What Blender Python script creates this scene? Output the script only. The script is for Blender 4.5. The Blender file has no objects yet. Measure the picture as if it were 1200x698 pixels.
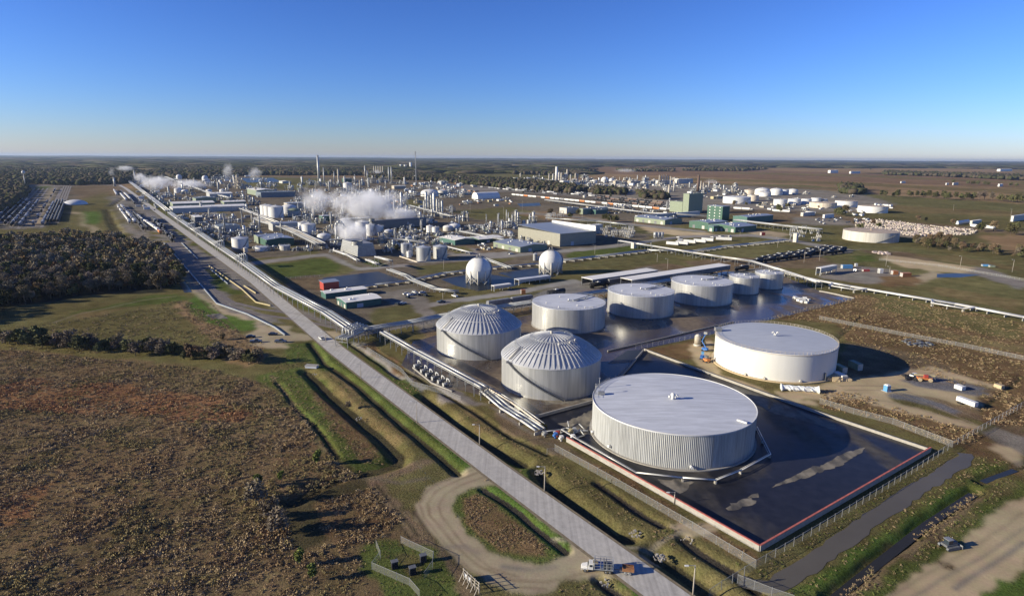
import bpy, math, random, numpy as np
from mathutils import Vector, Matrix
random.seed(7); rng = np.random.default_rng(7)
sc = bpy.context.scene; C = sc.collection
R = math.radians; PI = math.pi
# ------------------------------------------------------------------ camera geometry (photo pixels -> ground points, metres)
F, HC, H0, SL = 720.0, 90.0, 185.2, 7.5/1200
_r = math.atan(SL); _p = math.atan((349-H0)*math.cos(_r)/F)
cr, sr, cp, sp = math.cos(_r), math.sin(_r), math.cos(_p), math.sin(_p)
HPX = [0, 200, 400, 600, 800, 1000, 1200]; HPY = [184.2, 183, 181.7, 181, 183.8, 189, 192]
def lens(px, py):                       # straighten the slightly curved horizon of the wide lens
    hp = np.interp(px, HPX, HPY); hm = H0 + SL*(np.asarray(px)-600.0)
    t = np.clip((py-hp)/120.0, 0, 1)
    return py + (hm-hp)*(1-t)
def ray(px, py):
    py = lens(px, py); x = px-600.0; y = 349.0-py
    xr = x*cr-y*sr; yr = x*sr+y*cr
    return xr, F*cp+yr*sp, -F*sp+yr*cp
def U(px, py, z=0.0):
    a, b, c = ray(px, py); c = np.minimum(c, -F*HC/60000.0); t = (z-HC)/c
    return a*t, b*t
def V2(px, py, z=0.0):
    a = U(px, py, z); return Vector((float(a[0]), float(a[1])))
def hgt(p, px, py):                     # height of the ray through (px,py) above ground point p
    a, b, c = ray(px, py); return float(HC + c*math.hypot(p[0], p[1])/math.hypot(a, b))
def prx(x, y, z=0.0):                   # world -> photo column
    z -= HC; f = y*cp-z*sp; u = y*sp+z*cp; xr = x/f*F; yr = u/f*F
    return 600+xr*cr+yr*sr
GA = R(35.4)                            # the plant's grid: local +Y runs along the main road
GX = Vector((math.cos(GA), math.sin(GA))); GY = Vector((-math.sin(GA), math.cos(GA)))
# ------------------------------------------------------------------ materials
M = {}
def mat(name, col, rough=.7, metal=0, var=.25, sc_=1.0, bump=0, rnd=0, streak=0, col2=None, spec=.4, stretch=None):
    if name.startswith(('leaf', 'tuft', 'hedge')): spec = .05
    m = bpy.data.materials.new(name); m.use_nodes = True; nt = m.node_tree; n = nt.nodes; l = nt.links
    b = n['Principled BSDF']; b.inputs['Roughness'].default_value = rough; b.inputs['Metallic'].default_value = metal
    b.inputs['Specular IOR Level'].default_value = spec
    tc = n.new('ShaderNodeTexCoord'); mp = n.new('ShaderNodeMapping'); l.new(tc.outputs['Object'], mp.inputs[0])
    if stretch: mp.inputs['Scale'].default_value = stretch
    if streak:                           # vertical streaks round a shell
        mp.inputs['Scale'].default_value = (1, 1, .04)
    no = n.new('ShaderNodeTexNoise'); no.inputs['Scale'].default_value = sc_; no.inputs['Detail'].default_value = 6
    no.inputs['Roughness'].default_value = .65; l.new(mp.outputs[0], no.inputs['Vector'])
    mx = n.new('ShaderNodeMix'); mx.data_type = 'RGBA'
    c = Vector(col[:3]); a = col2 if col2 else tuple(min(1, v*(1+var)) for v in c)
    d = tuple(c) if col2 else tuple(v*(1-var) for v in c)
    mx.inputs[6].default_value = (*d, 1); mx.inputs[7].default_value = (*a, 1)
    rp = n.new('ShaderNodeMapRange'); rp.inputs[1].default_value = .3; rp.inputs[2].default_value = .7
    l.new(no.outputs['Fac'], rp.inputs[0]); l.new(rp.outputs[0], mx.inputs[0]); out = mx.outputs[2]
    if rnd:
        oi = n.new('ShaderNodeObjectInfo'); hs = n.new('ShaderNodeHueSaturation')
        r1 = n.new('ShaderNodeMapRange'); r1.inputs[3].default_value = 1-rnd; r1.inputs[4].default_value = 1+rnd
        r2 = n.new('ShaderNodeMapRange'); r2.inputs[3].default_value = .5-.05*rnd; r2.inputs[4].default_value = .5+.05*rnd
        ml = n.new('ShaderNodeMath'); ml.operation = 'MULTIPLY'; ml.inputs[1].default_value = 7.3
        fr = n.new('ShaderNodeMath'); fr.operation = 'FRACT'
        l.new(oi.outputs['Random'], r1.inputs[0]); l.new(oi.outputs['Random'], ml.inputs[0]); l.new(ml.outputs[0], fr.inputs[0]); l.new(fr.outputs[0], r2.inputs[0])
        l.new(r1.outputs[0], hs.inputs['Value']); l.new(r2.outputs[0], hs.inputs['Hue']); l.new(out, hs.inputs['Color']); out = hs.outputs[0]
    l.new(out, b.inputs['Base Color'])
    if bump:
        bp = n.new('ShaderNodeBump'); bp.inputs['Strength'].default_value = bump; bp.inputs['Distance'].default_value = .3
        l.new(no.outputs['Fac'], bp.inputs['Height']); l.new(bp.outputs[0], b.inputs['Normal'])
    M[name] = m; return m
mat('clad_grey', (.46, .46, .45), .42, .55, .22, .9, streak=1)
mat('clad_ribbed', (.365, .37, .36), .6, .15, .34, 2.0, streak=1)
mat('roof_pale', (.50, .515, .55), .75, 0, .17, .5, stretch=(.2, 1.2, 1), spec=.1)
mat('roof_dull', (.40, .425, .47), .7, 0, .10, .5, stretch=(.3, 1.2, 1), spec=.3)
mat('roof_rib', (.46, .465, .47), .5, .2, .12, .3)
mat('white_shell', (.62, .61, .57), .45, 0, .06, .2, streak=1)
mat('white', (.62, .61, .58), .5, 0, .08, .6)
mat('white_old', (.48, .455, .40), .6, 0, .2, .4, streak=1)
mat('rust_top', (.42, .33, .24), .8, 0, .25, .3)
mat('rust_shell', (.55, .48, .38), .7, 0, .3, .3, streak=1)
mat('steel', (.30, .30, .29), .5, .4, .25, .6)
mat('steel_dark', (.15, .155, .16), .6, .3, .3, .6)
mat('steel_light', (.42, .42, .40), .5, .25, .2, .6)
mat('galv', (.40, .42, .43), .5, .5, .2, 1)
mat('beige', (.40, .355, .28), .7, 0, .2, .4)
mat('tan', (.46, .36, .22), .8, 0, .2, 2)
mat('pipe_white', (.58, .57, .54), .4, .25, .12, .5)
mat('pipe_grey', (.36, .38, .38), .4, .5, .2, .5)
mat('concrete', (.31, .29, .255), .85, 0, .2, .8)
mat('concrete_dark', (.25, .235, .21), .85, 0, .25, .8)
mat('hedge_green', (.135, .135, .062), .9, 0, .35, .35, rnd=.3)
mat('hedge_grey', (.21, .17, .125), .9, 0, .35, .35, rnd=.3)
mat('coping_red', (.42, .12, .09), .7, 0, .3, 1)
mat('red', (.36, .055, .04), .5, 0, .15, 1)
mat('brown_car', (.105, .068, .05), .7, 0, .3, 1, rnd=.3)
mat('orange', (.50, .19, .06), .5, 0, .15, 1)
mat('rust', (.28, .13, .055), .8, 0, .3, 1)
mat('yellow', (.42, .35, .19), .5, 0, .15, 1)
mat('blue', (.05, .16, .45), .45, 0, .15, 1)
mat('blue_box', (.10, .28, .50), .5, 0, .1, 1)
mat('green_wall', (.045, .105, .072), .6, .1, .15, .5)
mat('green_pale', (.20, .235, .165), .6, .1, .12, .4)
mat('olive_wall', (.26, .25, .20), .6, .1, .12, .4)
mat('teal_wall', (.05, .12, .10), .6, .1, .12, .4)
mat('roof_blue', (.34, .37, .40), .45, .4, .12, .2, stretch=(1, .2, 1))
mat('roof_white', (.76, .73, .66), .6, 0, .1, .2, stretch=(1, .2, 1))
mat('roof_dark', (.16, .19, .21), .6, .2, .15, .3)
mat('glass', (.03, .04, .05), .15, 0, .2, 1, spec=.6)
mat('black', (.022, .022, .025), .7, 0, .3, .5, rnd=.3, spec=.2)
mat('rubber', (.02, .02, .02), .8, 0, .2, 3)
mat('car_paint', (.10, .115, .14), .3, .3, .1, 1, rnd=.5)
mat('car_dark', (.018, .022, .032), .3, .2, .1, 1, rnd=.4)
mat('hopper', (.20, .20, .21), .55, .2, .25, .4, rnd=.5)
mat('bark', (.11, .085, .06), .9, 0, .3, 2)
mat('wood_pole', (.38, .34, .28), .8, 0, .2, 2)
mat('leaf_grey', (.18, .15, .112), .9, 0, .35, .35, rnd=.35)
mat('leaf_brown', (.165, .122, .072), .9, 0, .35, .35, rnd=.35)
mat('leaf_green', (.105, .102, .045), .9, 0, .35, .35, rnd=.35)
mat('leaf_bright', (.15, .175, .05), .9, 0, .3, .5, rnd=.2)
mat('leaf_rust', (.17, .095, .05), .9, 0, .3, .5, rnd=.25)
mat('debris', (.42, .345, .31), .9, 0, .45, .5)
mat('stone', (.36, .33, .29), .9, 0, .4, 1.5)
mat('far_green', (.050, .052, .026), .95, 0, .3, .05, spec=.02)
mat('far_grey', (.075, .062, .044), .95, 0, .3, .05, spec=.02)
mat('fence_grey', (.30, .30, .29), .6, .2, .15, 1)
mat('verge_dirt', (.20, .165, .11), .95, 0, .3, .8, spec=.05)
mat('ballast', (.17, .145, .125), .9, 0, .3, .3)
mat('rail', (.16, .10, .07), .5, .5, .3, 1)
mat('wrap', (.62, .64, .64), .35, 0, .2, 1.5)
# ------------------------------------------------------------------ mesh building
_T = {}
def circ(n):
    if n not in _T: _T[n] = [(math.cos(2*PI*i/n), math.sin(2*PI*i/n)) for i in range(n)]
    return _T[n]
class MB:
    def __init__(s): s.v = []; s.f = []; s.sm = []
    def add(s, vs, fs, smooth=False):
        o = len(s.v); s.v.extend(tuple(map(float, q)) for q in vs); s.f.extend([tuple(i+o for i in q) for q in fs]); s.sm.extend([smooth]*len(fs)); return s
    def box(s, x0, x1, y0, y1, z0, z1):
        return s.add([(x0,y0,z0),(x1,y0,z0),(x1,y1,z0),(x0,y1,z0),(x0,y0,z1),(x1,y0,z1),(x1,y1,z1),(x0,y1,z1)],
                     [(3,2,1,0),(4,5,6,7),(0,1,5,4),(1,2,6,5),(2,3,7,6),(3,0,4,7)])
    def cb(s, cx, cy, cz, sx, sy, sz): return s.box(cx-sx/2, cx+sx/2, cy-sy/2, cy+sy/2, cz, cz+sz)
    def cyl(s, p, q, r0, r1=None, n=12, caps=True, smooth=True):
        r1 = r0 if r1 is None else r1; p = Vector(p); q = Vector(q); d = (q-p).normalized()
        a = Vector((0,0,1)) if abs(d.z) < .9 else Vector((1,0,0)); u = a.cross(d).normalized(); w = d.cross(u)
        vs = [p+u*c*r0+w*k*r0 for c, k in circ(n)]+[q+u*c*r1+w*k*r1 for c, k in circ(n)]
        s.add(vs, [(i,(i+1)%n,n+(i+1)%n,n+i) for i in range(n)], smooth)
        if caps:
            o = len(s.v)-2*n; s.f.append(tuple(range(o+n-1, o-1, -1))); s.f.append(tuple(range(o+n, o+2*n))); s.sm += [False, False]
        return s
    def rev(s, prof, n=32, c=(0,0), smooth=True):     # prof = [(r,z)...] bottom to top
        o = len(s.v); m = len(prof)
        for r_, z in prof:
            for a, b in circ(n): s.v.append((c[0]+a*r_, c[1]+b*r_, z))
        for j in range(m-1):
            for i in range(n):
                s.f.append((o+j*n+i, o+j*n+(i+1)%n, o+(j+1)*n+(i+1)%n, o+(j+1)*n+i)); s.sm.append(smooth)
        return s
    def tube(s, pts, r_, n=8):
        for a, b in zip(pts, pts[1:]): s.cyl(a, b, r_, n=n)
        return s
    def bar(s, p, q, w, h=None):
        h = h or w; p = Vector(p); q = Vector(q); d = (q-p).normalized(); a = Vector((0,0,1)) if abs(d.z) < .9 else Vector((1,0,0))
        u = a.cross(d).normalized()*w/2; t = d.cross(u.normalized())*h/2
        return s.add([p-u-t,p+u-t,p+u+t,p-u+t,q-u-t,q+u-t,q+u+t,q-u+t], [(3,2,1,0),(4,5,6,7),(0,1,5,4),(1,2,6,5),(2,3,7,6),(3,0,4,7)])
    def sph(s, c, r_, n=16, m=10, z0=-1.0, sq=1.0):
        t0 = math.asin(max(-1, z0)); prof = []
        for j in range(m+1):
            t = t0+(PI/2-t0)*j/m; prof.append((max(.001, r_*math.cos(t)), c[2]+r_*sq*math.sin(t)))
        return s.rev(prof, n, (c[0], c[1]))
    def prism(s, pts, z0, z1):
        n = len(pts); return s.add([(x,y,z0) for x,y in pts]+[(x,y,z1) for x,y in pts], [tuple(range(n-1,-1,-1)), tuple(range(n,2*n))]+[(i,(i+1)%n,n+(i+1)%n,n+i) for i in range(n)])
    def mesh(s, name):
        me = bpy.data.meshes.new(name); me.from_pydata(s.v, [], s.f); me.polygons.foreach_set('use_smooth', s.sm); me.update(); return me
    SINK = None
    def obj(s, name, m, parent=None, loc=None, rot=0):
        if MB.SINK is not None and parent is not None:
            mw = Matrix.Translation(parent.location) @ Matrix.Rotation(parent.rotation_euler.z, 4, 'Z'); q = MB.SINK.setdefault(m, MB()); q.add([mw @ Vector(v) for v in s.v], s.f); q.sm[-len(s.f):] = s.sm; return parent
        o = bpy.data.objects.new(name, s.mesh(name)); o.data.materials.append(M[m] if isinstance(m, str) else m); C.objects.link(o)
        if parent is not None: o.parent = parent
        if loc is not None: o.location = (loc[0], loc[1], loc[2] if len(loc) > 2 else 0)
        o.rotation_euler.z = rot; return o
def tag(o, label=None, cat=None, group=None, kind=None):
    for k, v in (('label', label), ('category', cat), ('group', group), ('kind', kind)):
        if v: o[k] = v
    return o
def thing(name, label, cat, loc=(0,0,0), rot=0, group=None):
    o = bpy.data.objects.new(name, None); o.empty_display_size = 1; C.objects.link(o)
    o.location = (loc[0], loc[1], loc[2] if len(loc) > 2 else 0); o.rotation_euler.z = rot; return tag(o, label, cat, group)
KIDS = {}
def dup(root, loc, rot, label=None, group=None, scale=None):
    r_ = root.copy(); C.objects.link(r_); r_.location = (loc[0], loc[1], loc[2] if len(loc) > 2 else 0); r_.rotation_euler.z = rot
    if scale: r_.scale = scale if hasattr(scale, '__len__') else (scale,)*3
    if label: r_['label'] = label
    if group: r_['group'] = group
    if root.name not in KIDS: KIDS[root.name] = [(c, list(c.children)) for c in root.children]
    for ch, gs in KIDS[root.name]:
        c = ch.copy(); C.objects.link(c); c.parent = r_
        for g in gs:
            d = g.copy(); C.objects.link(d); d.parent = c
    return r_
def place(proto, loc, rot, label, group=None, scale=None):   # first use moves the prototype itself
    if not proto.get('_used'):
        proto['_used'] = 1; KIDS[proto.name] = [(c, list(c.children)) for c in proto.children]
        proto.location = (loc[0], loc[1], loc[2] if len(loc) > 2 else 0); proto.rotation_euler.z = rot; proto['label'] = label
        if group: proto['group'] = group
        if scale: proto.scale = scale if hasattr(scale, '__len__') else (scale,)*3
        return proto
    return dup(proto, loc, rot, label, group, scale)
def dirang(a, b): return math.atan2(b[1]-a[1], b[0]-a[0])
ORD = 'nearest second third fourth fifth sixth seventh eighth ninth tenth eleventh twelfth thirteenth fourteenth fifteenth sixteenth seventeenth eighteenth nineteenth twentieth'.split()
def ordn(i):
    if i < 20: return ORD[i] if i else 'first'
    t = (i+1)//10; u = (i+1) % 10; T = {2: 'twenty', 3: 'thirty', 4: 'forty', 5: 'fifty', 6: 'sixty'}[t]
    return T + ('-'+('first second third fourth fifth sixth seventh eighth ninth'.split()[u-1]) if u else 'th') if u else T[:-1]+'ieth'
LM = [('steam-topped cooling tower', 465, 262), ('tall silver column cluster', 508, 248), ('tall flare stack', 374, 212), ('three white silos', 316, 250),
      ('left sphere tank', 561, 325), ('right sphere tank', 646, 315), ('olive warehouse', 650, 284), ('pale green tower block', 803, 248), ('dark green tower block', 842, 258),
      ('black tank car rows', 940, 300), ('guyed mast', 487, 211), ('far white column tower', 652, 209), ('row of five chimneys', 443, 202), ('rusty round tank', 1018, 278),
      ('white dome building', 88, 238), ('white steam bank', 200, 225), ('twin round grey tanks', 505, 302), ('white tank pair by the pipe bridge', 360, 270), ('long white-roofed sheds', 770, 320),
      ('pale domed hangar', 570, 228), ('blue-roofed works halls', 315, 283), ('two-storey green office', 590, 290), ('big white storage tank', 909, 430), ('cone-roofed tank by the road', 282, 285)]
AUTO = []
def auto(o, noun, px, py):
    L = min(LM, key=lambda q: abs(q[1]-px)+2.2*abs(q[2]-py)); dx = px-L[1]; dy = py-L[2]
    side = ('beyond' if dy < 0 else 'before') if abs(dy)*2.2 > abs(dx) else ('left of' if dx < 0 else 'right of')
    AUTO.append((noun, f'{side} the {L[0]}', math.hypot(dx, dy), o)); return o
def finish_auto():
    g = {}
    for nn, s, d, o in AUTO: g.setdefault((nn, s), []).append((d, o))
    for (nn, s), L in g.items():
        L.sort(key=lambda q: q[0])
        for i, (d, o) in enumerate(L):
            o['label'] = f'{nn} {s}' if len(L) == 1 else f'{nn}, {"nearest" if i == 0 else ordn(i)+" nearest"} {s}'
# ------------------------------------------------------------------ ground sheet with land cover and carved ditches
def inpoly(x, y, P):
    P = np.asarray(P); x0, x1, y0, y1 = P[:,0].min(), P[:,0].max(), P[:,1].min(), P[:,1].max()
    bb = (x >= x0)&(x <= x1)&(y >= y0)&(y <= y1); idx = np.nonzero(bb)[0]; X = x[idx]; Y = y[idx]; ins = np.zeros(len(idx), bool)
    for i in range(len(P)):
        ax, ay = P[i]; bx, by = P[(i+1) % len(P)]
        if ay == by: continue
        c = ((ay > Y) != (by > Y)) & (X < (bx-ax)*(Y-ay)/(by-ay)+ax); ins ^= c
    m = np.zeros(len(x), bool); m[idx] = ins; return m
def segdist(x, y, P):
    d = np.full(len(x), 1e9)
    for (ax, ay), (bx, by) in zip(P, P[1:]):
        vx, vy = bx-ax, by-ay; t = np.clip(((x-ax)*vx+(y-ay)*vy)/(vx*vx+vy*vy+1e-9), 0, 1)
        d = np.minimum(d, np.hypot(x-ax-t*vx, y-ay-t*vy))
    return d
def vnoise(x, y, s, seed=0):             # value noise
    r_ = np.random.default_rng(seed); T = r_.random((256, 256)); x = x/s+1000; y = y/s+1000
    i = np.floor(x).astype(int); j = np.floor(y).astype(int); u = x-i; v = y-j; u = u*u*(3-2*u); v = v*v*(3-2*v)
    g = lambda a, b: T[a % 256, b % 256]
    return (g(i,j)*(1-u)+g(i+1,j)*u)*(1-v)+(g(i,j+1)*(1-u)+g(i+1,j+1)*u)*v
def fbm(x, y, s, seed=0, o=3): return sum(vnoise(x, y, s/2**k, seed+k)*.5**k for k in range(o))/sum(.5**k for k in range(o))
K = dict(scrub=(.155,.110,.058), russet=(.205,.112,.055), olive=(.128,.110,.046), green=(.092,.110,.032), lush=(.085,.128,.030), dry=(.165,.125,.058),
    gravel=(.37,.30,.195), sand=(.42,.33,.20), dirt=(.165,.120,.072), dark=(.075,.064,.034), wetbed=(.055,.047,.036), field=(.245,.165,.090), field2=(.19,.122,.072), pink=(.16,.115,.09),
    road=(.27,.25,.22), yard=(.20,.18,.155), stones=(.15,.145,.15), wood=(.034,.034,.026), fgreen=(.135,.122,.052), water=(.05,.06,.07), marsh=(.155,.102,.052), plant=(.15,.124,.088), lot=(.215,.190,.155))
# (cover, edge softness 0..1, photo outline)
COV = [
 ('field', 1, [(0,186),(1200,194),(1200,240),(0,240)]),
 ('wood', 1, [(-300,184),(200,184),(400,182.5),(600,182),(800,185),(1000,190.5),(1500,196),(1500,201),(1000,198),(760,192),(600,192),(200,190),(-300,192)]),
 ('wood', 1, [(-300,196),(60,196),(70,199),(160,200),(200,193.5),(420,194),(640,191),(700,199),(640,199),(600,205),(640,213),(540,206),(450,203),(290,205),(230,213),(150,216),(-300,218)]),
 ('pink', 1, [(68,191.5),(130,192),(200,190),(330,190),(330,192),(200,193),(135,198),(70,196.5)]),
 ('fgreen', .5, [(450,197.5),(560,199),(700,202),(640,209),(540,206),(450,202)]),
 ('field2', 1, [(640,190),(760,193),(900,199),(1200,212),(1200,222),(900,210),(700,200)]),
 ('field', 1, [(700,203),(1000,215),(1200,228),(1200,238),(1000,226),(850,218),(700,208)]),
 ('dry', 1, [(760,205),(1000,214.5),(1200,226),(1200,230),(1000,218),(800,209)]), ('field2', 1, [(700,197),(1000,205.5),(1200,215),(1200,219),(980,209),(720,200)]), ('dry', 1, [(850,200),(1010,206),(1200,216),(1200,217.5),(1000,208),(850,202)]), ('fgreen', 1, [(830,213.5),(940,217),(1010,223),(1000,226),(930,220),(840,216)]), ('dirt', 1, [(740,212),(880,216),(1040,224),(1040,226),(880,219),(740,214)]),
 ('wood', 1, [(1000,204),(1040,204),(1150,209),(1200,211),(1200,214),(1100,208)]),
 ('fgreen', .5, [(830,216),(935,220),(1000,227),(1200,241),(1200,258),(1100,254),(1000,240),(960,232),(860,222)]),
 ('plant', .5, [(150,213),(290,206),(430,206),(560,214),(640,213),(820,213),(950,222),(1000,240),(1010,250),(860,250),(800,262),(700,300),(500,345),(400,388),(340,350),(200,255)]),
 ('lot', .5, [(600,213),(700,208),(820,214),(1000,226),(1050,240),(1000,248),(860,246),(780,243),(690,229),(600,222)]),
 ('fgreen', 1, [(300,206),(375,208),(390,212),(340,222),(280,216)]),
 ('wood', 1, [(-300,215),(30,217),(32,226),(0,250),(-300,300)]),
 ('yard', .3, [(30,218),(140,217),(150,222),(330,375),(300,385),(190,288),(120,262),(70,272),(-60,272)]),
 ('dirt', 1, [(85,217),(140,218),(146,228),(100,238),(74,262),(66,268),(82,240)]),
 ('olive', 1, [(78,240),(125,225),(145,262),(205,285),(205,295),(-60,295),(-60,270),(50,268),(70,262)]),
 ('lush', .3, [(98,248.5),(116,248),(120.5,262.5),(99.5,262.5)]), ('gravel', .3, [(79,249.5),(97,249.5),(98.5,263),(110,265),(118,276),(112,276),(105,266),(95,264.5),(94,251.5),(81,252)]),
 ('olive', .5, [(118,246),(126,246),(136,274),(130,274)]), ('green', .5, [(40,220),(60,219.5),(58,223.5),(38,225)]),
 ('green', .5, [(165,237),(190,236),(222,262),(236,280),(228,284),(205,262),(176,246)]),
 ('olive', 1, [(150,221),(156,221),(262,288),(410,385),(404,389),(250,290)]),
 ('green', 1, [(205,265),(216,262),(262,297),(420,392),(410,396),(250,300)]),
 # left side, near
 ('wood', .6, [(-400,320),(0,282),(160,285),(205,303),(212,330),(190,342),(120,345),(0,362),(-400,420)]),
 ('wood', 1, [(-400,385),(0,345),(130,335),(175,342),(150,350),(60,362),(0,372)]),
 ('green', 1, [(100,352),(205,344),(217,352),(130,360),(90,368)]), ('olive', 1, [(-60,372),(100,347),(205,341),(130,356),(60,372),(-60,400)]), ('wood', 1, [(45,264),(70,222),(84,219),(68,264)]), ('dark', 1, [(70,262),(84,219.5),(73,219.5),(53,262)]), ('dark', 1, [(12,268),(55,223),(48,223),(0,266)]), ('dark', 1, [(160,272),(176,272),(150,240),(142,240)]), ('gravel', .5, [(40,268),(66,222),(62,221),(30,268)]), ('lot', .6, [(142,262),(170,272),(180,286),(160,286)]), ('dry', 1, [(55,382),(90,370),(130,362),(160,357),(110,372),(70,384)]),
 ('olive', 1, [(0,388),(100,372),(210,352),(228,362),(262,385),(300,402),(290,418),(0,412)]),
 ('field', 1, [(205,352),(225,355),(280,388),(312,405),(300,430),(270,420),(240,395)]),
 ('lush', .4, [(217,354),(230,344),(257,362),(300,377),(303,386),(283,388),(252,381),(226,369)]),
 ('gravel', .4, [(185,280),(196,286),(234,343),(259,360),(302,375),(312,383),(360,382),(400,391),(404,396),(345,399),(336,407),(310,408),(292,404),(291,392),(302,388),(303,381),(297,376),(256,364),(229,346)]),
 ('yard', .5, [(196,286),(262,303),(345,360),(418,392),(330,380),(262,360),(234,342)]),
 ('olive', .6, [(262,330),(285,342),(314,358),(345,371),(400,385),(352,392),(314,370),(268,352)]),
 ('green', .7, [(240,312),(262,325),(284,343),(266,345),(246,330)]),
 ('scrub', 1, [(-500,400),(0,408),(250,432),(300,445),(420,560),(540,690),(560,900),(-500,900)]),
 ('russet', 1, [(-100,455),(40,445),(150,452),(240,463),(300,480),(295,494),(230,492),(120,487),(0,480),(-100,475)]), ('russet', 1, [(-20,590),(30,575),(80,560),(60,590),(20,615),(-20,620)]),
 ('olive', 1, [(305,430),(345,405),(405,400),(470,470),(560,560),(520,575),(470,560),(430,560),(390,540)]),
 ('green', .7, [(338,402),(400,400),(470,460),(562,550),(548,553),(480,512),(400,440),(355,424),(325,428)]),
 ('green', .7, [(300,440),(350,430),(372,440),(420,500),(465,540),(440,552),(400,540),(350,478)]),
 ('marsh', 1, [(360,455),(392,470),(430,510),(448,530),(425,540),(385,490)]), ('dry', .8, [(380,436),(400,440),(460,490),(475,515),(462,520),(412,475)]),
 ('lush', .7, [(405,402),(412,412),(480,470),(595,575),(680,650),(670,655),(560,560),(480,492)]), 
 ('dark', 1, [(330,585),(430,556),(450,562),(480,600),(460,612),(400,625),(350,650),(335,620)]), ('marsh', .8, [(370,590),(440,570),(470,610),(450,628),(410,640),(375,620)]),
 ('dirt', .6, [(425,560),(505,535),(512,540),(450,566),(482,605),(545,672),(560,698),(540,700),(470,615)]),
 ('olive', .6, [(455,570),(520,545),(545,556),(505,572),(487,592),(470,590)]),
 ('green', .6, [(428,636),(455,632),(510,640),(525,665),(555,710),(450,715),(425,670)]), ('olive', .6, [(470,650),(500,656),(498,680),(470,676)]),
 ('gravel', .25, [(555,545),(530,558),(507,569),(486,590),(488,605),(518,639),(550,671),(590,692),(611,697),(641,695),(662,682),(700,674),(722,673),(760,678),(745,660),(690,620),(595,555),(580,545)]),
 ('green', .3, [(561.6,570),(586,570),(605,582),(671,635),(673,643),(660,652),(628,662),(599,656),(573,643),(543.6,620),(531,601),(535,584),(548,573)]),
 ('marsh', .3, [(545,585),(560,578),(600,606),(643,643),(640,652),(600,650),(575,636),(545,612)]), ('lush', .3, [(566,571),(586,571),(606,584),(670,636),(671,643),(655,648),(610,606)]),
 ('olive', .7, [(620,720),(650,694),(664,684),(700,676),(735,680),(790,720)]), ('lush', .7, [(722,683),(738,681),(785,712),(745,712)]),
 # between road and tank farm
 ('olive', .7, [(400,385),(470,425),(520,470),(640,535),(880,680),(900,720),(850,760),(600,560),(470,452),(405,398)]),
 ('green', 1, [(405,393),(425,405),(520,480),(600,545),(690,610),(690,622),(585,548),(470,462)]), ('marsh', 1, [(425,398),(445,400),(480,432),(470,440),(440,420)]), ('dry', 1, [(520,462),(560,486),(600,520),(640,540),(610,530),(560,500)]),
 ('marsh', .8, [(664,524),(700,545),(885,650),(880,662),(720,565),(655,530)]), ('dirt', .6, [(570,470),(660,520),(700,545),(640,530),(590,500)]), ('gravel', .6, [(640,630),(720,650),(770,648),(775,618),(800,610),(830,612),(842,622),(815,630),(800,640),(790,655),(750,660)]),
 ('olive', .8, [(660,560),(740,590),(860,665),(820,680),(700,600)]), ('gravel', 1, [(545,500),(556,506),(565,522),(552,516)]),
 ('yard', .4, [(470,425),(506,449),(520,470),(590,480),(640,520),(655,528),(560,470),(480,420)]),
 ('road', .3, [(410,399),(428,402),(500,455),(492,458),(416,405)]),
 ('marsh', .8, [(421,405),(430,404),(478,432),(490,450),(470,436)]), ('fgreen', .8, [(434,395),(450,395),(482,424),(470,428),(442,408)]),
 ('dirt', .6, [(485,378),(560,360),(760,310),(880,300),(990,290),(1000,300),(960,316),(905,312),(790,332),(600,372),(500,396)]),
 ('yard', .5, [(485,376),(760,312),(780,318),(600,362),(492,390)]), ('road', .2, [(490,345),(500,352),(512,371),(498,374),(480,352)]),
 ('road', .3, [(478,362),(500,355),(620,337),(675,327),(680,331),(620,342),(500,360),(478,367)]), ('fgreen', .6, [(500,361),(620,343),(628,345),(500,366)]),
 # inner plant grass, roads, ponds
 ('fgreen', .5, [(293,303),(380,297),(425,312),(400,322),(340,330),(312,340),(300,322)]), ('green', .5, [(310,311),(381,302),(402,312),(395,319),(335,326)]),
 ('road', .25, [(262,308),(277,313),(380,300),(420,317),(478,312),(478,309),(422,313.5),(384,297),(376,297),(277,309)]), ('dirt', .7, [(333,327),(375,322),(378,340),(355,340)]),
 ('lot', .4, [(446,343),(480,338),(500,350),(510,372),(470,362),(450,352)]), ('fgreen', .5, [(440,362),(480,356),(486,370),(430,378)]),
 ('fgreen', .6, [(484,312),(548,306),(600,301),(598,305),(540,316),(490,322)]), ('green', .6, [(664,296),(700,291),(762,286),(768,288),(700,302),(664,302)]),
 ('fgreen', .6, [(700,305),(760,296),(800,306),(820,314),(760,306),(700,312),(660,312)]), ('fgreen', .6, [(820,290),(880,282),(960,290),(985,292),(900,302),(840,300)]),
 ('fgreen', .6, [(700,300),(800,296),(840,300),(760,309),(690,313)]),
 ('fgreen', .6, [(526,246),(600,240),(640,250),(620,256),(560,256)]), ('field', .6, [(600,248),(640,246),(760,262),(740,266),(650,258)]), ('fgreen', .6, [(700,260),(760,264),(880,268),(940,262),(980,272),(990,284),(900,286),(800,276),(740,272)]),
 ('sand', .7, [(750,264),(790,268),(840,274),(820,277),(760,272)]), ('gravel', .7, [(880,270),(905,270),(930,276),(900,278),(880,276)]), ('dirt', .8, [(855,243),(900,246),(1010,256),(1000,262),(900,262),(860,252)]),
 ('lot', .4, [(928,254),(1005,256),(1015,264),(960,264),(930,262)]),
 ('road', .25, [(480,305),(548,303.5),(600,298),(720,286),(795,275.5),(880,274),(920,279),(960,286),(1010,291),(1010,294),(955,289),(920,282),(880,277),(797,278),(720,290),(600,301),(548,306),(480,308)]),
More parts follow.
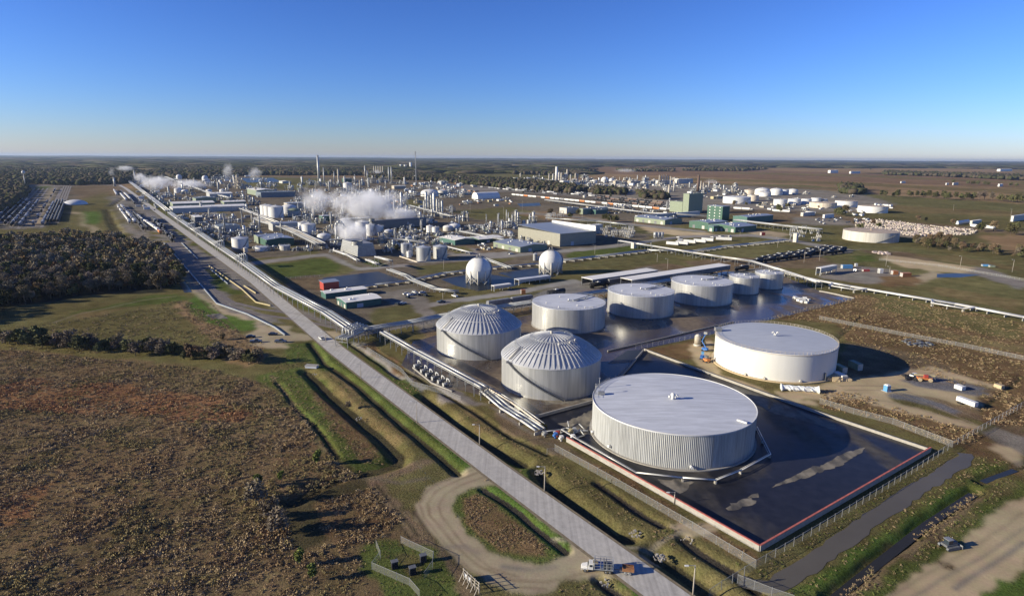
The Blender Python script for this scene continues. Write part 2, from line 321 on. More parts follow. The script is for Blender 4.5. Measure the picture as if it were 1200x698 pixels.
 ('fgreen', .8, [(246,243),(262,246),(272,257),(262,256)]), ('fgreen', .8, [(262,282),(276,286),(272,292),(258,290)]), ('road', .4, [(240,247),(280,262),(283,261),(244,245)]), ('fgreen', .8, [(290,258),(300,258),(300,264),(288,265)]), ('fgreen', .8, [(330,284),(348,283),(352,289),(340,290)]),
 ('fgreen', .6, [(460,232),(500,232),(496,242),(470,243)]), ('dark', 1, [(432,268),(500,270),(498,262),(440,263)]), ('road', .3, [(440,272),(505,276),(505,278),(440,274)]), ('fgreen', .8, [(352,296),(366,292),(372,298),(350,300)]), ('green', .7, [(424,306),(440,304),(452,310),(436,314)]),
 ('road', .3, [(520,298),(560,287),(600,292),(600,300),(560,302)]), ('dirt', .8, [(545,286),(600,286),(606,294),(560,296)]), ('fgreen', .7, [(525,290),(548,288),(552,294),(530,298)]), ('fgreen', .6, [(655,262),(700,268),(740,262),(690,254)]), ('road', .3, [(600,246),(660,250),(750,262),(830,270),(830,272),(748,264),(660,252),(600,248)]),
 ('fgreen', .8, [(214,242),(222,246),(238,262),(228,258)]), ('dirt', 1, [(170,216),(230,212),(260,216),(200,224)]), ('yard', 1, [(500,212),(600,214),(600,222),(520,222)]),
 # right side
 ('lot', .4, [(1000,262),(1030,258),(1146,270),(1140,277),(1080,280),(1000,272)]), ('dry', 1, [(1020,240),(1200,250),(1200,256),(1060,250),(1020,245)]), ('dirt', .7, [(960,250),(1010,256),(1150,268),(1200,272),(1200,276),(1140,272),(1000,262)]), ('olive', 1, [(1060,282),(1100,275),(1300,275),(1300,330),(1180,318),(1060,300)]), ('fgreen', 1, [(1000,286),(1060,290),(1200,310),(1200,400),(1090,350),(960,300)]),
 ('dry', 1, [(1060,296),(1120,300),(1200,312),(1200,318),(1110,306)]), ('dry', .8, [(1090,335),(1200,352),(1200,366),(1150,356),(1090,343)]), ('dirt', .8, [(1000,292),(1060,296),(1100,305),(1090,308),(1030,300)]), ('field', 1, [(1150,276),(1300,276),(1300,310),(1180,296)]), ('sand', .4, [(1033,302),(1040,299.5),(1055,301),(1100,307),(1140,313),(1155,317),(1140,321.5),(1105,319),(1060,313)]),
 ('yard', .5, [(1145,312),(1170,318),(1200,330),(1200,340),(1140,322),(1130,320)]), ('gravel', .4, [(1096,318),(1110,321),(1075,332),(1050,336),(1048,331)]), ('green', .6, [(1000,300),(1026,299),(1028,306),(1002,307)]),
 ('lot', .3, [(958,313),(978,309),(1050,316),(1065,322),(1036,332),(1015,333),(960,326)]), ('marsh', 1, [(1025,332),(1045,322),(1085,323),(1050,337)]),
 ('marsh', 1, [(905,372),(950,360),(1010,345),(1060,352),(1200,378),(1300,390),(1300,560),(1160,470),(1050,420),(990,398),(985,380)]), ('olive', 1, [(1020,345),(1100,362),(1200,380),(1200,400),(1100,380),(1020,360)]), ('dry', 1, [(1050,375),(1100,385),(1200,405),(1200,415),(1100,395)]),
 ('marsh', .8, [(745,412),(832,394),(836,420),(800,420),(785,421)]), ('sand', .5, [(808,405),(832,398),(838,425),(850,440),(905,462),(960,470),(960,476),(900,464),(836,440),(815,428)]),
 ('marsh', 1, [(960,455),(1010,462),(1145,505),(1150,520),(1110,520),(1040,495),(965,478)]),
 ('dirt', .7, [(985,400),(1080,415),(1200,470),(1200,520),(1155,495),(1060,470),(985,440)]), ('sand', .6, [(905,463),(950,452),(985,445),(1040,438),(1075,432),(1090,428),(1180,456),(1180,459),(1120,445),(1090,447),(1170,470),(1155,482),(1090,465),(1040,460),(1045,470),(1110,490),(1152,501),(1145,506),(1040,478),(1010,467),(960,466),(935,468)]),
 ('stones', .6, [(1054,446),(1072,443),(1160,463),(1156,467),(1080,453)]), ('stones', .6, [(1042,459),(1060,461),(1128,481),(1120,486),(1040,464)]), ('stones', .6, [(1090,437),(1155,455),(1150,460),(1092,446)]),
 ('dirt', .7, [(985,400),(1030,405),(1075,425),(1060,432),(1000,436)]), ('marsh', .8, [(1150,470),(1180,450),(1200,455),(1200,500),(1155,498)]),
 ('lot', .7, [(1150,508),(1165,502),(1200,515),(1200,535),(1165,520)]), ('marsh', .8, [(1120,520),(1155,510),(1200,540),(1200,560),(1150,545)]),
 ('olive', .8, [(885,665),(1120,525),(1160,540),(1200,560),(1250,560),(1250,760),(850,760)]), ('green', .7, [(920,698),(980,662),(1080,595),(1140,560),(1160,545),(1185,540),(1165,565),(1130,585),(1050,640),(985,690),(960,720),(900,720)]),
 ('lush', .7, [(930,700),(1000,655),(1080,603),(1125,567),(1140,570),(1060,630),(980,690)]), ('dirt', .6, [(980,705),(1000,688),(1100,612),(1146,578),(1158,582),(1110,618),(1010,700)]),
 ('green', .7, [(1000,710),(1050,672),(1110,632),(1160,590),(1200,560),(1200,575),(1165,605),(1120,645),(1050,700)]),
 ('sand', .35, [(1035,705),(1050,688),(1080,668),(1120,640),(1150,612),(1175,590),(1200,582),(1260,570),(1260,660),(1200,655),(1150,700),(1100,740),(1030,730)]), ('lush', .6, [(1140,715),(1165,680),(1200,660),(1260,650),(1260,760),(1140,760)]),
 ('dirt', .8, [(1095,650),(1110,656),(1120,668),(1110,665)]), ('sand', 1, [(1165,520),(1185,528),(1200,538),(1200,545),(1170,530)]),
]
# (photo polyline, half width m, depth m, bed cover, water?)
DIT = [
 ([(365,402),(380,424),(420,452),(479,504),(520,538),(538,553)], 2.6, 1.3, 'dark'),
 ([(360,434),(384,458),(416,486),(446,510),(468,532),(466,541),(446,547),(415,552),(380,563),(345,585)], 4.2, 2.0, 'dark'),
 ([(498,463),(510,474),(532,494),(570,518),(612,541)], 4.0, 2.3, 'dark'), ([(410,402),(440,422),(470,443)], 1.8, 1.0, None),
 ([(440,410),(470,430),(524,462),(568,490),(600,512),(642,532)], 1.7, .9, 'dark'),
 ([(634,553),(640,562),(666,582),(720,624),(736,626)], 4.0, 2.3, 'dark'), ([(700,566),(720,580),(750,600),(776,614)], 2.0, 1.1, 'wetbed'), ([(803,632),(820,646),(864,673),(885,690)], 2.4, 1.0, 'wetbed'),
 ([(769,648),(790,660),(834,690),(850,705)], 4.0, 2.3, 'dark'), ([(567,573),(607,599),(662,646)], 1.9, .8, 'wetbed'), ([(703,680),(720,692),(745,714)], 2.0, 1.1, 'wetbed'),
 ([(975,700),(1030,656),(1087,611),(1144,574)], 2.6, 1.6, None), ([(1149,564),(1165,557),(1186,549),(1210,541)], 2.0, 1.3, 'dark'),
 ([(345,365),(370,382),(410,400)], .1, .02, None), ([(125,246),(132,262),(140,274)], 7, 2, 'dark'), ([(145,232),(130,242)], 6, 2, 'dark'),
 ([(326,448),(350,480),(380,510),(395,535)], 1.5, .8, 'dark'), ([(430,600),(455,630),(480,660)], .2, .02, None),
 ([(960,366),(1000,372),(1040,380)], 2, .6, 'dark'), ([(980,398),(1010,370)], 2, .6, 'dark'), ([(1040,440),(1200,500)], .2, .02, None), ([(1150,480),(1200,440)], 1.5, .6, 'dark'),
]
RUT = [([(560,553),(533,564),(512,575),(501,590),(503,604),(530,635),(562,664),(600,680),(640,682),(700,668)], .8, (.25,.19,.12)), ([(568,558),(543,567),(523,578),(514,592),(517,606),(545,640),(575,666),(608,676)], .7, (.27,.21,.135)), ([(556,549),(524,561),(502,574),(492,590),(496,606),(522,638),(552,668),(590,687),(640,690)], .7, (.26,.20,.13)),
 ([(520,640),(545,640),(560,648)], 1.6, (.24,.20,.15)), ([(590,664),(625,668),(650,664)], 1.5, (.23,.20,.155)), ([(1040,700),(1090,670),(1140,640),(1200,600)], .9, (.30,.24,.15)), ([(1060,705),(1110,675),(1160,645),(1200,618)], .9, (.28,.23,.16)), ([(1120,690),(1160,660),(1200,636)], 1.2, (.22,.19,.15)),
 ([(985,452),(1040,452),(1100,470),(1150,492)], .8, (.23,.18,.12)), ([(990,457),(1040,457),(1095,476),(1145,498)], .8, (.23,.18,.12)), ([(236,352),(262,378),(285,405)], .9, (.10,.075,.045)), ([(246,354),(268,376),(292,402)], .7, (.11,.08,.05)), ([(395,545),(360,500),(335,462),(318,440)], 1.2, (.16,.13,.07)),
 ([(62,378),(92,368),(130,360),(165,352),(205,347)], 1.6, (.20,.17,.11)), ([(500,560),(470,566),(440,560),(400,556)], 1.6, (.13,.105,.07)), ([(490,545),(520,575)], .1, (.1,.1,.1)), ([(485,600),(505,630),(545,672),(560,700)], 1.2, (.09,.07,.045)),
 ([(432,570),(455,600),(480,630)], .8, (.07,.055,.035)), ([(440,566),(466,598),(490,628)], .8, (.07,.055,.035)), ([(1150,502),(1100,486),(1040,470),(985,462)], 1.0, (.30,.24,.16)), ([(960,300),(1010,292),(1060,296)], 2, (.24,.21,.17)), ([(650,630),(700,640),(760,642),(800,622)], 1.2, (.28,.24,.17))]
def build_ground():
    th = [-180.0]
    while th[-1] < 180: 
        a = abs(th[-1]+.01); th.append(th[-1]+(.16 if a < 50 else min(6, .16+(a-50)*.12)) if th[-1] < 0 or a > 0 else 0)
        if len(th) > 3000: break
    th = np.unique(np.concatenate([-np.array(th_side())[::-1], th_side()])); th = np.radians(th)
    rr = [25.0]
    while rr[-1] < 70000:
        r_ = rr[-1]; rr.append(r_+(6 if r_ < 90 else max(.62, .0033*r_) if r_ < 900 else .011*r_ if r_ < 9000 else .05*r_))
    rr = np.array(rr); nt = len(th); nr = len(rr)
    RR, TH = np.meshgrid(rr, th, indexing='ij'); x = (RR*np.sin(TH)).ravel(); y = (RR*np.cos(TH)).ravel(); rad = RR.ravel()
    col = np.tile(np.array(K['olive']), (len(x), 1)); soft = np.clip(rad*.02, 1.2, 60)
    wx = (fbm(x, y, 14, 3)-.5)*2; wy = (fbm(x, y, 14, 9)-.5)*2
    hx = (vnoise(x, y, 2.2, 77)-.5)*1.6+(vnoise(x, y, 5, 79)-.5)*1.6; hy = (vnoise(x, y, 2.2, 78)-.5)*1.6+(vnoise(x, y, 5, 80)-.5)*1.6
    front = np.abs(TH.ravel()) < 1.2
    for name, s, P in COV:
        W = np.array([[float(q) for q in U(*p)] for p in P]); d = max(2.5, .012*np.hypot(*W.mean(0)))*s*1.6; d = d+0*x; d[:] += .0
        m = inpoly(x+wx*d+hx, y+wy*d+hy, W) & front; col[m] = K[name]
        if s >= .7:
            nz = fbm(x[m], y[m], 9+.03*np.hypot(*W.mean(0)), 21); col[m] *= (.75+.5*nz)[:, None]
    G = col.reshape(nr, nt, 3)
    for _ in range(2):
        G = (np.roll(G, 1, 0)+2*G+np.roll(G, -1, 0))/4; G = (np.roll(G, 1, 1)+2*G+np.roll(G, -1, 1))/4
    col = G.reshape(-1, 3)
    z = np.zeros(len(x)); rough = np.ones(len(x))
    for P, hw, dep, bed in DIT:
        W = np.array([[float(q) for q in U(*p)] for p in P]); bb = (x > W[:,0].min()-9)&(x < W[:,0].max()+9)&(y > W[:,1].min()-9)&(y < W[:,1].max()+9)&front
        i = np.nonzero(bb)[0]
        if not len(i): continue
        d = segdist(x[i]+wx[i]*.6, y[i]+wy[i]*.6, W); t = np.clip(1-d/(hw*1.25), 0, 1); t = t*t*(3-2*t); z[i] = np.minimum(z[i], -dep*.72*np.clip(t*1.35, 0, 1))
        if bed:
            k = i[d < hw*(.5 if bed == 'wetbed' else .4)]; col[k] = K[bed]
    rgh = np.clip((.30-col.max(1))/.12, .25, 1)
    for P, hw, c in RUT:
        W = np.array([[float(q) for q in U(*p)] for p in P]); d = segdist(x, y, W) if len(x) < 1 else None
        bb = np.nonzero((x > W[:,0].min()-5)&(x < W[:,0].max()+5)&(y > W[:,1].min()-5)&(y < W[:,1].max()+5)&front)[0]; d = segdist(x[bb]+wx[bb]*.5, y[bb]+wy[bb]*.5, W)
        t = np.clip(1-d/hw, 0, 1)*(.5+.8*vnoise(x[bb], y[bb], 6, 91)).clip(0, 1); col[bb] = col[bb]*(1-t[:, None])+np.array(c)*t[:, None]
    # gentle mottling of the vegetation colour
    n1 = fbm(x, y, 60, 31); n2 = fbm(x, y, 7, 41); col *= (.80+.4*n1)[:, None]*(.82+.36*n2)[:, None]; col[:, 0] *= .93+.14*fbm(x, y, 23, 55)
    v = np.stack([x, y, z], 1); v = np.vstack([[0, 0, 0], v]); col = np.vstack([col[:1], col])
    i, j = np.meshgrid(np.arange(nr-1), np.arange(nt-1), indexing='ij'); a = 1+i*nt+j
    q = np.stack([a, a+nt, a+nt+1, a+1], -1).reshape(-1, 4)[:, ::-1]; tri = np.array([[0, 1+k, 2+k] for k in range(nt-1)])[:, ::-1]
    me = bpy.data.meshes.new('ground'); me.vertices.add(len(v)); me.vertices.foreach_set('co', v.ravel().astype(np.float32))
    nl = q.size+tri.size; me.loops.add(nl); me.loops.foreach_set('vertex_index', np.concatenate([tri.ravel(), q.ravel()]).astype(np.int32))
    me.polygons.add(len(q)+len(tri)); me.polygons.foreach_set('loop_start', np.concatenate([np.arange(len(tri))*3, tri.size+np.arange(len(q))*4]).astype(np.int32))
    me.polygons.foreach_set('use_smooth', np.ones(len(q)+len(tri), bool)); me.update(calc_edges=True)
    ca = me.color_attributes.new('cover', 'FLOAT_COLOR', 'POINT'); ca.data.foreach_set('color', np.hstack([col, np.concatenate([[1], rgh])[:, None]]).ravel().astype(np.float32))
    o = bpy.data.objects.new('ground', me); C.objects.link(o); o['kind'] = 'structure'
    m = bpy.data.materials.new('ground_cover'); m.use_nodes = True; nt_ = m.node_tree; n = nt_.nodes; l = nt_.links; b = n['Principled BSDF']
    b.inputs['Roughness'].default_value = 1; b.inputs['Specular IOR Level'].default_value = 0
    at = n.new('ShaderNodeAttribute'); at.attribute_name = 'cover'; tc = n.new('ShaderNodeTexCoord')
    def nz(s, det=5, ro=.6):
        q = n.new('ShaderNodeTexNoise'); q.inputs['Scale'].default_value = s; q.inputs['Detail'].default_value = det; q.inputs['Roughness'].default_value = ro; l.new(tc.outputs['Object'], q.inputs['Vector']); return q
    def mr(s, a, b_, lo=.3, hi=.7):
        q = n.new('ShaderNodeMapRange'); q.inputs[1].default_value = lo; q.inputs[2].default_value = hi; q.inputs[3].default_value = a; q.inputs[4].default_value = b_; l.new(s, q.inputs[0]); return q.outputs[0]
    def mul(a, b_):
        q = n.new('ShaderNodeMath'); q.operation = 'MULTIPLY'; l.new(a, q.inputs[0]); l.new(b_, q.inputs[1]); return q.outputs[0]
    f1 = nz(1.5, 6, .7); f2 = nz(.12, 5, .65); f3 = nz(.012, 6, .65)
    val = mul(mul(mr(f1.outputs['Fac'], .58, 1.5), mr(f2.outputs['Fac'], .74, 1.28)), mr(f3.outputs['Fac'], .82, 1.2))
    rv = n.new('ShaderNodeMapRange'); rv.inputs[3].default_value = 1; l.new(at.outputs['Alpha'], rv.inputs[0]); l.new(val, rv.inputs[4])
    hs = n.new('ShaderNodeHueSaturation'); l.new(at.outputs['Color'], hs.inputs['Color']); l.new(rv.outputs[0], hs.inputs['Value'])
    l.new(mr(nz(.3, 3).outputs['Fac'], .485, .515), hs.inputs['Hue']); l.new(hs.outputs[0], b.inputs['Base Color'])
    bp = n.new('ShaderNodeBump'); bp.inputs['Strength'].default_value = .8; bp.inputs['Distance'].default_value = .45; bs = n.new('ShaderNodeMapRange'); bs.inputs[1].default_value = .25; bs.inputs[3].default_value = .12; bs.inputs[4].default_value = .9; l.new(at.outputs['Alpha'], bs.inputs[0]); l.new(bs.outputs[0], bp.inputs['Strength']); l.new(f1.outputs['Fac'], bp.inputs['Height']); l.new(bp.outputs[0], b.inputs['Normal'])
    me.materials.append(m)
def th_side():
    t = [0.0]
    while t[-1] < 180:
        a = t[-1]; t.append(min(180.0, a+(.15 if a < 50 else min(6, .15+(a-50)*.12))))
    return t
build_ground()
# ------------------------------------------------------------------ flat sheets: road, bund floors, water
def sheet(name, P, z, m, kind='structure', world=False):
    W = P if world else [tuple(V2(*p)) for p in P]
    b = MB(); n = len(W); a = sum(W[i][0]*W[(i+1)%n][1]-W[(i+1)%n][0]*W[i][1] for i in range(n))
    if a < 0: W = W[::-1]
    me = bpy.data.meshes.new(name); me.from_pydata([(x, y, z) for x, y in W], [], [tuple(range(n))]); me.update()
    o = bpy.data.objects.new(name, me); o.data.materials.append(m if not isinstance(m, str) else M[m]); C.objects.link(o); o['kind'] = kind; return o
def strip(name, P, w, z, m, world=False):
    W = [Vector(p) for p in P] if world else [V2(*p) for p in P]; v = []; f = []
    for i, p in enumerate(W):
        d = (W[min(i+1, len(W)-1)]-W[max(i-1, 0)]).normalized(); nn = Vector((-d.y, d.x))*w/2; v += [(p.x+nn.x, p.y+nn.y, z), (p.x-nn.x, p.y-nn.y, z)]
    for i in range(len(W)-1): f.append((2*i+1, 2*i+3, 2*i+2, 2*i))
    me = bpy.data.meshes.new(name); me.from_pydata(v, [], f); me.update(); o = bpy.data.objects.new(name, me)
    o.data.materials.append(m if not isinstance(m, str) else M[m]); C.objects.link(o); o['kind'] = 'structure'; return o
def wet_mat(name, dry, wet, thr, sc_, rlo=.12, rhi=.8, bias=None, stain=.06, spec=.5):
    m = bpy.data.materials.new(name); m.use_nodes = True; nt = m.node_tree; n = nt.nodes; l = nt.links; b = n['Principled BSDF']
    tc = n.new('ShaderNodeTexCoord'); no = n.new('ShaderNodeTexNoise'); no.inputs['Scale'].default_value = sc_; no.inputs['Detail'].default_value = 5; no.inputs['Roughness'].default_value = .5
    mp = n.new('ShaderNodeMapping'); mp.inputs['Rotation'].default_value = (0, 0, -GA); mp.inputs['Scale'].default_value = (1, .45, 1); l.new(tc.outputs['Object'], mp.inputs[0]); l.new(mp.outputs[0], no.inputs['Vector'])
    r_ = n.new('ShaderNodeMapRange'); r_.inputs[1].default_value = thr-stain/2; r_.inputs[2].default_value = thr+stain/2; l.new(no.outputs['Fac'], r_.inputs[0])
    n2 = n.new('ShaderNodeTexNoise'); n2.inputs['Scale'].default_value = .35; n2.inputs['Detail'].default_value = 6; l.new(tc.outputs['Object'], n2.inputs['Vector'])
    mx = n.new('ShaderNodeMix'); mx.data_type = 'RGBA'; mx.inputs[6].default_value = (*wet, 1); mx.inputs[7].default_value = (*dry, 1); l.new(r_.outputs[0], mx.inputs[0])
    hs = n.new('ShaderNodeHueSaturation'); r2 = n.new('ShaderNodeMapRange'); r2.inputs[1].default_value = .3; r2.inputs[2].default_value = .7; r2.inputs[3].default_value = .7; r2.inputs[4].default_value = 1.3
    l.new(n2.outputs['Fac'], r2.inputs[0]); l.new(r2.outputs[0], hs.inputs['Value']); l.new(mx.outputs[2], hs.inputs['Color']); l.new(hs.outputs[0], b.inputs['Base Color'])
    r3 = n.new('ShaderNodeMapRange'); r3.inputs[3].default_value = rlo; r3.inputs[4].default_value = rhi; l.new(r_.outputs[0], r3.inputs[0]); l.new(r3.outputs[0], b.inputs['Roughness'])
    b.inputs['Specular IOR Level'].default_value = spec
    M[name] = m; return m
wet_mat('pad_black', (.10,.088,.07), (.020,.020,.025), .60, .04, .32, .85, spec=.18, stain=.12)
wet_mat('pad_wet', (.15,.115,.078), (.060,.045,.034), .56, .05, .22, .8, stain=.16, spec=.3)
def water_mat(name, col, rough=.12):
    m = bpy.data.materials.new(name); m.use_nodes = True; b = m.node_tree.nodes['Principled BSDF']; n = m.node_tree.nodes; l = m.node_tree.links
    no = n.new('ShaderNodeTexNoise'); no.inputs['Scale'].default_value = .6; no.inputs['Detail'].default_value = 4; tc = n.new('ShaderNodeTexCoord'); l.new(tc.outputs['Object'], no.inputs['Vector'])
    bp = n.new('ShaderNodeBump'); bp.inputs['Strength'].default_value = .12; bp.inputs['Distance'].default_value = .1; l.new(no.outputs['Fac'], bp.inputs['Height']); l.new(bp.outputs[0], b.inputs['Normal'])
    n2 = n.new('ShaderNodeTexNoise'); n2.inputs['Scale'].default_value = .06; l.new(tc.outputs['Object'], n2.inputs['Vector']); mx = n.new('ShaderNodeMix'); mx.data_type = 'RGBA'
    mx.inputs[6].default_value = (*[c*.7 for c in col], 1); mx.inputs[7].default_value = (*[c*1.3 for c in col], 1); l.new(n2.outputs['Fac'], mx.inputs[0]); l.new(mx.outputs[2], b.inputs['Base Color'])
    b.inputs['Roughness'].default_value = rough; b.inputs['Specular IOR Level'].default_value = .06; M[name] = m
water_mat('pond_water', (.030,.036,.045), .3); water_mat('ditch_water', (.10,.09,.075), .3); water_mat('dark_water', (.03,.03,.03), .15)
def strip_w(P, w, z, m):
    W = [V2(*p) for p in P]; L = []; Rr = []; rd = random.Random(3); ph = 0
    for a, b in zip(W, W[1:]):
        d = (b-a); k = max(2, int(d.length/2.5)); n_ = Vector((-d.y, d.x)).normalized()
        for j in range(k): q = a+d*j/k; L.append(q+n_*(w/2+rd.uniform(-.5, .5))); Rr.append(q-n_*(w/2+rd.uniform(-.5, .5)))
    v = [(*q, z) for p_ in zip(L, Rr) for q in p_]; f = [(2*i+1, 2*i+3, 2*i+2, 2*i) for i in range(len(L)-1)]
    me = bpy.data.meshes.new('water'); me.from_pydata(v, [], f); me.update(); o = bpy.data.objects.new('water', me); o.data.materials.append(M[m]); C.objects.link(o); o['kind'] = 'structure'
# main road: concrete slabs with joints
def road_mat():
    m = bpy.data.materials.new('road_concrete'); m.use_nodes = True; nt = m.node_tree; n = nt.nodes; l = nt.links; b = n['Principled BSDF']; b.inputs['Roughness'].default_value = .85
    tc = n.new('ShaderNodeTexCoord'); mp = n.new('ShaderNodeMapping'); mp.inputs['Rotation'].default_value = (0, 0, -GA); l.new(tc.outputs['Object'], mp.inputs[0])
    no = n.new('ShaderNodeTexNoise'); no.inputs['Scale'].default_value = .5; no.inputs['Detail'].default_value = 8; no.inputs['Roughness'].default_value = .7; l.new(tc.outputs['Object'], no.inputs['Vector'])
    m2 = n.new('ShaderNodeMapping'); m2.inputs['Rotation'].default_value = (0, 0, -GA); m2.inputs['Scale'].default_value = (1.2, .02, 1); l.new(tc.outputs['Object'], m2.inputs[0])
    n2 = n.new('ShaderNodeTexNoise'); n2.inputs['Scale'].default_value = 1; n2.inputs['Detail'].default_value = 3; l.new(m2.outputs[0], n2.inputs['Vector'])
    br = n.new('ShaderNodeTexBrick'); br.offset = 0; br.inputs['Scale'].default_value = 1; br.inputs['Brick Width'].default_value = 4.1; br.inputs['Row Height'].default_value = 6; br.inputs['Mortar Size'].default_value = .05
    br.inputs['Color1'].default_value = (.42,.395,.35,1); br.inputs['Color2'].default_value = (.395,.37,.33,1); br.inputs['Mortar'].default_value = (.36,.34,.30,1); l.new(mp.outputs[0], br.inputs['Vector'])
    hs = n.new('ShaderNodeHueSaturation'); ad = n.new('ShaderNodeMath'); l.new(no.outputs['Fac'], ad.inputs[0]); l.new(n2.outputs['Fac'], ad.inputs[1])
    r_ = n.new('ShaderNodeMapRange'); r_.inputs[1].default_value = .7; r_.inputs[2].default_value = 1.3; r_.inputs[3].default_value = .75; r_.inputs[4].default_value = 1.22; l.new(ad.outputs[0], r_.inputs[0]); l.new(r_.outputs[0], hs.inputs['Value'])
    l.new(br.outputs['Color'], hs.inputs['Color']); l.new(hs.outputs[0], b.inputs['Base Color']); M['road_concrete'] = m
road_mat()
RC = V2(580,550); 
strip('road', [(RC-GY*160), (RC-GY*60), RC, V2(394.4,410), V2(301,331), V2(206,264), V2(147.5,221.5), V2(147.5,221.5)+GY*250], 8.2, .05, 'road_concrete', True)
strip('shoulder', [(RC-GY*160), RC, V2(394.4,410), V2(301,331), V2(206,264), V2(147.5,221.5)], 9.9, .025, 'verge_dirt', True)
PADA = [(621,491),(693,471),(754,409),(1089,527),(889.6,643.3),(666.5,517.3)]
PADB = [(470,428),(484,400),(545,384),(625,368),(700,352),(790,330),(850,318),(915,322),(960,341),(1001,350),(960,361),(896,376),(832,392),(754,409),(693,471),(621,491),(560,462),(506,449)]
sheet('pavement', PADB, .04, 'pad_wet'); sheet('pavement', PADA, .07, 'pad_black')
def wobble(P):
    W = [V2(*p) for p in P]; Q = []; rd = random.Random(int(P[0][0])); n = len(W); c = sum(W, Vector((0, 0)))/n
    for i in range(n):
        a, b = W[i], W[(i+1) % n]; k = max(2, int((b-a).length/1.2))
        for j in range(k): q = a.lerp(b, j/k); d = (q-c); Q.append(q+d.normalized()*rd.uniform(-.9, .9)+Vector((rd.uniform(-.3, .3), rd.uniform(-.3, .3))))
    return Q
_sheet = sheet
def sheet(name, P, z, m, kind='structure', world=False): return _sheet(name, [tuple(q) for q in P], z, m, kind, world or isinstance(P[0], Vector))
M['patch'] = wet_mat('patch', (.19,.165,.125), (.06,.054,.045), .47, .25, .7, .9, stain=.2)
for P in ([(849,597),(857,590),(870,585),(882,582),(885,587),(877,594),(862,598)], [(880,582),(886,579),(888,583)], [(904,571),(920,562),(940,552),(965,543),(990,531),(1014,524),(1010,530),(985,545),(955,556),(925,566)],
          [(655,497),(700,478),(704,500),(698,510),(675,508)], [(768,562),(800,562),(815,565),(797,577)], [(630,467),(700,466),(690,472),(640,474)], [(805,448),(840,452),(905,468),(900,480),(860,465)],
          [(905,470),(985,498),(975,503),(900,482)]):
    sheet('dry_patch', wobble(P), .10, 'patch')
sheet('pond', [(377,326),(442.5,318),(472.5,328),(400,337)], .05, 'pond_water'); sheet('pond', [(516,327),(560,319.5),(620,328),(604,335),(560,341),(535,335)], .05, 'pond_water')
sheet('pond', [(583,320),(627,314),(640,315),(652,324),(617,330)], .05, 'pond_water'); sheet('pond', [(281,208),(320,207.5),(330,212),(290,213.5)], .1, 'pond_water'); sheet('pond', [(606,236.5),(632,235.5),(634,239),(610,240)], .1, 'pond_water')
sheet('pond', [(754,410),(745,424),(712,426),(735,411)], .12, 'pond_water'); sheet('puddle', [(210,331),(217,330),(225,342),(216,343)], .06, 'pond_water'); sheet('puddle', [(240,369),(258,367),(268,373),(250,374)], .06, 'patch')
sheet('puddle', [(1098,321),(1120,320),(1150,322),(1125,325),(1098,325)], .06, 'pond_water')
strip_w([(868,679),(885,686),(911,686),(960,654),(1017,611.5),(1074.5,573),(1113,550),(1134,535),(1126,527)], 4.4, .06, 'ditch_water')
strip('water', [(975,700),(1030,656),(1087,611),(1141,576)], 2.2, -.8, 'dark_water'); strip('water', [(1152,562),(1165,557),(1190,548)], 1.8, -.7, 'pond_water')


# ------------------------------------------------------------------ big storage tanks
def railing(b, r_, z, n, a0=0, a1=2*PI, h=1.1):
    pts = [(r_*math.cos(a0+(a1-a0)*i/n), r_*math.sin(a0+(a1-a0)*i/n)) for i in range(n+1)]
    for (x, y), (u, v) in zip(pts, pts[1:]):
        b.bar((x,y,z), (x,y,z+h), .07); b.bar((x,y,z+h), (u,v,z+h), .06); b.bar((x,y,z+h*.5), (u,v,z+h*.5), .05)
def spiral(b, r_, z0, z1, a0, a1, w=1.0, n=40):     # stair wrapped on the shell, screen-left at top
    for i in range(n):
        a = a0+(a1-a0)*i/n; c = a0+(a1-a0)*(i+1)/n; z = z0+(z1-z0)*i/n; y = z0+(z1-z0)*(i+1)/n
        P = lambda q, ang, zz: (q*math.cos(ang), q*math.sin(ang), zz)
        b.bar(P(r_+w/2+.1, a, z), P(r_+w/2+.1, c, y), w, .12); b.bar(P(r_+w+.1, a, z+1), P(r_+w+.1, c, y+1), .09)
        b.bar(P(r_+w+.1, a, z-.2), P(r_+w+.1, c, y-.2), .12, .35); b.bar(P(r_+w+.1, a, z), P(r_+w+.1, a, z+1), .07)
def view_az(x, y): return math.atan2(-y, -x)        # angle on the shell facing the photographer
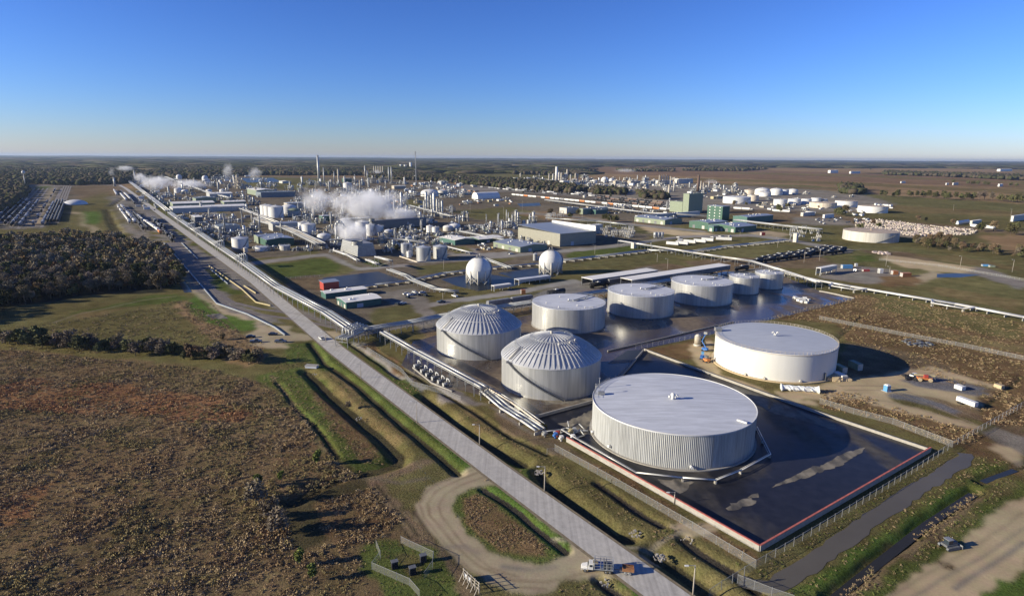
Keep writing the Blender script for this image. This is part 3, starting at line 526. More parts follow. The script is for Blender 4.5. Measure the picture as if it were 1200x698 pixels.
def big_tank(x, y, r_, h, label, kind, name='storage_tank', shell='clad_grey', roof='roof_pale'):
    t = thing(name, label, 'tank', (x, y, .04)); va = view_az(x, y); n = 120
    s = MB()
    if kind == 'ribbed':                             # corrugated cladding, real folds
        n = 300; prof = [(0, 1)]; vs = []
        for z in (0, h):
            for i in range(n*2): a = PI*i/n; q = r_+(.10 if i % 2 else -.06); vs.append((q*math.cos(a), q*math.sin(a), z))
        s.add(vs, [(i, (i+1) % (2*n), 2*n+(i+1) % (2*n), 2*n+i) for i in range(2*n)], False)
    else:
        s.rev([(r_, 0), (r_, h)], 160)
    s.obj('shell', shell, t)
    rf = MB()
    if kind == 'dome':                               # ribbed aluminium-clad dome in three tiers
        CP = lambda f: math.sqrt(29.5**2-(f*r_)**2)-math.sqrt(29.5**2-r_**2)     # spherical cap
        H1, H2, H3 = CP(.72), CP(.43), CP(0)
        rf.rev([(r_+.25, h-.15), (r_+.25, h+.05)]+[(r_*f, h+CP(f)) for f in (.93, .86, .79, .72)]+[(r_*.72, h+H1+.12)]+[(r_*f, h+CP(f)+.12) for f in (.65, .57, .5, .43)]+[(r_*.43, h+H2+.3), (r_*.40, h+H2+.32)]+[(r_*f, h+CP(f)+.3) for f in (.3, .2, .1, .03)]+[(.01, h+H3+.4)], 120, smooth=False)
        ro = rf.obj('roof', 'roof_rib', t); rb = MB()
        for k in range(60):
            a = 2*PI*k/60; c, d = math.cos(a), math.sin(a); T = lambda F, e, w_, q: [rb.bar((c*r_*f0, d*r_*f0, h+CP(f0)+e), (c*r_*f1, d*r_*f1, h+CP(f1)+e), w_, q) for f0, f1 in zip(F, F[1:])]
            T((1.0, .93, .86, .79, .725), .12, .42, .42); T((.71, .65, .57, .5, .435), .22, .34, .4)
            if k % 2 == 0: T((.40, .3, .2, .1, .04), .36, .28, .34)
        rb.obj('rib', 'roof_rib', ro)
        e = MB(); railing(e, r_*.43, h+H2, 40); railing(e, r_*.74, h+H1-.2, 20, va-1.9, va-.9); e.obj('railing', 'galv', t)
        st = MB(); spiral(st, r_, .3, h, va+.25, va-.88, 1.1, 44); st.cb((r_+.3)*math.cos(va-.9), (r_+.3)*math.sin(va-.9), h, 2.6, 2.6, .15); st.obj('stair', 'steel_dark', t)
        w = MB(); a = va-.95
        w.tube([((r_+.05)*math.cos(a), (r_+.05)*math.sin(a), h+1), (r_*.73*math.cos(a), r_*.73*math.sin(a), h+H1+.9)], .3); w.cyl((0,0,h+H3), (0,0,h+H3+1.2), .5, .5); w.cyl((0,0,h+H3+1.2), (0,0,h+H3+1.5), .9, .3)
        for q in (.3, .8, 1.2): w.cyl((r_*.5*math.cos(va+q), r_*.5*math.sin(va+q), h+H2-.6), (r_*.5*math.cos(va+q), r_*.5*math.sin(va+q), h+H2+.7), .35)
        w.obj('vent', 'white_old', t)
    elif kind == 'ribbed':
        rf.rev([(r_+.22, h-.25), (r_+.22, h+.05), (r_*.5, h+.35), (.01, h+.65)], 160, smooth=False); rf.obj('roof', roof, t)
        g = MB()
        for i in range(160): a, c = 2*PI*i/160, 2*PI*(i+1)/160; g.bar(((r_+.2)*math.cos(a), (r_+.2)*math.sin(a), h+.12), ((r_+.2)*math.cos(c), (r_+.2)*math.sin(c), h+.12), .16, .2)
        g.obj('rim', 'white', t)
        w = MB(); w.cyl((0,0,h+.5), (0,0,h+2.1), .55); w.cyl((-1,.3,h+1), (-1,.3,h+1.8), .4); w.tube([(.8,-.3,h+1), (.8,-.3,h+2.1), (1.6,-.3,h+2.1), (1.6,-.3,h+1.6)], .25); w.sph((0,0,h+2.1), .75, z0=0); w.obj('vent', 'white', t)
        a = va+1.05; hx = MB(); hx.bar((r_*.86*math.cos(a), r_*.86*math.sin(a), h+.55), (r_*.98*math.cos(a), r_*.98*math.sin(a), h+.5), .7, .5); hx.obj('hatch', 'white', t)
        e = MB(); railing(e, r_-.2, h+.1, 22, va-2.1, va-1.35); 
        for q in (va-1.75, va-1.5): e.cyl((r_*.97*math.cos(q), r_*.97*math.sin(q), h), (r_*.97*math.cos(q), r_*.97*math.sin(q), h+3.6), .09); e.cb(r_*.97*math.cos(q), r_*.97*math.sin(q), h+3.5, .5, .5, .4)
        e.cb(r_*.9*math.cos(va-1.5), r_*.9*math.sin(va-1.5), h+.4, 2.2, 1.2, .9)
        e.obj('railing', 'steel', t); st = MB(); spiral(st, r_, .3, h, va-3.0, va-1.8, 1.0); st.obj('stair', 'steel', t)
        f = MB(); f.rev([(r_+.9, 0), (r_+.9, .35), (r_+.1, .35)], 100, smooth=False); f.obj('base_ring', 'concrete', t)
        nz = MB()
        for q, z in ((va-.75, 1.6), (va-1.2, 1.1), (va+.25, 1.4)): nz.cyl((r_*math.cos(q), r_*math.sin(q), z), ((r_+1.1)*math.cos(q), (r_+1.1)*math.sin(q), z), .45)
        nz.obj('nozzle', 'white', t)
    elif kind == 'white':
        rf.rev([(r_-.05, h-.1), (r_-.3, h+.02), (r_*.5, h+.35), (.01, h+.65)], 160, smooth=False); rf.obj('roof', roof, t)
        e = MB(); railing(e, r_-.1, h, 90); e.rev([(r_+.25, h-.35), (r_+.25, h-.2), (r_, h-.2)], 120, smooth=False); e.obj('railing', 'rust_shell', t)
        w = MB()
        for sx in (-1, 1): w.tube([(sx*.5,0,h+1), (sx*.5,0,h+2.2), (sx*1.2,0,h+2.5), (sx*1.6,0,h+2.0)], .3)
        w.cyl((0,0,h+1), (0,0,h+1.7), .5); w.obj('vent', 'white', t)
        f = MB(); f.rev([(r_+1.2, 0), (r_+1.2, .45), (r_, .45)], 120, smooth=False); f.obj('base_ring', 'tan', t)
        d = MB(); a = va+.92; d.bar(((r_+.05)*math.cos(a), (r_+.05)*math.sin(a), .3), ((r_+.05)*math.cos(a), (r_+.05)*math.sin(a), 3.6), 2.2, .25); d.obj('door_sheet', 'steel_dark', t)
        st = MB(); spiral(st, r_, .3, h, va-2.8, va-1.65, 1.0); st.cb((r_-1)*math.cos(va-1.55), (r_-1)*math.sin(va-1.55), h+.2, 3, 2, 1.6); st.obj('stair', 'steel', t)
        k = MB()
        for q in (va-.4, va-.1, va+.45): k.cyl((r_*math.cos(q), r_*math.sin(q), 1), ((r_+.8)*math.cos(q), (r_+.8)*math.sin(q), 1), .5)
        k.obj('nozzle', 'white_old', t)
    else:                                            # flat cone roof with a gangway and roof pipes
        rf.rev([(r_+.1, h-.2), (r_+.1, h+.02), (.01, h+.5)], 140, smooth=False); rf.obj('roof', roof, t)
        e = MB(); railing(e, r_, h, 60); g = va+2.4
        e.bar((r_*1.0*math.cos(g), r_*1.0*math.sin(g), h+.8), (r_*.1, -r_*.12, h+1.1), 1.0, .35); e.bar((-r_*.05, -r_*.15, h+1.1), (r_*.55, r_*.12, h+.9), .4, .3); e.obj('railing', 'steel', t)
        w = MB(); w.cyl((0,0,h+.5), (0,0,h+1.5), .5)
        for q, k in ((.6, .6), (2.0, .5), (3.6, .7), (5.0, .62), (va+.5, .9), (va-.3, .85)): w.cyl((r_*k*math.cos(q), r_*k*math.sin(q), h+.2), (r_*k*math.cos(q), r_*k*math.sin(q), h+1.1), .3)
        w.cb(r_*.88*math.cos(va+.75), r_*.88*math.sin(va+.75), h, 1.6, .8, .6); w.obj('vent', 'white', t)
        st = MB(); spiral(st, r_, .3, h, va-2.6, va-1.7, .9); st.obj('stair', 'steel', t)
        f = MB(); f.rev([(r_+.5, 0), (r_+.5, .4), (r_, .4)], 100, smooth=False); f.obj('base_ring', 'concrete_dark', t)
    return t
big_tank(53.9, 192.8, 26.3, 11.2, 'broad pale-roofed tank with vertically ribbed grey sides, nearest in the dark bund', 'ribbed', shell='clad_ribbed')
big_tank(118.4, 265.5, 25.5, 12.2, 'big smooth white round tank with railing, standing on sandy ground', 'white', shell='white_shell', roof='roof_dull')
big_tank(16.1, 239.8, 20.2, 12.4, 'grey tank with ribbed dome roof, the nearer of the two domed ones', 'dome')
big_tank(-15.9, 287.0, 20.4, 12.1, 'grey tank with ribbed dome roof, the farther one, next to the pipe rack', 'dome')
for a, l in (((31.4, 331.1, 20.2, 12.9), 'flat-roofed silver tank beyond the domed tanks, leftmost of the silver row'), ((77.7, 362.2, 19.7, 13.1), 'flat-roofed silver tank, second from the left in the silver row'),
             ((123.9, 393.5, 19.4, 12.9), 'flat-roofed silver tank, the wide middle one beside two smaller tanks'), ((161.1, 419.1, 10.0, 11.4), 'small silver tank, the nearer of the pair at the row end'), ((185.5, 436.4, 9.6, 11.0), 'small silver tank, farthest right of the silver row')):
    big_tank(*a, l, 'flat')
# ------------------------------------------------------------------ sphere tanks
def sphere_tank(px, yb, rpx, ytop, label, legs=10):
    p = V2(px, yb-2); d = p.length; r_ = rpx*d/F*math.cos(math.atan((yb-349)/F)) if rpx < 12 else rpx*(p.y*cp+HC*sp)/F
    top = hgt(p, px, ytop); cz = top-r_; t = thing('sphere_tank', label, 'tank', (p.x, p.y, 0))
    s = MB(); s.sph((0,0,cz), r_, 40, 24); s.obj('shell', 'white', t)
    for i in range(legs):
        a = 2*PI*(i+.5)/legs; c = 2*PI*(i+1.5)/legs; P = (r_*.98*math.cos(a), r_*.98*math.sin(a)); Q = (r_*.98*math.cos(c), r_*.98*math.sin(c))
        l = MB(); l.cyl((*P, 0), (*P, cz+.5), r_*.055, n=8); l.bar((*P, .3), (*Q, cz*.62), .28); l.bar((*Q, .3), (*P, cz*.62), .28); l.obj('leg', 'white_old', t)
    e = MB(); railing(e, r_*.22, cz+r_*.96, 12); e.cb(0, 0, cz+r_*.97, r_*.5, r_*.5, .2); e.cyl((r_*.1,0,cz+r_), (r_*.1,0,cz+r_+3.2), .25); e.cyl((-r_*.1,0,cz+r_), (-r_*.1,0,cz+r_+2), .35); e.obj('top_platform', 'steel', t)
    st = MB(); n = 26
    for i in range(n):
        f0, f1 = i/n, (i+1)/n; g = lambda f: (r_*1.06*math.cos(-1.1+f*1.7)*math.cos(max(0, f-.45)*1.35*1.9), r_*1.06*math.sin(-1.1+f*1.7)*math.cos(max(0, f-.45)*1.35*1.9), .3+(cz-.3)*min(1, f/.45)+r_*1.06*math.sin(max(0, f-.45)*1.35*1.9))
        st.bar(g(f0), g(f1), .9, .25)
    st.obj('stair', 'steel', t); return t
sphere_tank(561, 333, 14.8, 301.5, 'white sphere tank on legs by the ponds, the left one')
sphere_tank(645, 322, 13.6, 292.5, 'white sphere tank on legs by the ponds, the right one')
# ------------------------------------------------------------------ ordinary tanks:  px, y bottom, radius px, y top, roof, shell, label
def tank(px, yb, rpx, yt, roof, shell, label, rm=None, name='tank'):
    p0 = V2(px, yb); r_ = rpx*(p0.y*cp+HC*sp)/F; p = p0*(1+r_/p0.length); h = max(1.5, hgt(p, px, yt))
    dz = {'cone': .22, 'dome': .42, 'flat': .03, 'hemi': .9}[roof]*r_; h = max(h-dz, h*.5)
    t = thing(name, label, 'tank', (p.x, p.y, 0)); n = 40 if rpx > 6 else 20
    s = MB(); s.rev([(r_, 0), (r_, h)], n); s.obj('shell', shell, t); f = MB()
    if roof == 'flat': f.rev([(r_*1.0, h), (.01, h+dz)], n, smooth=False)
    elif roof == 'cone': f.rev([(r_*1.03, h-.05), (r_*.02, h+dz)], n)
    else: f.rev([(r_*math.cos(a), h+dz*math.sin(a)) for a in [PI/2*k/7 for k in range(8)][:-1]]+[(.01, h+dz)], n)
    f.cyl((0,0,h+dz*.9), (0,0,h+dz+.8), max(.3, r_*.04)); f.obj('roof', rm or ('white' if shell == 'white' else 'roof_pale'), t)
    if rpx > 4:
        e = MB(); railing(e, r_, h, 20); spiral(e, r_, .2, h, view_az(p.x, p.y)+.2, view_az(p.x, p.y)+1.2, .8, 14); e.obj('stair', 'steel', t)
    return t
for a in [
 (1019,284.5,30,269.5,'flat','white_old','big round white tank with a rusty-brown roof, standing alone at right','rust_top'),
 (282,291.5,9.3,276.5,'cone','white','white tank with a cone roof just beside the roadside pipe rack','roof_pale'),
 (312,254,6.2,238.3,'cone','white','white silo, the leftmost of three tightly grouped behind blue roofs',None),(316.5,254.5,6.2,239,'cone','white','white silo, middle of three tightly grouped behind blue roofs',None),(324,255,8.6,239.5,'cone','white','white silo, widest and rightmost of three behind blue roofs',None),
 (339,250,8.5,238.5,'dome','white','white domed tank right behind the three silos','white'),(345,253,7.5,243,'dome','white_old','pale greenish domed tank in shade right of the three silos','green_pale'),
 (355.5,272.5,5.5,258.5,'cone','white','white tank half hidden by its twin near the pipe bridge',None),(362.5,275,8,260,'cone','white','wide white tank in front of its twin near the pipe bridge',None),
 (380,282,8,272.5,'dome','white','low white domed tank beside the steam cloud','white'),
 (425,271,8.2,257,'cone','white','white tank, leftmost of the group behind the small steaming tower',None),(434.5,276,5.2,261,'cone','white','tall white tank, second in the group behind the steaming tower',None),(444,275.5,6,262.5,'cone','white','white tank, third in the group behind the steaming tower',None),
 (455.5,276,5.4,267.5,'dome','white_old','small pale blue-grey domed tank at the right end of the group','roof_pale'),(472,283,3.2,276,'cone','beige','small beige drum tank above two tall silver tanks',None),(479,285,4,276.5,'cone','steel_light','small silver drum tank above two tall silver tanks',None),
 (474.5,300.5,4.4,284,'cone','clad_grey','tall slim silver tank at the left of the grey tank row',None),(480,300,4,284.5,'cone','clad_grey','second slim silver tank in the grey tank row',None),(479.5,301.8,2.9,294,'flat','white','short white drum in front of the slim silver tanks',None),
 (496.5,306.5,8.4,287,'cone','clad_grey','round grey tank with light streaks, left one inside the red-edged kerb','roof_dull'),(516,303.5,8.4,286,'cone','clad_grey','round grey tank, right one inside the red-edged kerb','roof_dull'),
 (503.5,273.5,3.8,262.5,'cone','white','white tank, left of a touching pair in mid plant',None),(510.5,274,4.2,264,'cone','white','white tank, right of a touching pair in mid plant',None),
 (503.5,260.5,4.2,255.5,'flat','white','squat white tank behind the touching white pair',None),(525,270,6,262.5,'dome','white_old','low white domed tank between the white pair and the frame tank','white'),(533,268.5,6.8,260.5,'dome','white','wider white domed tank beside a square steel portal','white'),
 (503.5,228.5,10.5,219.8,'dome','white','broad low white dome tank behind the tall silver columns','white'),(519,227,6,219.5,'cone','white_old','pale cone-roofed tank beside the broad low white dome',None),(407.5,218.5,5.2,211.5,'cone','white','white tank left of the far process blocks',None),
 (210,210.5,3.2,204.5,'hemi','white','small white ball-topped tank, left of two beyond the steam','white'),(240.5,211.5,3.4,205.5,'hemi','white','small white ball-topped tank, right of two beyond the steam','white'),
 (209,226.5,4.2,220,'dome','white','white domed tank in front of the white steam, left one','white'),(217,227,3.8,222,'dome','white_old','white domed tank in front of the white steam, right one','white'),(245,226,3.4,221.5,'dome','white','little white domed tank right of the steam bank, left one','white'),(261,225.5,3.4,221,'dome','white','little white domed tank right of the steam bank, right one','white'),
 (307,294.5,7.5,288.5,'flat','white','low open white basin tank in front of the blue-roofed halls','roof_dull'),(334,293.5,6,287,'flat','white_old','low white basin tank at the corner of the walled yard','roof_dull'),(288,296,2.5,290,'flat','rust_shell','small brown drum beside the low white basin',None),
 (654,275.5,2,262,'cone','steel_light','slim silver vessel just left of the olive warehouse',None),(597.5,276,4.2,270.5,'dome','white','rounded white vessel by the left end of the olive warehouse','white'),(627,305.5,2.5,297,'flat','steel','small grey upright tank beside the right sphere',None),
 (631.5,305,1.6,300.5,'flat','white','tiny white tank left of the right sphere',None),
 # far right tank farm
 (878,227,5.2,220.5,'cone','rust_shell','rust-stained pale tank, leftmost of the far tank farm','rust_top'),(893,228,8.6,219.3,'dome','white','large white domed tank at the back left of the far farm','white'),(891,229.5,4,223,'flat','white_old','cream tank in front of the large domed one in the far farm',None),
 (909,228.5,7.5,220,'dome','white','white domed tank, middle of the back row in the far farm','white'),(919,228,5,221.8,'flat','roof_pale','bluish tank between two white domes in the far farm',None),(928.5,227.5,6.2,221,'dome','white','white domed tank, right end of the far back row','white'),
 (896,230,7,223.5,'cone','white','white cone-roofed tank between the far farm rows',None),(863,238,15.8,229,'flat','white','very broad low white tank in front of the far farm','white'),(882,235,6.5,227.8,'flat','rust_shell','cream tank touching the very broad low one','rust_top'),
 (914,240.5,7.6,233,'flat','white','white tank, leftmost of the near row in the far farm',None),(930.5,240,7.2,232.8,'flat','white','white tank, second of the near row in the far farm',None),(944.5,239.5,5.8,233,'flat','white','white tank, third of the near row in the far farm',None),
 (956,238,5.5,232,'flat','white','white tank, fourth of the near row in the far farm',None),(965.5,238,3.8,233.5,'flat','white_old','little white tank behind the broad rusty one',None),(964,244.5,15,237,'flat','rust_shell','broad cream tank with rusty roof edge and red mark','rust_top'),
 (991,243.5,12,235.5,'flat','white','broad white tank right of the rusty cream one','rust_top'),(1022,250.5,16,241.5,'flat','white','broad white tank at the right end of the far farm','rust_top'),
 (604,208.5,2.8,204.8,'flat','white_old','pale tank at the far left edge of the distant plant',None),(618,208,4,204.3,'cone','white','white tank left of the distant white columns',None),(696.5,212,3.2,208.5,'flat','white','white drum left of the distant sphere',None),
 (673,245.5,5,241,'flat','beige','round beige-topped tank by the small blue sign',None),(662,247,6,241.2,'flat','white','white open tank with a dark gangway by the rail yard',None),
 (470,195.5,1.6,190,'flat','white','first white silo on the horizon field, left of the mast',None),(475,195.5,1.6,190.3,'flat','white','second white silo on the horizon field, left of the mast',None),(481.5,195.5,1.5,187.3,'flat','white','tallest slim white silo close left of the mast',None),
 (685,229.5,2,226.5,'flat','white_old','small pale tank among far trees',None)]:
    tank(*a)
t = sphere_tank(708.5, 212.5, 4.4, 204.3, 'small white sphere tank in the distant plant', 8); sphere_tank(716.5, 211.8, 3, 206, 'smaller white sphere right beside the distant white sphere', 8)
# ------------------------------------------------------------------ buildings: left x, near corner (x,y), right x, top y at near corner
def wall_len(N, dirv, pxt):
    lo, hi = 0.0, 400.0; s = 1 if prx(*(N+dirv*5)) > prx(*N) else -1
    for _ in range(40):
        m = (lo+hi)/2; q = N+dirv*m; 
        if q.y < 20: hi = m; continue
        if (prx(q.x, q.y)-pxt)*s < 0: lo = m
        else: hi = m
    return lo
def building(Lx, Nx, Ny, Rx, yt, wall, roof, label, kind='gable', cat='building', name='building', win=0, doors=0, open_=False, minh=2.5):
    N = V2(Nx, Ny); d = max(3, wall_len(N, GY, Lx)); w = max(3, wall_len(N, GX, Rx)); h = max(minh, hgt(N, Nx, yt))
    t = thing(name, label, cat, (N.x, N.y, 0), GA); rh = min(w, d)*.05
    b = MB()
    if open_:
        k = max(2, int(max(w, d)/8))
        for i in range(k+1):
            for j in (0, 1):
                if w > d: b.cb(w*i/k*.98+.2, d*j*.97+.2, 0, .4, .4, h)
                else: b.cb(w*j*.97+.2, d*i/k*.98+.2, 0, .4, .4, h)
        if w > d: b.box(0, w, -.1, .1, h*.55, h); b.box(0, w, d-.1, d+.1, h*.2, h)
        else: b.box(-.1, .1, 0, d, h*.55, h)
        b.obj('frame', wall, t)
    else:
        b.box(0, w, 0, d, 0, h if kind != 'arch' else h*.12)
        if kind == 'gable':
            if w > d: b.add([(0,0,h),(0,d,h),(0,d/2,h+rh),(w,0,h),(w,d,h),(w,d/2,h+rh)], [(0,2,1),(3,4,5)])
            else: b.add([(0,0,h),(w,0,h),(w/2,0,h+rh),(0,d,h),(w,d,h),(w/2,d,h+rh)], [(0,1,2),(3,5,4)])
        b.obj('wall', wall, t)
    f = MB(); o = .5; e = .12
    if kind == 'gable':
        P = ([(-o,-o,h+.03),(-o,d/2,h+rh+.15),(-o,d+o,h+.03)], w+2*o, (1,0)) if w > d else ([(-o,-o,h+.03),(w/2,-o,h+rh+.15),(w+o,-o,h+.03)], d+2*o, (0,1))
        A = [Vector(q) for q in P[0]]; D = Vector((*P[2], 0))*P[1]; up = Vector((0,0,e))
        vs = [q for q in A]+[q+up for q in A]+[q+D for q in A]+[q+up+D for q in A]
        f.add(vs, [(0,1,7,6),(1,2,8,7),(3,9,10,4),(4,10,11,5),(0,3,4,1),(1,4,5,2),(6,7,10,9),(7,8,11,10),(0,6,9,3),(2,5,11,8)])
    elif kind == 'arch':
        n = 12; c = [(w/2-(w/2+.3)*math.cos(PI*i/n), h*.1+ (h*.95)*math.sin(PI*i/n)) for i in range(n+1)] if w < d else [(d/2-(d/2+.3)*math.cos(PI*i/n), h*.1+(h*.95)*math.sin(PI*i/n)) for i in range(n+1)]
        L = max(w, d)
        for (a1, z1), (a2, z2) in zip(c, c[1:]):
            if w < d: f.add([(a1,0,z1),(a2,0,z2),(a2,L,z2),(a1,L,z1)], [(0,1,2,3)], True)
            else: f.add([(0,a1,z1),(0,a2,z2),(L,a2,z2),(L,a1,z1)], [(0,1,2,3)], True)
        if w < d: f.add([(a, 0, z) for a, z in c], [tuple(range(n+1))]); f.add([(a, L, z) for a, z in c], [tuple(range(n, -1, -1))])
        else: f.add([(0, a, z) for a, z in c], [tuple(range(n+1))]); f.add([(L, a, z) for a, z in c], [tuple(range(n, -1, -1))])
    elif kind == 'shed': f.add([(-o,-o,h+.05),(w+o,-o,h+.05),(w+o,d+o,h+min(3,d*.06)),(-o,d+o,h+min(3,d*.06)),(-o,-o,h+.2),(w+o,-o,h+.2),(w+o,d+o,h+.2+min(3,d*.06)),(-o,d+o,h+.2+min(3,d*.06))], [(3,2,1,0),(4,5,6,7),(0,1,5,4),(1,2,6,5),(2,3,7,6),(3,0,4,7)])
    else: f.box(-.25, w+.25, -.25, d+.25, h+.01, h+.35)
    ro = f.obj('roof', roof, t)
    rr_ = random.Random(int(Lx*7+Ny)); area = w*d
    if area > 150 and kind != 'arch' and not open_:
        v = MB()
        for _ in range(min(9, 2+int(area/250))):
            x, y = w*rr_.uniform(.15, .85), d*rr_.uniform(.15, .85); zz = h+.1 if kind != 'gable' else h+rh*(1-abs((y/d if w > d else x/w)-.5)*2)
            if rr_.random() < .5: v.cyl((x,y,zz-.2), (x,y,zz+1.0), .45, n=8)
            else: v.cb(x, y, zz-.2, 1.6, 1.2, 1.2)
        v.obj('roof_vent', 'roof_white', ro)
    if doors and not open_:
        for i in range(doors):
            q = MB(); y = d*(i+.5)/doors; dw = min(4, d/doors*.45); q.box(-.08, .05, y-dw/2, y+dw/2, 0, min(h*.6, 4.2)); q.obj('door', 'white_old' if i % 2 == 0 else 'steel_dark', t)
        q = MB(); q.box(w*.3, w*.3+min(4, w*.3), -.08, .05, 0, min(h*.6, 4.2)); q.obj('door', 'roof_dull', t)
    for i in range(win):
        rows = max(1, int(h/4)) if h > 9 else 1
        for j in range(rows):
            q = MB(); y = d*(i+.5)/win; z = h*(j+.62)/rows if rows > 1 else h*.55; dw = min(1.8, d/win*.4); dh = min(1.3, h*.25); q.box(-.07, .05, y-dw/2, y+dw/2, z-dh/2, z+dh/2); q.obj('window', 'glass' if h < 15 else 'white', t)
    return t
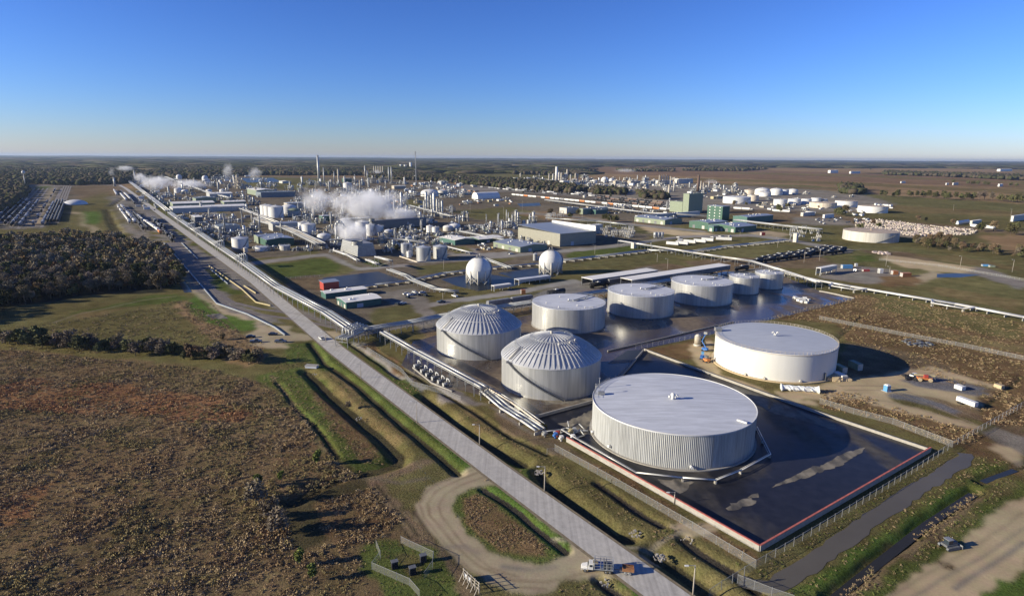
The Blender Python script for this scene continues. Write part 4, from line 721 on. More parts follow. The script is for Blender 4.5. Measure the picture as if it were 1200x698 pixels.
BL = [
 (799.5,806.3,249.3,822.6,225.6,'green_pale','green_pale','tall dull green windowless tower block, the left of two green blocks','flat',0,0),
 (784.5,799.2,247.8,806,235.2,'green_pale','green_pale','lower pale green wing standing left of the tall dull green block','flat',0,0),
 (828,845.7,258.8,854,241.2,'green_wall','roof_blue','dark green tower block with rows of small white windows','flat',3,0),
 (807.4,829.5,268.3,852,260.5,'green_wall','roof_blue','low green hall in front of the dark green tower block, left part','gable',0,2),
 (829,861.3,272.2,886,265.8,'green_wall','roof_blue','low green hall with white doors, right part below the tower','gable',0,5),
 (829.5,836,271,842.5,264.5,'teal_wall','roof_dark','small dark green annex at the front of the low green halls','flat',0,1),
 (858.5,875,261.5,905.5,254,'teal_wall','roof_blue','long dark blue hall behind the low green halls','gable',0,0),
 (607,656,288.6,698,273.2,'olive_wall','roof_blue','big olive warehouse with blue-grey roof and white parapet','shed',0,2),
 (681.5,686.5,274,706,263.5,'white_old','roof_white','white-roofed building with a blue side behind the warehouse','flat',0,0),
 (578.2,609.6,295.6,641,289.2,'green_pale','roof_blue','long low green building with roof lights near the left sphere','gable',0,4),
 (515,533.3,287,556,281,'teal_wall','roof_white','wide building with beige-white roof, left of a joined pair','gable',0,0),
 (547,561.6,284.2,590.5,280,'green_wall','roof_white','wide building with cream-white roof, right of a joined pair','gable',0,1),
 (395,406,362,447,354.5,'teal_wall','roof_white','green building with white gable roof nearest the roadside rack','gable',0,3),
 (376.5,382,350.5,430,344,'teal_wall','roof_white','green building with beige gable roof behind its white-roofed twin','gable',0,0),
 (375,379.5,340.3,397.5,331.5,'red','roof_blue','small shed with a bright red front beside the dark pond','shed',0,0),
 (298,303,285.5,333,277,'green_pale','roof_blue','works hall with blue-grey gable roof, farther of two parallel','gable',0,0),
 (305,313,289,345,281,'green_wall','roof_blue','works hall with blue-grey gable roof, nearer of two parallel','gable',0,0),
 (315,320,270.5,350,262,'steel_light','roof_blue','blue-roofed hall with white ridge strips beside the wide pipe bridge','gable',0,0),
 (199,203,250,289,244.3,'steel_light','roof_white','very long low white roof hall, the nearer of two parallel','gable',0,0),
 (199,203,243.5,252,239,'green_pale','roof_white','long low white roof hall just behind the very long one','gable',0,0),
 (259,263,241.5,288.5,236.5,'green_pale','roof_white','short white-roofed hall behind the very long one, right end','gable',0,0),
 (226,230,238.2,254,232.5,'green_pale','roof_dark','dark-roofed hall with a pale green end behind long white roofs','gable',0,0),
 (242,246,231.5,273,227,'steel_light','roof_white','narrow pale roofed hall beyond the dark-roofed hall','gable',0,0),
 (290,301,228.7,322,222.5,'green_pale','roof_white','large hall with pale blue roof near the far lagoon','gable',0,0),
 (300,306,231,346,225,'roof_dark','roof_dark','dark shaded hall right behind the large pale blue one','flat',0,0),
 (224.5,229,261,238,254.5,'steel_dark','roof_white','small square office with a white flat roof near the road','flat',2,0),
 (252,257,272,282,265.5,'steel_light','roof_dark','low angled building between two thin dark columns','gable',0,0),
 (333,337,244,357,237.5,'beige','roof_dull','long grey roofed block behind the domed tanks','flat',0,0),
 (374,378,259,388,252.5,'green_wall','roof_dull','small green building partly in the steam','flat',0,0),
 (401,404,212,413,207.5,'green_wall','roof_dull','green building with pale roof at the far left of the blocks','flat',0,0),
 (327,331,214,341,211.5,'white_old','roof_white','low white shed by the far lagoon','gable',0,0),
 (553,560,231.2,586,223.5,'roof_white','roof_white','large pale domed hangar near the parked rail cars','arch',0,0),
 (513,517,214,520,210,'steel_light','roof_pale','small pale pointed building by the mast, behind','gable',0,0),
 (459,462,219.5,476,216,'beige','roof_white','long pale roof low building left of the mast foot','gable',0,0),
 (744,747,257,820,251.5,'steel_light','roof_dull','long grey loading hall along the rail yard','flat',0,0),
 (743.5,779,262.5,799,256.8,'green_pale','roof_blue','low pale green building with blue-grey roof before the tower block','gable',0,5),
 (678.5,683,249.5,712,243,'green_pale','roof_blue','blue-roofed building behind the small blue sign','gable',0,0),
 (693,698,249.5,712,244.5,'teal_wall','roof_dark','dark blue building joined to the blue-roofed building','flat',0,0),
 (655.5,664,249,676,242,'white_old','roof_dark','white building with a slanting dark stair by the trees','flat',0,0),
 (832.5,836,232,848,229.2,'yellow','yellow','long pale yellow roof by the broad low tank','flat',0,0),
 (790,795,213,812,207.5,'white_old','roof_white','far white plant building behind the tall chimneys','flat',0,0),
 (718,721,215,728,209.5,'beige','beige','beige block building right of the distant spheres','flat',0,0),
 (735,739,214,750,210,'beige','beige','beige block building among distant plant, middle','flat',0,0),
 (752,755,214.5,765,210.5,'steel_light','roof_dull','grey block building left of the thin chimney row','flat',0,0),
 (768,771,214,788,209.5,'steel_light','roof_white','pale block building under the thin chimney row','flat',0,0),
 (668,672,216.5,680,211,'beige','roof_dull','beige block building below the distant white columns','flat',0,0),
 (698,701,216.5,710,213.2,'steel_light','roof_white','white low building in front of the distant sphere','flat',0,0),
 (656,660,214,667,209,'steel_light','roof_white','white block joined to the distant columns','flat',0,0),
 (1168,1172,203.4,1186,200.8,'white','roof_white','white farm building at the far horizon, left','gable',0,0),
 (970,973,203.5,982,200.3,'white','roof_white','white house with shed far off on the brown plain','gable',0,0),
 (995,997,204.6,1008,202,'white','roof_white','low white roof far off right of the white house','gable',0,0),
 (1055,1056,216,1061,214,'white','roof_white','tiny white barn alone in the brown field, left','gable',0,0),
 (1108,1109,218.5,1112,216.2,'white','roof_white','tiny white barn alone in the brown field, middle','gable',0,0),
 (1116,1117,218.7,1123,216,'steel_light','roof_blue','tiny blue-roofed barn in the brown field','gable',0,0),
 (1169,1171,220.8,1175,217.8,'white','roof_white','tiny white farmhouse beside lone field trees','gable',0,0),
 (1120,1123,264,1136,260,'steel_light','roof_blue','blue tarpaulin shed among pallets at the right','arch',0,0),
 (1184,1187,261,1215,254.5,'steel_light','roof_dull','grey industrial shed at the right picture edge','flat',0,0),
 (1137,1139,264,1150,260,'white_old','roof_white','small white office between the blue shed and trees','flat',0,0),
 (938,941,253.5,955,249.5,'white_old','roof_white','white flat shed with yellow trim by the trailer yard','flat',0,0),
 (964,966,256,977,252,'white','roof_white','white long box shed at the back of the trailer yard','flat',0,0)]
for L_, Nx, Ny, Rx, yt, wl, rf, lab, kd, wn, dr in BL: building(L_, Nx, Ny, Rx, yt, wl, rf, lab, kd, win=wn, doors=dr)
building(681.5,694,337,770,328,'steel_dark','roof_white','open-sided loading shed with long white roof, left of two','flat',open_=True,cat='shed',name='loading_shed')
building(727,740,340,855,328.5,'steel_dark','roof_white','open-sided loading shed with the longest white roof, behind silver tanks','flat',open_=True,cat='shed',name='loading_shed')
building(576,579,341.5,599,335.5,'steel_light','roof_white','small white canopy beside the left sphere','flat',open_=True,cat='canopy',name='canopy')
building(603,608,334.5,645,328.2,'steel_light','roof_pale','long pale canopy roof below the right sphere','flat',open_=True,cat='canopy',name='canopy')
building(956,961,323,980,314.5,'steel_light','roof_white','white loading canopy on the grey yard, right','flat',open_=True,cat='canopy',name='canopy')
p = V2(656, 288.6); d = wall_len(p, GY, 607); w_ = wall_len(p, GX, 698); h = hgt(p, 656, 273.2); q = bpy.data.objects[[o.name for o in C.objects if o.get('label', '').startswith('big olive warehouse')][0]]; MB().box(w_-1.2, w_+.4, -.3, d+.3, h-.5, h+5.5).obj('parapet', 'white', q)
# white quonset dome at left
p = V2(88.3, 240.5); t = thing('dome_building', 'white rounded dome building in shadow by the left rail yard', 'dome building', (p.x, p.y, 0), GA)
b = MB(); n = 16; r_ = 20
for j in range(4): pass
b.rev([(r_*math.cos(a), 9*math.sin(a)) for a in [PI/2*k/8 for k in range(8)]]+[(.01, 9)], 32); b.obj('shell', 'white', t); b = MB(); b.rev([(r_+.4, 0), (r_+.4, .8)], 32); b.obj('base_ring', 'concrete', t)
# ------------------------------------------------------------------ columns, stacks, masts: x, y base, y top, width px, kind, material, label
def column(px, yb, yt, wpx, kind, m, label, cat='column', name='column'):
    p = V2(px, yb); sc1 = (p.y*cp+HC*sp)/F; r_ = max(.25, wpx*sc1/2); h = hgt(p, px, yt); t = thing(name, label, cat, (p.x, p.y, 0)); b = MB()
    if kind == 'stack':
        b.cyl((0,0,0), (0,0,h), r_*1.15, r_*.85, n=16); b.obj('shaft', m, t); q = MB(); q.rev([(r_*.95, h-.6), (r_*1.05, h-.6), (r_*1.05, h), (r_*.7, h)], 16); q.rev([(r_*1.9, 0), (r_*1.3, h*.06)], 16); q.obj('rim', 'steel_dark', t)
    elif kind == 'mast':
        w = max(.5, r_)
        for a in range(3):
            c, s_ = math.cos(2*PI*a/3), math.sin(2*PI*a/3); b.bar((c*w, s_*w, 0), (c*w, s_*w, h), w*.45)
        k = int(h/4)
        for i in range(k):
            z0, z1 = h*i/k, h*(i+1)/k
            for a in range(3):
                c, s_, c2, s2 = math.cos(2*PI*a/3), math.sin(2*PI*a/3), math.cos(2*PI*(a+1)/3), math.sin(2*PI*(a+1)/3); b.bar((c*w, s_*w, z0), (c2*w, s2*w, z1), w*.3)
        b.obj('lattice', m, t); q = MB(); q.cyl((0,0,h-1), (0,0,h+2), .4); q.cyl((0,0,h), (0,0,h+1.2), w*1.6); q.obj('tip', 'steel', t)
        if h > 40:
            g = MB()
            for a in range(3):
                c, s_ = math.cos(2*PI*a/3+.4), math.sin(2*PI*a/3+.4)
                for f in (.5, .95): g.bar((c*h*.4, s_*h*.4, 0), (0, 0, h*f), .12)
            g.obj('guy_wire', 'steel', t)
    elif kind == 'thin':                              # dark slim flare/vent with platforms
        b.cyl((0,0,0), (0,0,h*.95), r_, r_*.8, n=12); b.sph((0,0,h*.95), r_*.9, 12, 5, 0); b.obj('shaft', m, t); q = MB()
        for f in (.12, .35, .6, .85): q.rev([(r_*1.0, h*f), (r_*1.9, h*f), (r_*1.9, h*f+.25), (r_, h*f+.25)], 12, smooth=False); railing(q, r_*1.9, h*f+.2, 8)
        q.obj('platform', 'steel', t); q = MB(); q.rev([(r_*3.2, 0), (r_*3.2, h*.05), (r_*1.4, h*.11)], 12); q.obj('skirt', 'steel_light', t)
    else:                                             # distillation column
        b.rev([(r_, 0), (r_, h*.96-r_*.6)]+[(r_*math.cos(a), h*.96-r_*.6+r_*.6*math.sin(a)) for a in (.4, .8, 1.2, 1.56)], 18); b.obj('shell', m, t); q = MB(); k = max(2, int(h/9))
        for i in range(1, k+1):
            z = h*.94*i/k-r_*.3; a0 = random.uniform(0, 6)
            q.rev([(r_, z), (r_+1.2, z), (r_+1.2, z+.2), (r_, z+.2)], 14, smooth=False); railing(q, r_+1.1, z+.2, 9)
        q.bar((r_+.6, 0, 0), (r_+.6, 0, h*.9), .5, .12); q.cyl((-r_-.5, -.3, 0), (-r_-.5, -.3, h*.85), .35); q.obj('platform', 'steel', t)
        v = MB(); v.cyl((0,0,h*.94), (0,0,h), .35); v.tube([(0,0,h), (r_+.4,0,h), (r_+.4,0,h*.7)], .25); v.obj('vent_pipe', 'steel_light', t)
    return t
CO = [
 (374,212.5,180,2.6,'stack','steel_light','tallest flare stack rising above the horizon, left of centre','flare stack'),(380,214,194.5,1.3,'stack','steel_light','thin stack just right of the tallest flare stack','chimney'),(397,216,196,2,'stack','beige','beige stack between the tall flare and the far blocks','chimney'),
 (392,213,199,1.2,'stack','steel','short thin stack left of the beige stack','chimney'),(487.5,212,175,1.1,'mast','steel_light','tall thin guyed lattice mast rising above the horizon','mast'),
 (428,205,191.5,1.4,'stack','steel_light','leftmost lone chimney left of the five in a row','chimney'),(430.8,210,197.5,1.5,'stack','steel','nearer chimney left of the five in a row','chimney'),
 (438.5,203,192,1.4,'stack','beige','first of five chimneys in a row, from the left','chimney'),(441,203,192,1.4,'stack','beige','second of five chimneys in a row, from the left','chimney'),(443.6,203,192,1.4,'stack','beige','third, middle of five chimneys in a row','chimney'),(446.2,203,192,1.4,'stack','beige','fourth of five chimneys in a row, from the left','chimney'),(448.8,203,192,1.4,'stack','beige','fifth of five chimneys in a row, rightmost','chimney'),
 (455.8,210,193,1.5,'stack','steel_light','left of two slim chimneys right of the five','chimney'),(459,212,192.5,1.5,'stack','steel_light','right of two slim chimneys right of the five','chimney'),
 (499.5,247,221,2.6,'col','clad_grey','leftmost tall silver column in the central cluster','column'),(502.3,248,226,1.8,'col','steel','thin column second from left in the central cluster','column'),(505.5,247,225,2,'col','steel_light','third column from left in the central cluster','column'),(508.8,249,222.3,3,'col','clad_grey','thickest tallest column in the central cluster','column'),(512.5,248.5,230,2.2,'col','steel_light','medium column right of the thickest one','column'),(515.2,249,231,2,'col','steel','second medium column right of the thickest one','column'),(518,249,232,2,'col','clad_grey','rightmost column in the central cluster','column'),(497.5,248,232,2,'col','steel','short column at the left edge of the central cluster','column'),
 (426,250,228.5,2.2,'col','steel_light','column in steam, left of a pair','column'),(434,251,221.5,2,'col','steel_light','taller column in steam, right of a pair','column'),(456,236,219.5,2,'col','steel','column between steam and the central cluster','column'),(470.5,242,222,2.4,'col','clad_grey','column with top platform left of the central cluster','column'),(418,236,222,1.6,'col','steel','faint column at the steam edge','column'),
 (481.3,272,262,1.5,'col','steel_light','short thin column in front of the cooling tower, right','column'),(463.3,279,266,1.5,'col','steel','short thin column in front of the cooling tower, left','column'),
 (264.3,276,249,2,'thin','steel_dark','dark slim column with conical foot, leftmost of three','vent column'),(285.3,274,244,1.8,'thin','steel_dark','dark slim column with stacked ball platforms, middle of three','vent column'),(304.8,273,245,1.9,'thin','steel','slim column with conical foot, rightmost of three','vent column'),(289.3,278,265,1.2,'thin','steel_dark','short dark column beside the cone-roofed tank','vent column'),
 (279,219.5,203.5,3,'col','beige','pale column on the stepped pyramid structure','column'),(275.5,219,206,2,'col','beige','shorter pale column on the stepped pyramid structure','column'),
 (134.5,219,208.5,2,'stack','steel_light','white smoking stack beside the far rail yard','chimney'),(158.3,212.5,200,1.3,'stack','steel_light','white smoking stack at the left end of the steam','chimney'),
 (652,209.5,191.5,3.2,'stack','white','tallest white tower in the distant plant','column'),(655,208,198,2.2,'col','white_old','white column right of the tallest distant tower','column'),(657.8,208.5,198.5,2,'col','beige','beige column in the distant white group','column'),(648,209,200,1.6,'col','white_old','small column left of the tallest distant tower','column'),(643.3,211,199.8,1.5,'stack','beige','beige stack left of the distant white group','chimney'),
 (664.5,208.5,194.8,2.3,'stack','beige','beige tower right of the distant white group','column'),(662.3,208,199,1.4,'col','steel_light','short column touching the beige distant tower','column'),(668.5,207,201,1.4,'col','white_old','short pale column right of the beige tower','column'),(674.3,207.5,199.5,1.8,'col','beige','distant column, left of a short pair','column'),(676.8,207.5,200.5,1.6,'col','beige','distant column, right of a short pair','column'),(660,208,202,1.4,'col','steel','little dark column inside the distant group','column'),
 (746.8,211,202.5,1.3,'stack','steel_light','thin distant stack beside the faint smoke plume','chimney'),(772.3,214,202.5,1.3,'stack','beige','first of six thin chimneys left of the pale green block','chimney'),(775,214,202.5,1.3,'stack','beige','second of six thin chimneys left of the pale green block','chimney'),(777.7,214,202.5,1.3,'stack','beige','third of six thin chimneys left of the pale green block','chimney'),(780.4,214,202.5,1.3,'stack','beige','fourth of six thin chimneys left of the pale green block','chimney'),(782.8,214,203,1.3,'stack','beige','fifth of six thin chimneys left of the pale green block','chimney'),(785.5,215,204,1.3,'stack','beige','sixth of six thin chimneys left of the pale green block','chimney'),
 (783.5,230.5,214,2.6,'stack','beige','broad tapering tower in front of the thin chimneys','column'),(789.6,222.5,210.8,1.6,'stack','white_old','pale stack just left of the far white building','chimney'),(784.3,243.5,230.5,2,'thin','steel_light','slim vessel at the left edge of the pale green block','vent column'),(781.5,243.5,234,1.4,'col','steel','low vessel left of the pale green block','column'),
 (817.5,224,203.2,2.8,'stack','brown_car','thick dark brown chimney above the green blocks','chimney'),(820.8,223.5,210,1.5,'stack','beige','short chimney right of the thick brown one','chimney'),(824,222,212,1.4,'stack','beige','second short chimney right of the thick brown one','chimney'),(830.5,218,210.5,1.2,'stack','white_old','thin white stack with faint steam near the tank farm','chimney'),
 (593.5,259,243.5,1.2,'stack','steel_light','thin pale pole stack of the near units, left','chimney'),(595.7,259,246.5,1.2,'stack','steel_light','thin pale pole stack of the near units, right','chimney'),(625,259,245.5,2.4,'col','clad_grey','silver column over the olive warehouse left end','column'),(621,258,248.5,1.6,'col','steel_light','short silver column behind the olive warehouse','column'),(604.3,258,243.8,2.4,'col','steel_light','column on the tangled unit left of the olive warehouse','column'),(600.5,259,249,1.8,'col','steel','short column on the tangled unit left of the warehouse','column')]
for i, (px, yb, h_) in enumerate(((246,258,14),(236,248,12),(256,262,12),(296,262,13),(330,272,12),(350,252,16),(358,248,14),(368,256,15),(344,262,12),(388,262,14),(402,250,14),(412,240,14),(446,236,13),(462,246,14),(476,252,14),(488,262,12),(494,268,12),(530,252,14),(538,262,12),(548,258,10),(570,262,13),(584,262,14),(588,268,12),(178,224,10),(190,220,10),(198,228,10),(214,224,10),(228,218,10),(256,222,10),(268,226,10),(274,214,10),(300,228,10),(316,222,9),(340,220,9),(354,214,9),(370,224,11),(386,222,12),(404,216,12),(416,214,12),(422,220,11),(432,218,12),(452,218,10),(474,214,9),(610,204,5),(632,206,6),(688,210,5),(702,210,5),(726,211,6),(738,211,6),(756,211,6),(766,213,6),(794,214,6),(808,218,7),(836,220,7),(848,221,6),(858,224,5))):
    CO.append((px, yb, yb-h_, (1.3, 1.8, 1.0)[i % 3], ('col','col','thin')[i % 3], ('steel','steel_light','clad_grey','beige')[i % 4], '@', 'column'))
for px, yb, yt, w, k, m, lab, cat in CO: o = column(px, yb, yt, w, k, m, lab, cat, cat.replace(' ', '_')); (auto(o, f"slim {({'steel': 'dark grey', 'steel_light': 'pale', 'clad_grey': 'silver', 'beige': 'beige'})[m]} column", px, yb) if lab == '@' else None)
# water tower at far left
p = V2(30.3, 222); h = hgt(p, 30.3, 202); r_ = 1.4*p.length/F; t = thing('water_tower', 'white ball-shaped water tower above the far left woods', 'water tower', (p.x, p.y, 0))
MB().sph((0,0,h-r_), r_, 20, 12).obj('tank_ball', 'white', t); b = MB(); b.cyl((0,0,0), (0,0,h-r_*1.8), r_*.3, r_*.22); b.cyl((0,0,0), (0,0,6), r_*.8, r_*.3); b.obj('stem', 'steel', t)
# stepped pyramid frame
p = V2(278.5, 221); t = thing('pyramid_structure', 'pale stepped pyramid-shaped steel structure in the far left plant', 'structure', (p.x, p.y+10, 0), GA); hh = hgt(p, 278.5, 207)
for i in range(4):
    k = 1-.22*i; b = MB(); s_ = 13*k
    for x in (-1, 0, 1):
        for y in (-1, 0, 1): b.cb(x*s_, y*s_, hh*i/4, 1, 1, hh/4-.4)
    b.box(-s_-1, s_+1, -s_-1, s_+1, hh*(i+1)/4-.4, hh*(i+1)/4); b.cyl((0,0,hh*i/4), (0,0,hh*(i+1)/4-.4), s_*.6); b.obj('storey', 'beige', t)
# ------------------------------------------------------------------ cooling towers
def cooling_tower(Lx, Nx, Ny, Rx, yt, m, label, cells, taper=0):
    N = V2(Nx, Ny); d = max(3, wall_len(N, GY, Lx)); w = max(3, wall_len(N, GX, Rx)); h = hgt(N, Nx, yt); t = thing('cooling_tower', label, 'cooling tower', (N.x, N.y, 0), GA)
    b = MB(); q = taper; b.add([(0,0,0),(w,0,0),(w,d,0),(0,d,0),(q,q,h),(w-q,q,h),(w-q,d-q,h),(q,d-q,h)], [(3,2,1,0),(4,5,6,7),(0,1,5,4),(1,2,6,5),(2,3,7,6),(3,0,4,7)]); b.obj('casing', m, t)
    lv = MB()
    for i in range(1, 7): z = h*i/8; k = q*z/h; lv.box(k-.3, w-k+.3, k-.35, k+.02, z, z+.3); lv.box(k-.35, k+.02, k-.3, d-k+.3, z, z+.3)
    lv.obj('louvre', 'steel', t)
    along = w > d
    for i in range(cells):
        f = MB(); f_ = (i+.5)/cells; x, y = (w*f_, d/2) if along else (w/2, d*f_); r0 = min((w if along else d)/cells*.4, (d if along else w)*.36)
        f.rev([(r0, h-.2), (r0*.88, h+1.6), (r0*.95, h+3.2), (r0*.85, h+3.2), (r0*.8, h+.1)], 24); f.obj('fan_stack', 'steel_light', t)
    return w, d, h, t
cooling_tower(432, 436, 268, 500, 258, 'steel_dark', 'long dark cooling tower with round fan outlets, under the steam', 7)
cooling_tower(399, 419, 301, 441, 286, 'steel', 'squat sloping-sided cooling tower cell venting white steam', 3, 2.0)
building(400,403,265,436,256,'steel_dark','roof_dull','dark block hidden beneath the large steam cloud','flat')
# big curved duct by the small cooling tower
p = V2(398, 283); t = thing('curved_duct', 'fat pale blue inverted U-shaped duct beside the steam', 'duct', (p.x, p.y, 0), GA*.3); b = MB(); h = 22
b.tube([(-3,0,0), (-3,0,h-4), (-1.5,0,h-1), (1.5,0,h), (4,0,h-2.5), (6,0,h-8), (8,0,0)], 1.5, 12); b.obj('duct', 'steel_light', t); b = MB(); b.cyl((9,1,0), (9,1,h-7), 3.5, n=20); b.cyl((9,1,h-7), (9,1,h-5), 3.5, .8, n=20); b.obj('vessel', 'steel_light', t)
# ------------------------------------------------------------------ dense process units
def unit(px, yb, wp, dp, hp, label=None, seed=0, tone='mix', dark=.35):
    p = V2(px, yb); s1 = (p.y*cp+HC*sp)/F; w, d = wp*s1, dp*s1; h = hp*s1; rd = random.Random(seed*31+int(px)); t = thing('process_unit', label or '', 'process unit', (p.x, p.y+d*.4, 0), GA)
    b = MB(); nx, ny, nz = max(2, int(w/9)), max(2, int(d/9)), max(1, int(h/6)); fw, fd = w*rd.uniform(.45, .8), d*rd.uniform(.4, .75); bw = max(.35, s1*.22)
    nx = min(nx, 6); ny = min(ny, 5); nz = min(nz, 4)
    for k in range(nz+1):
        z = h*.62*k/nz*(1 if k else 1)
        if k: 
            b.box(-fw/2, fw/2*rd.uniform(.2, 1), -fd/2, fd/2, z-.3, z)
        for i in range(nx+1):
            x = -fw/2+fw*i/nx; 
            if k: b.bar((x, -fd/2, z), (x, fd/2, z), bw)
    for i in range(nx+1):
        for j in range(ny+1):
            if rd.random() < .85: b.bar((-fw/2+fw*i/nx, -fd/2+fd*j/ny, 0), (-fw/2+fw*i/nx, -fd/2+fd*j/ny, h*rd.choice((.35, .62, .66))), bw)
    b.obj('steel_frame', 'steel_dark' if rd.random() < dark else 'steel', t)
    mats = {'mix': ['steel_light','clad_grey','beige','white_old','galv'], 'beige': ['beige','white_old','steel_light','rust_shell'], 'white': ['white','white_old','steel_light'], 'dark': ['steel_dark','steel','galv']}[tone]
    for i in range(rd.randint(4, 7)):
        v = MB(); x, y = rd.uniform(-w/2, w/2), rd.uniform(-d/2, d/2); r_ = rd.uniform(.05, .11)*min(w, d)+.5; k = rd.random()
        if k < .55:
            hh = h*rd.uniform(.35, 1.0); v.rev([(r_, 0), (r_, hh-r_*.5), (r_*.8, hh-r_*.15), (r_*.3, hh), (.01, hh)], 14); v.rev([(r_, hh*.6), (r_+.8, hh*.6), (r_+.8, hh*.6+.25), (r_, hh*.6+.25)], 10, smooth=False); v.obj('vessel', rd.choice(mats), t)
        elif k < .8:
            L = min(w, d)*rd.uniform(.2, .4); z = rd.uniform(.1, .5)*h+r_; dx = rd.random() < .5; q = (x+L/2, y) if dx else (x, y+L/2); u = (x-L/2, y) if dx else (x, y-L/2)
            v.cyl((*u, z), (*q, z), r_, n=14); v.cb(u[0], u[1], 0, .8, .8, z); v.cb(q[0], q[1], 0, .8, .8, z); v.obj('drum', rd.choice(mats), t)
        else:
            v.cb(x, y, 0, r_*3, r_*2.4, h*rd.uniform(.2, .4)); v.cb(x, y, h*.2, r_*2, r_*2, h*.12); v.obj('equipment_box', rd.choice(mats+['green_pale','roof_blue']), t)
    q = MB()
    for i in range(rd.randint(5, 9)):
        x, y, z = rd.uniform(-w/2, w/2), rd.uniform(-d/2, d/2), rd.uniform(.05, .6)*h; x2, y2 = (rd.uniform(-w/2, w/2), y) if rd.random() < .5 else (x, rd.uniform(-d/2, d/2)); r0 = max(.22, s1*.16)
        q.tube([(x,y,0), (x,y,z), (x2,y2,z), (x2,y2,z*rd.uniform(.2, 1.4))], r0, 6)
    q.obj('piping', rd.choice(['steel_light','pipe_white','pipe_grey']), t)
    if MB.SINK is not None: bpy.data.objects.remove(t); return
    if not label: auto(t, {'mix': 'tangled grey process unit', 'beige': 'beige cluttered process unit', 'white': 'white vessel process unit', 'dark': 'dark steel process unit'}[tone], px, yb)
    return t
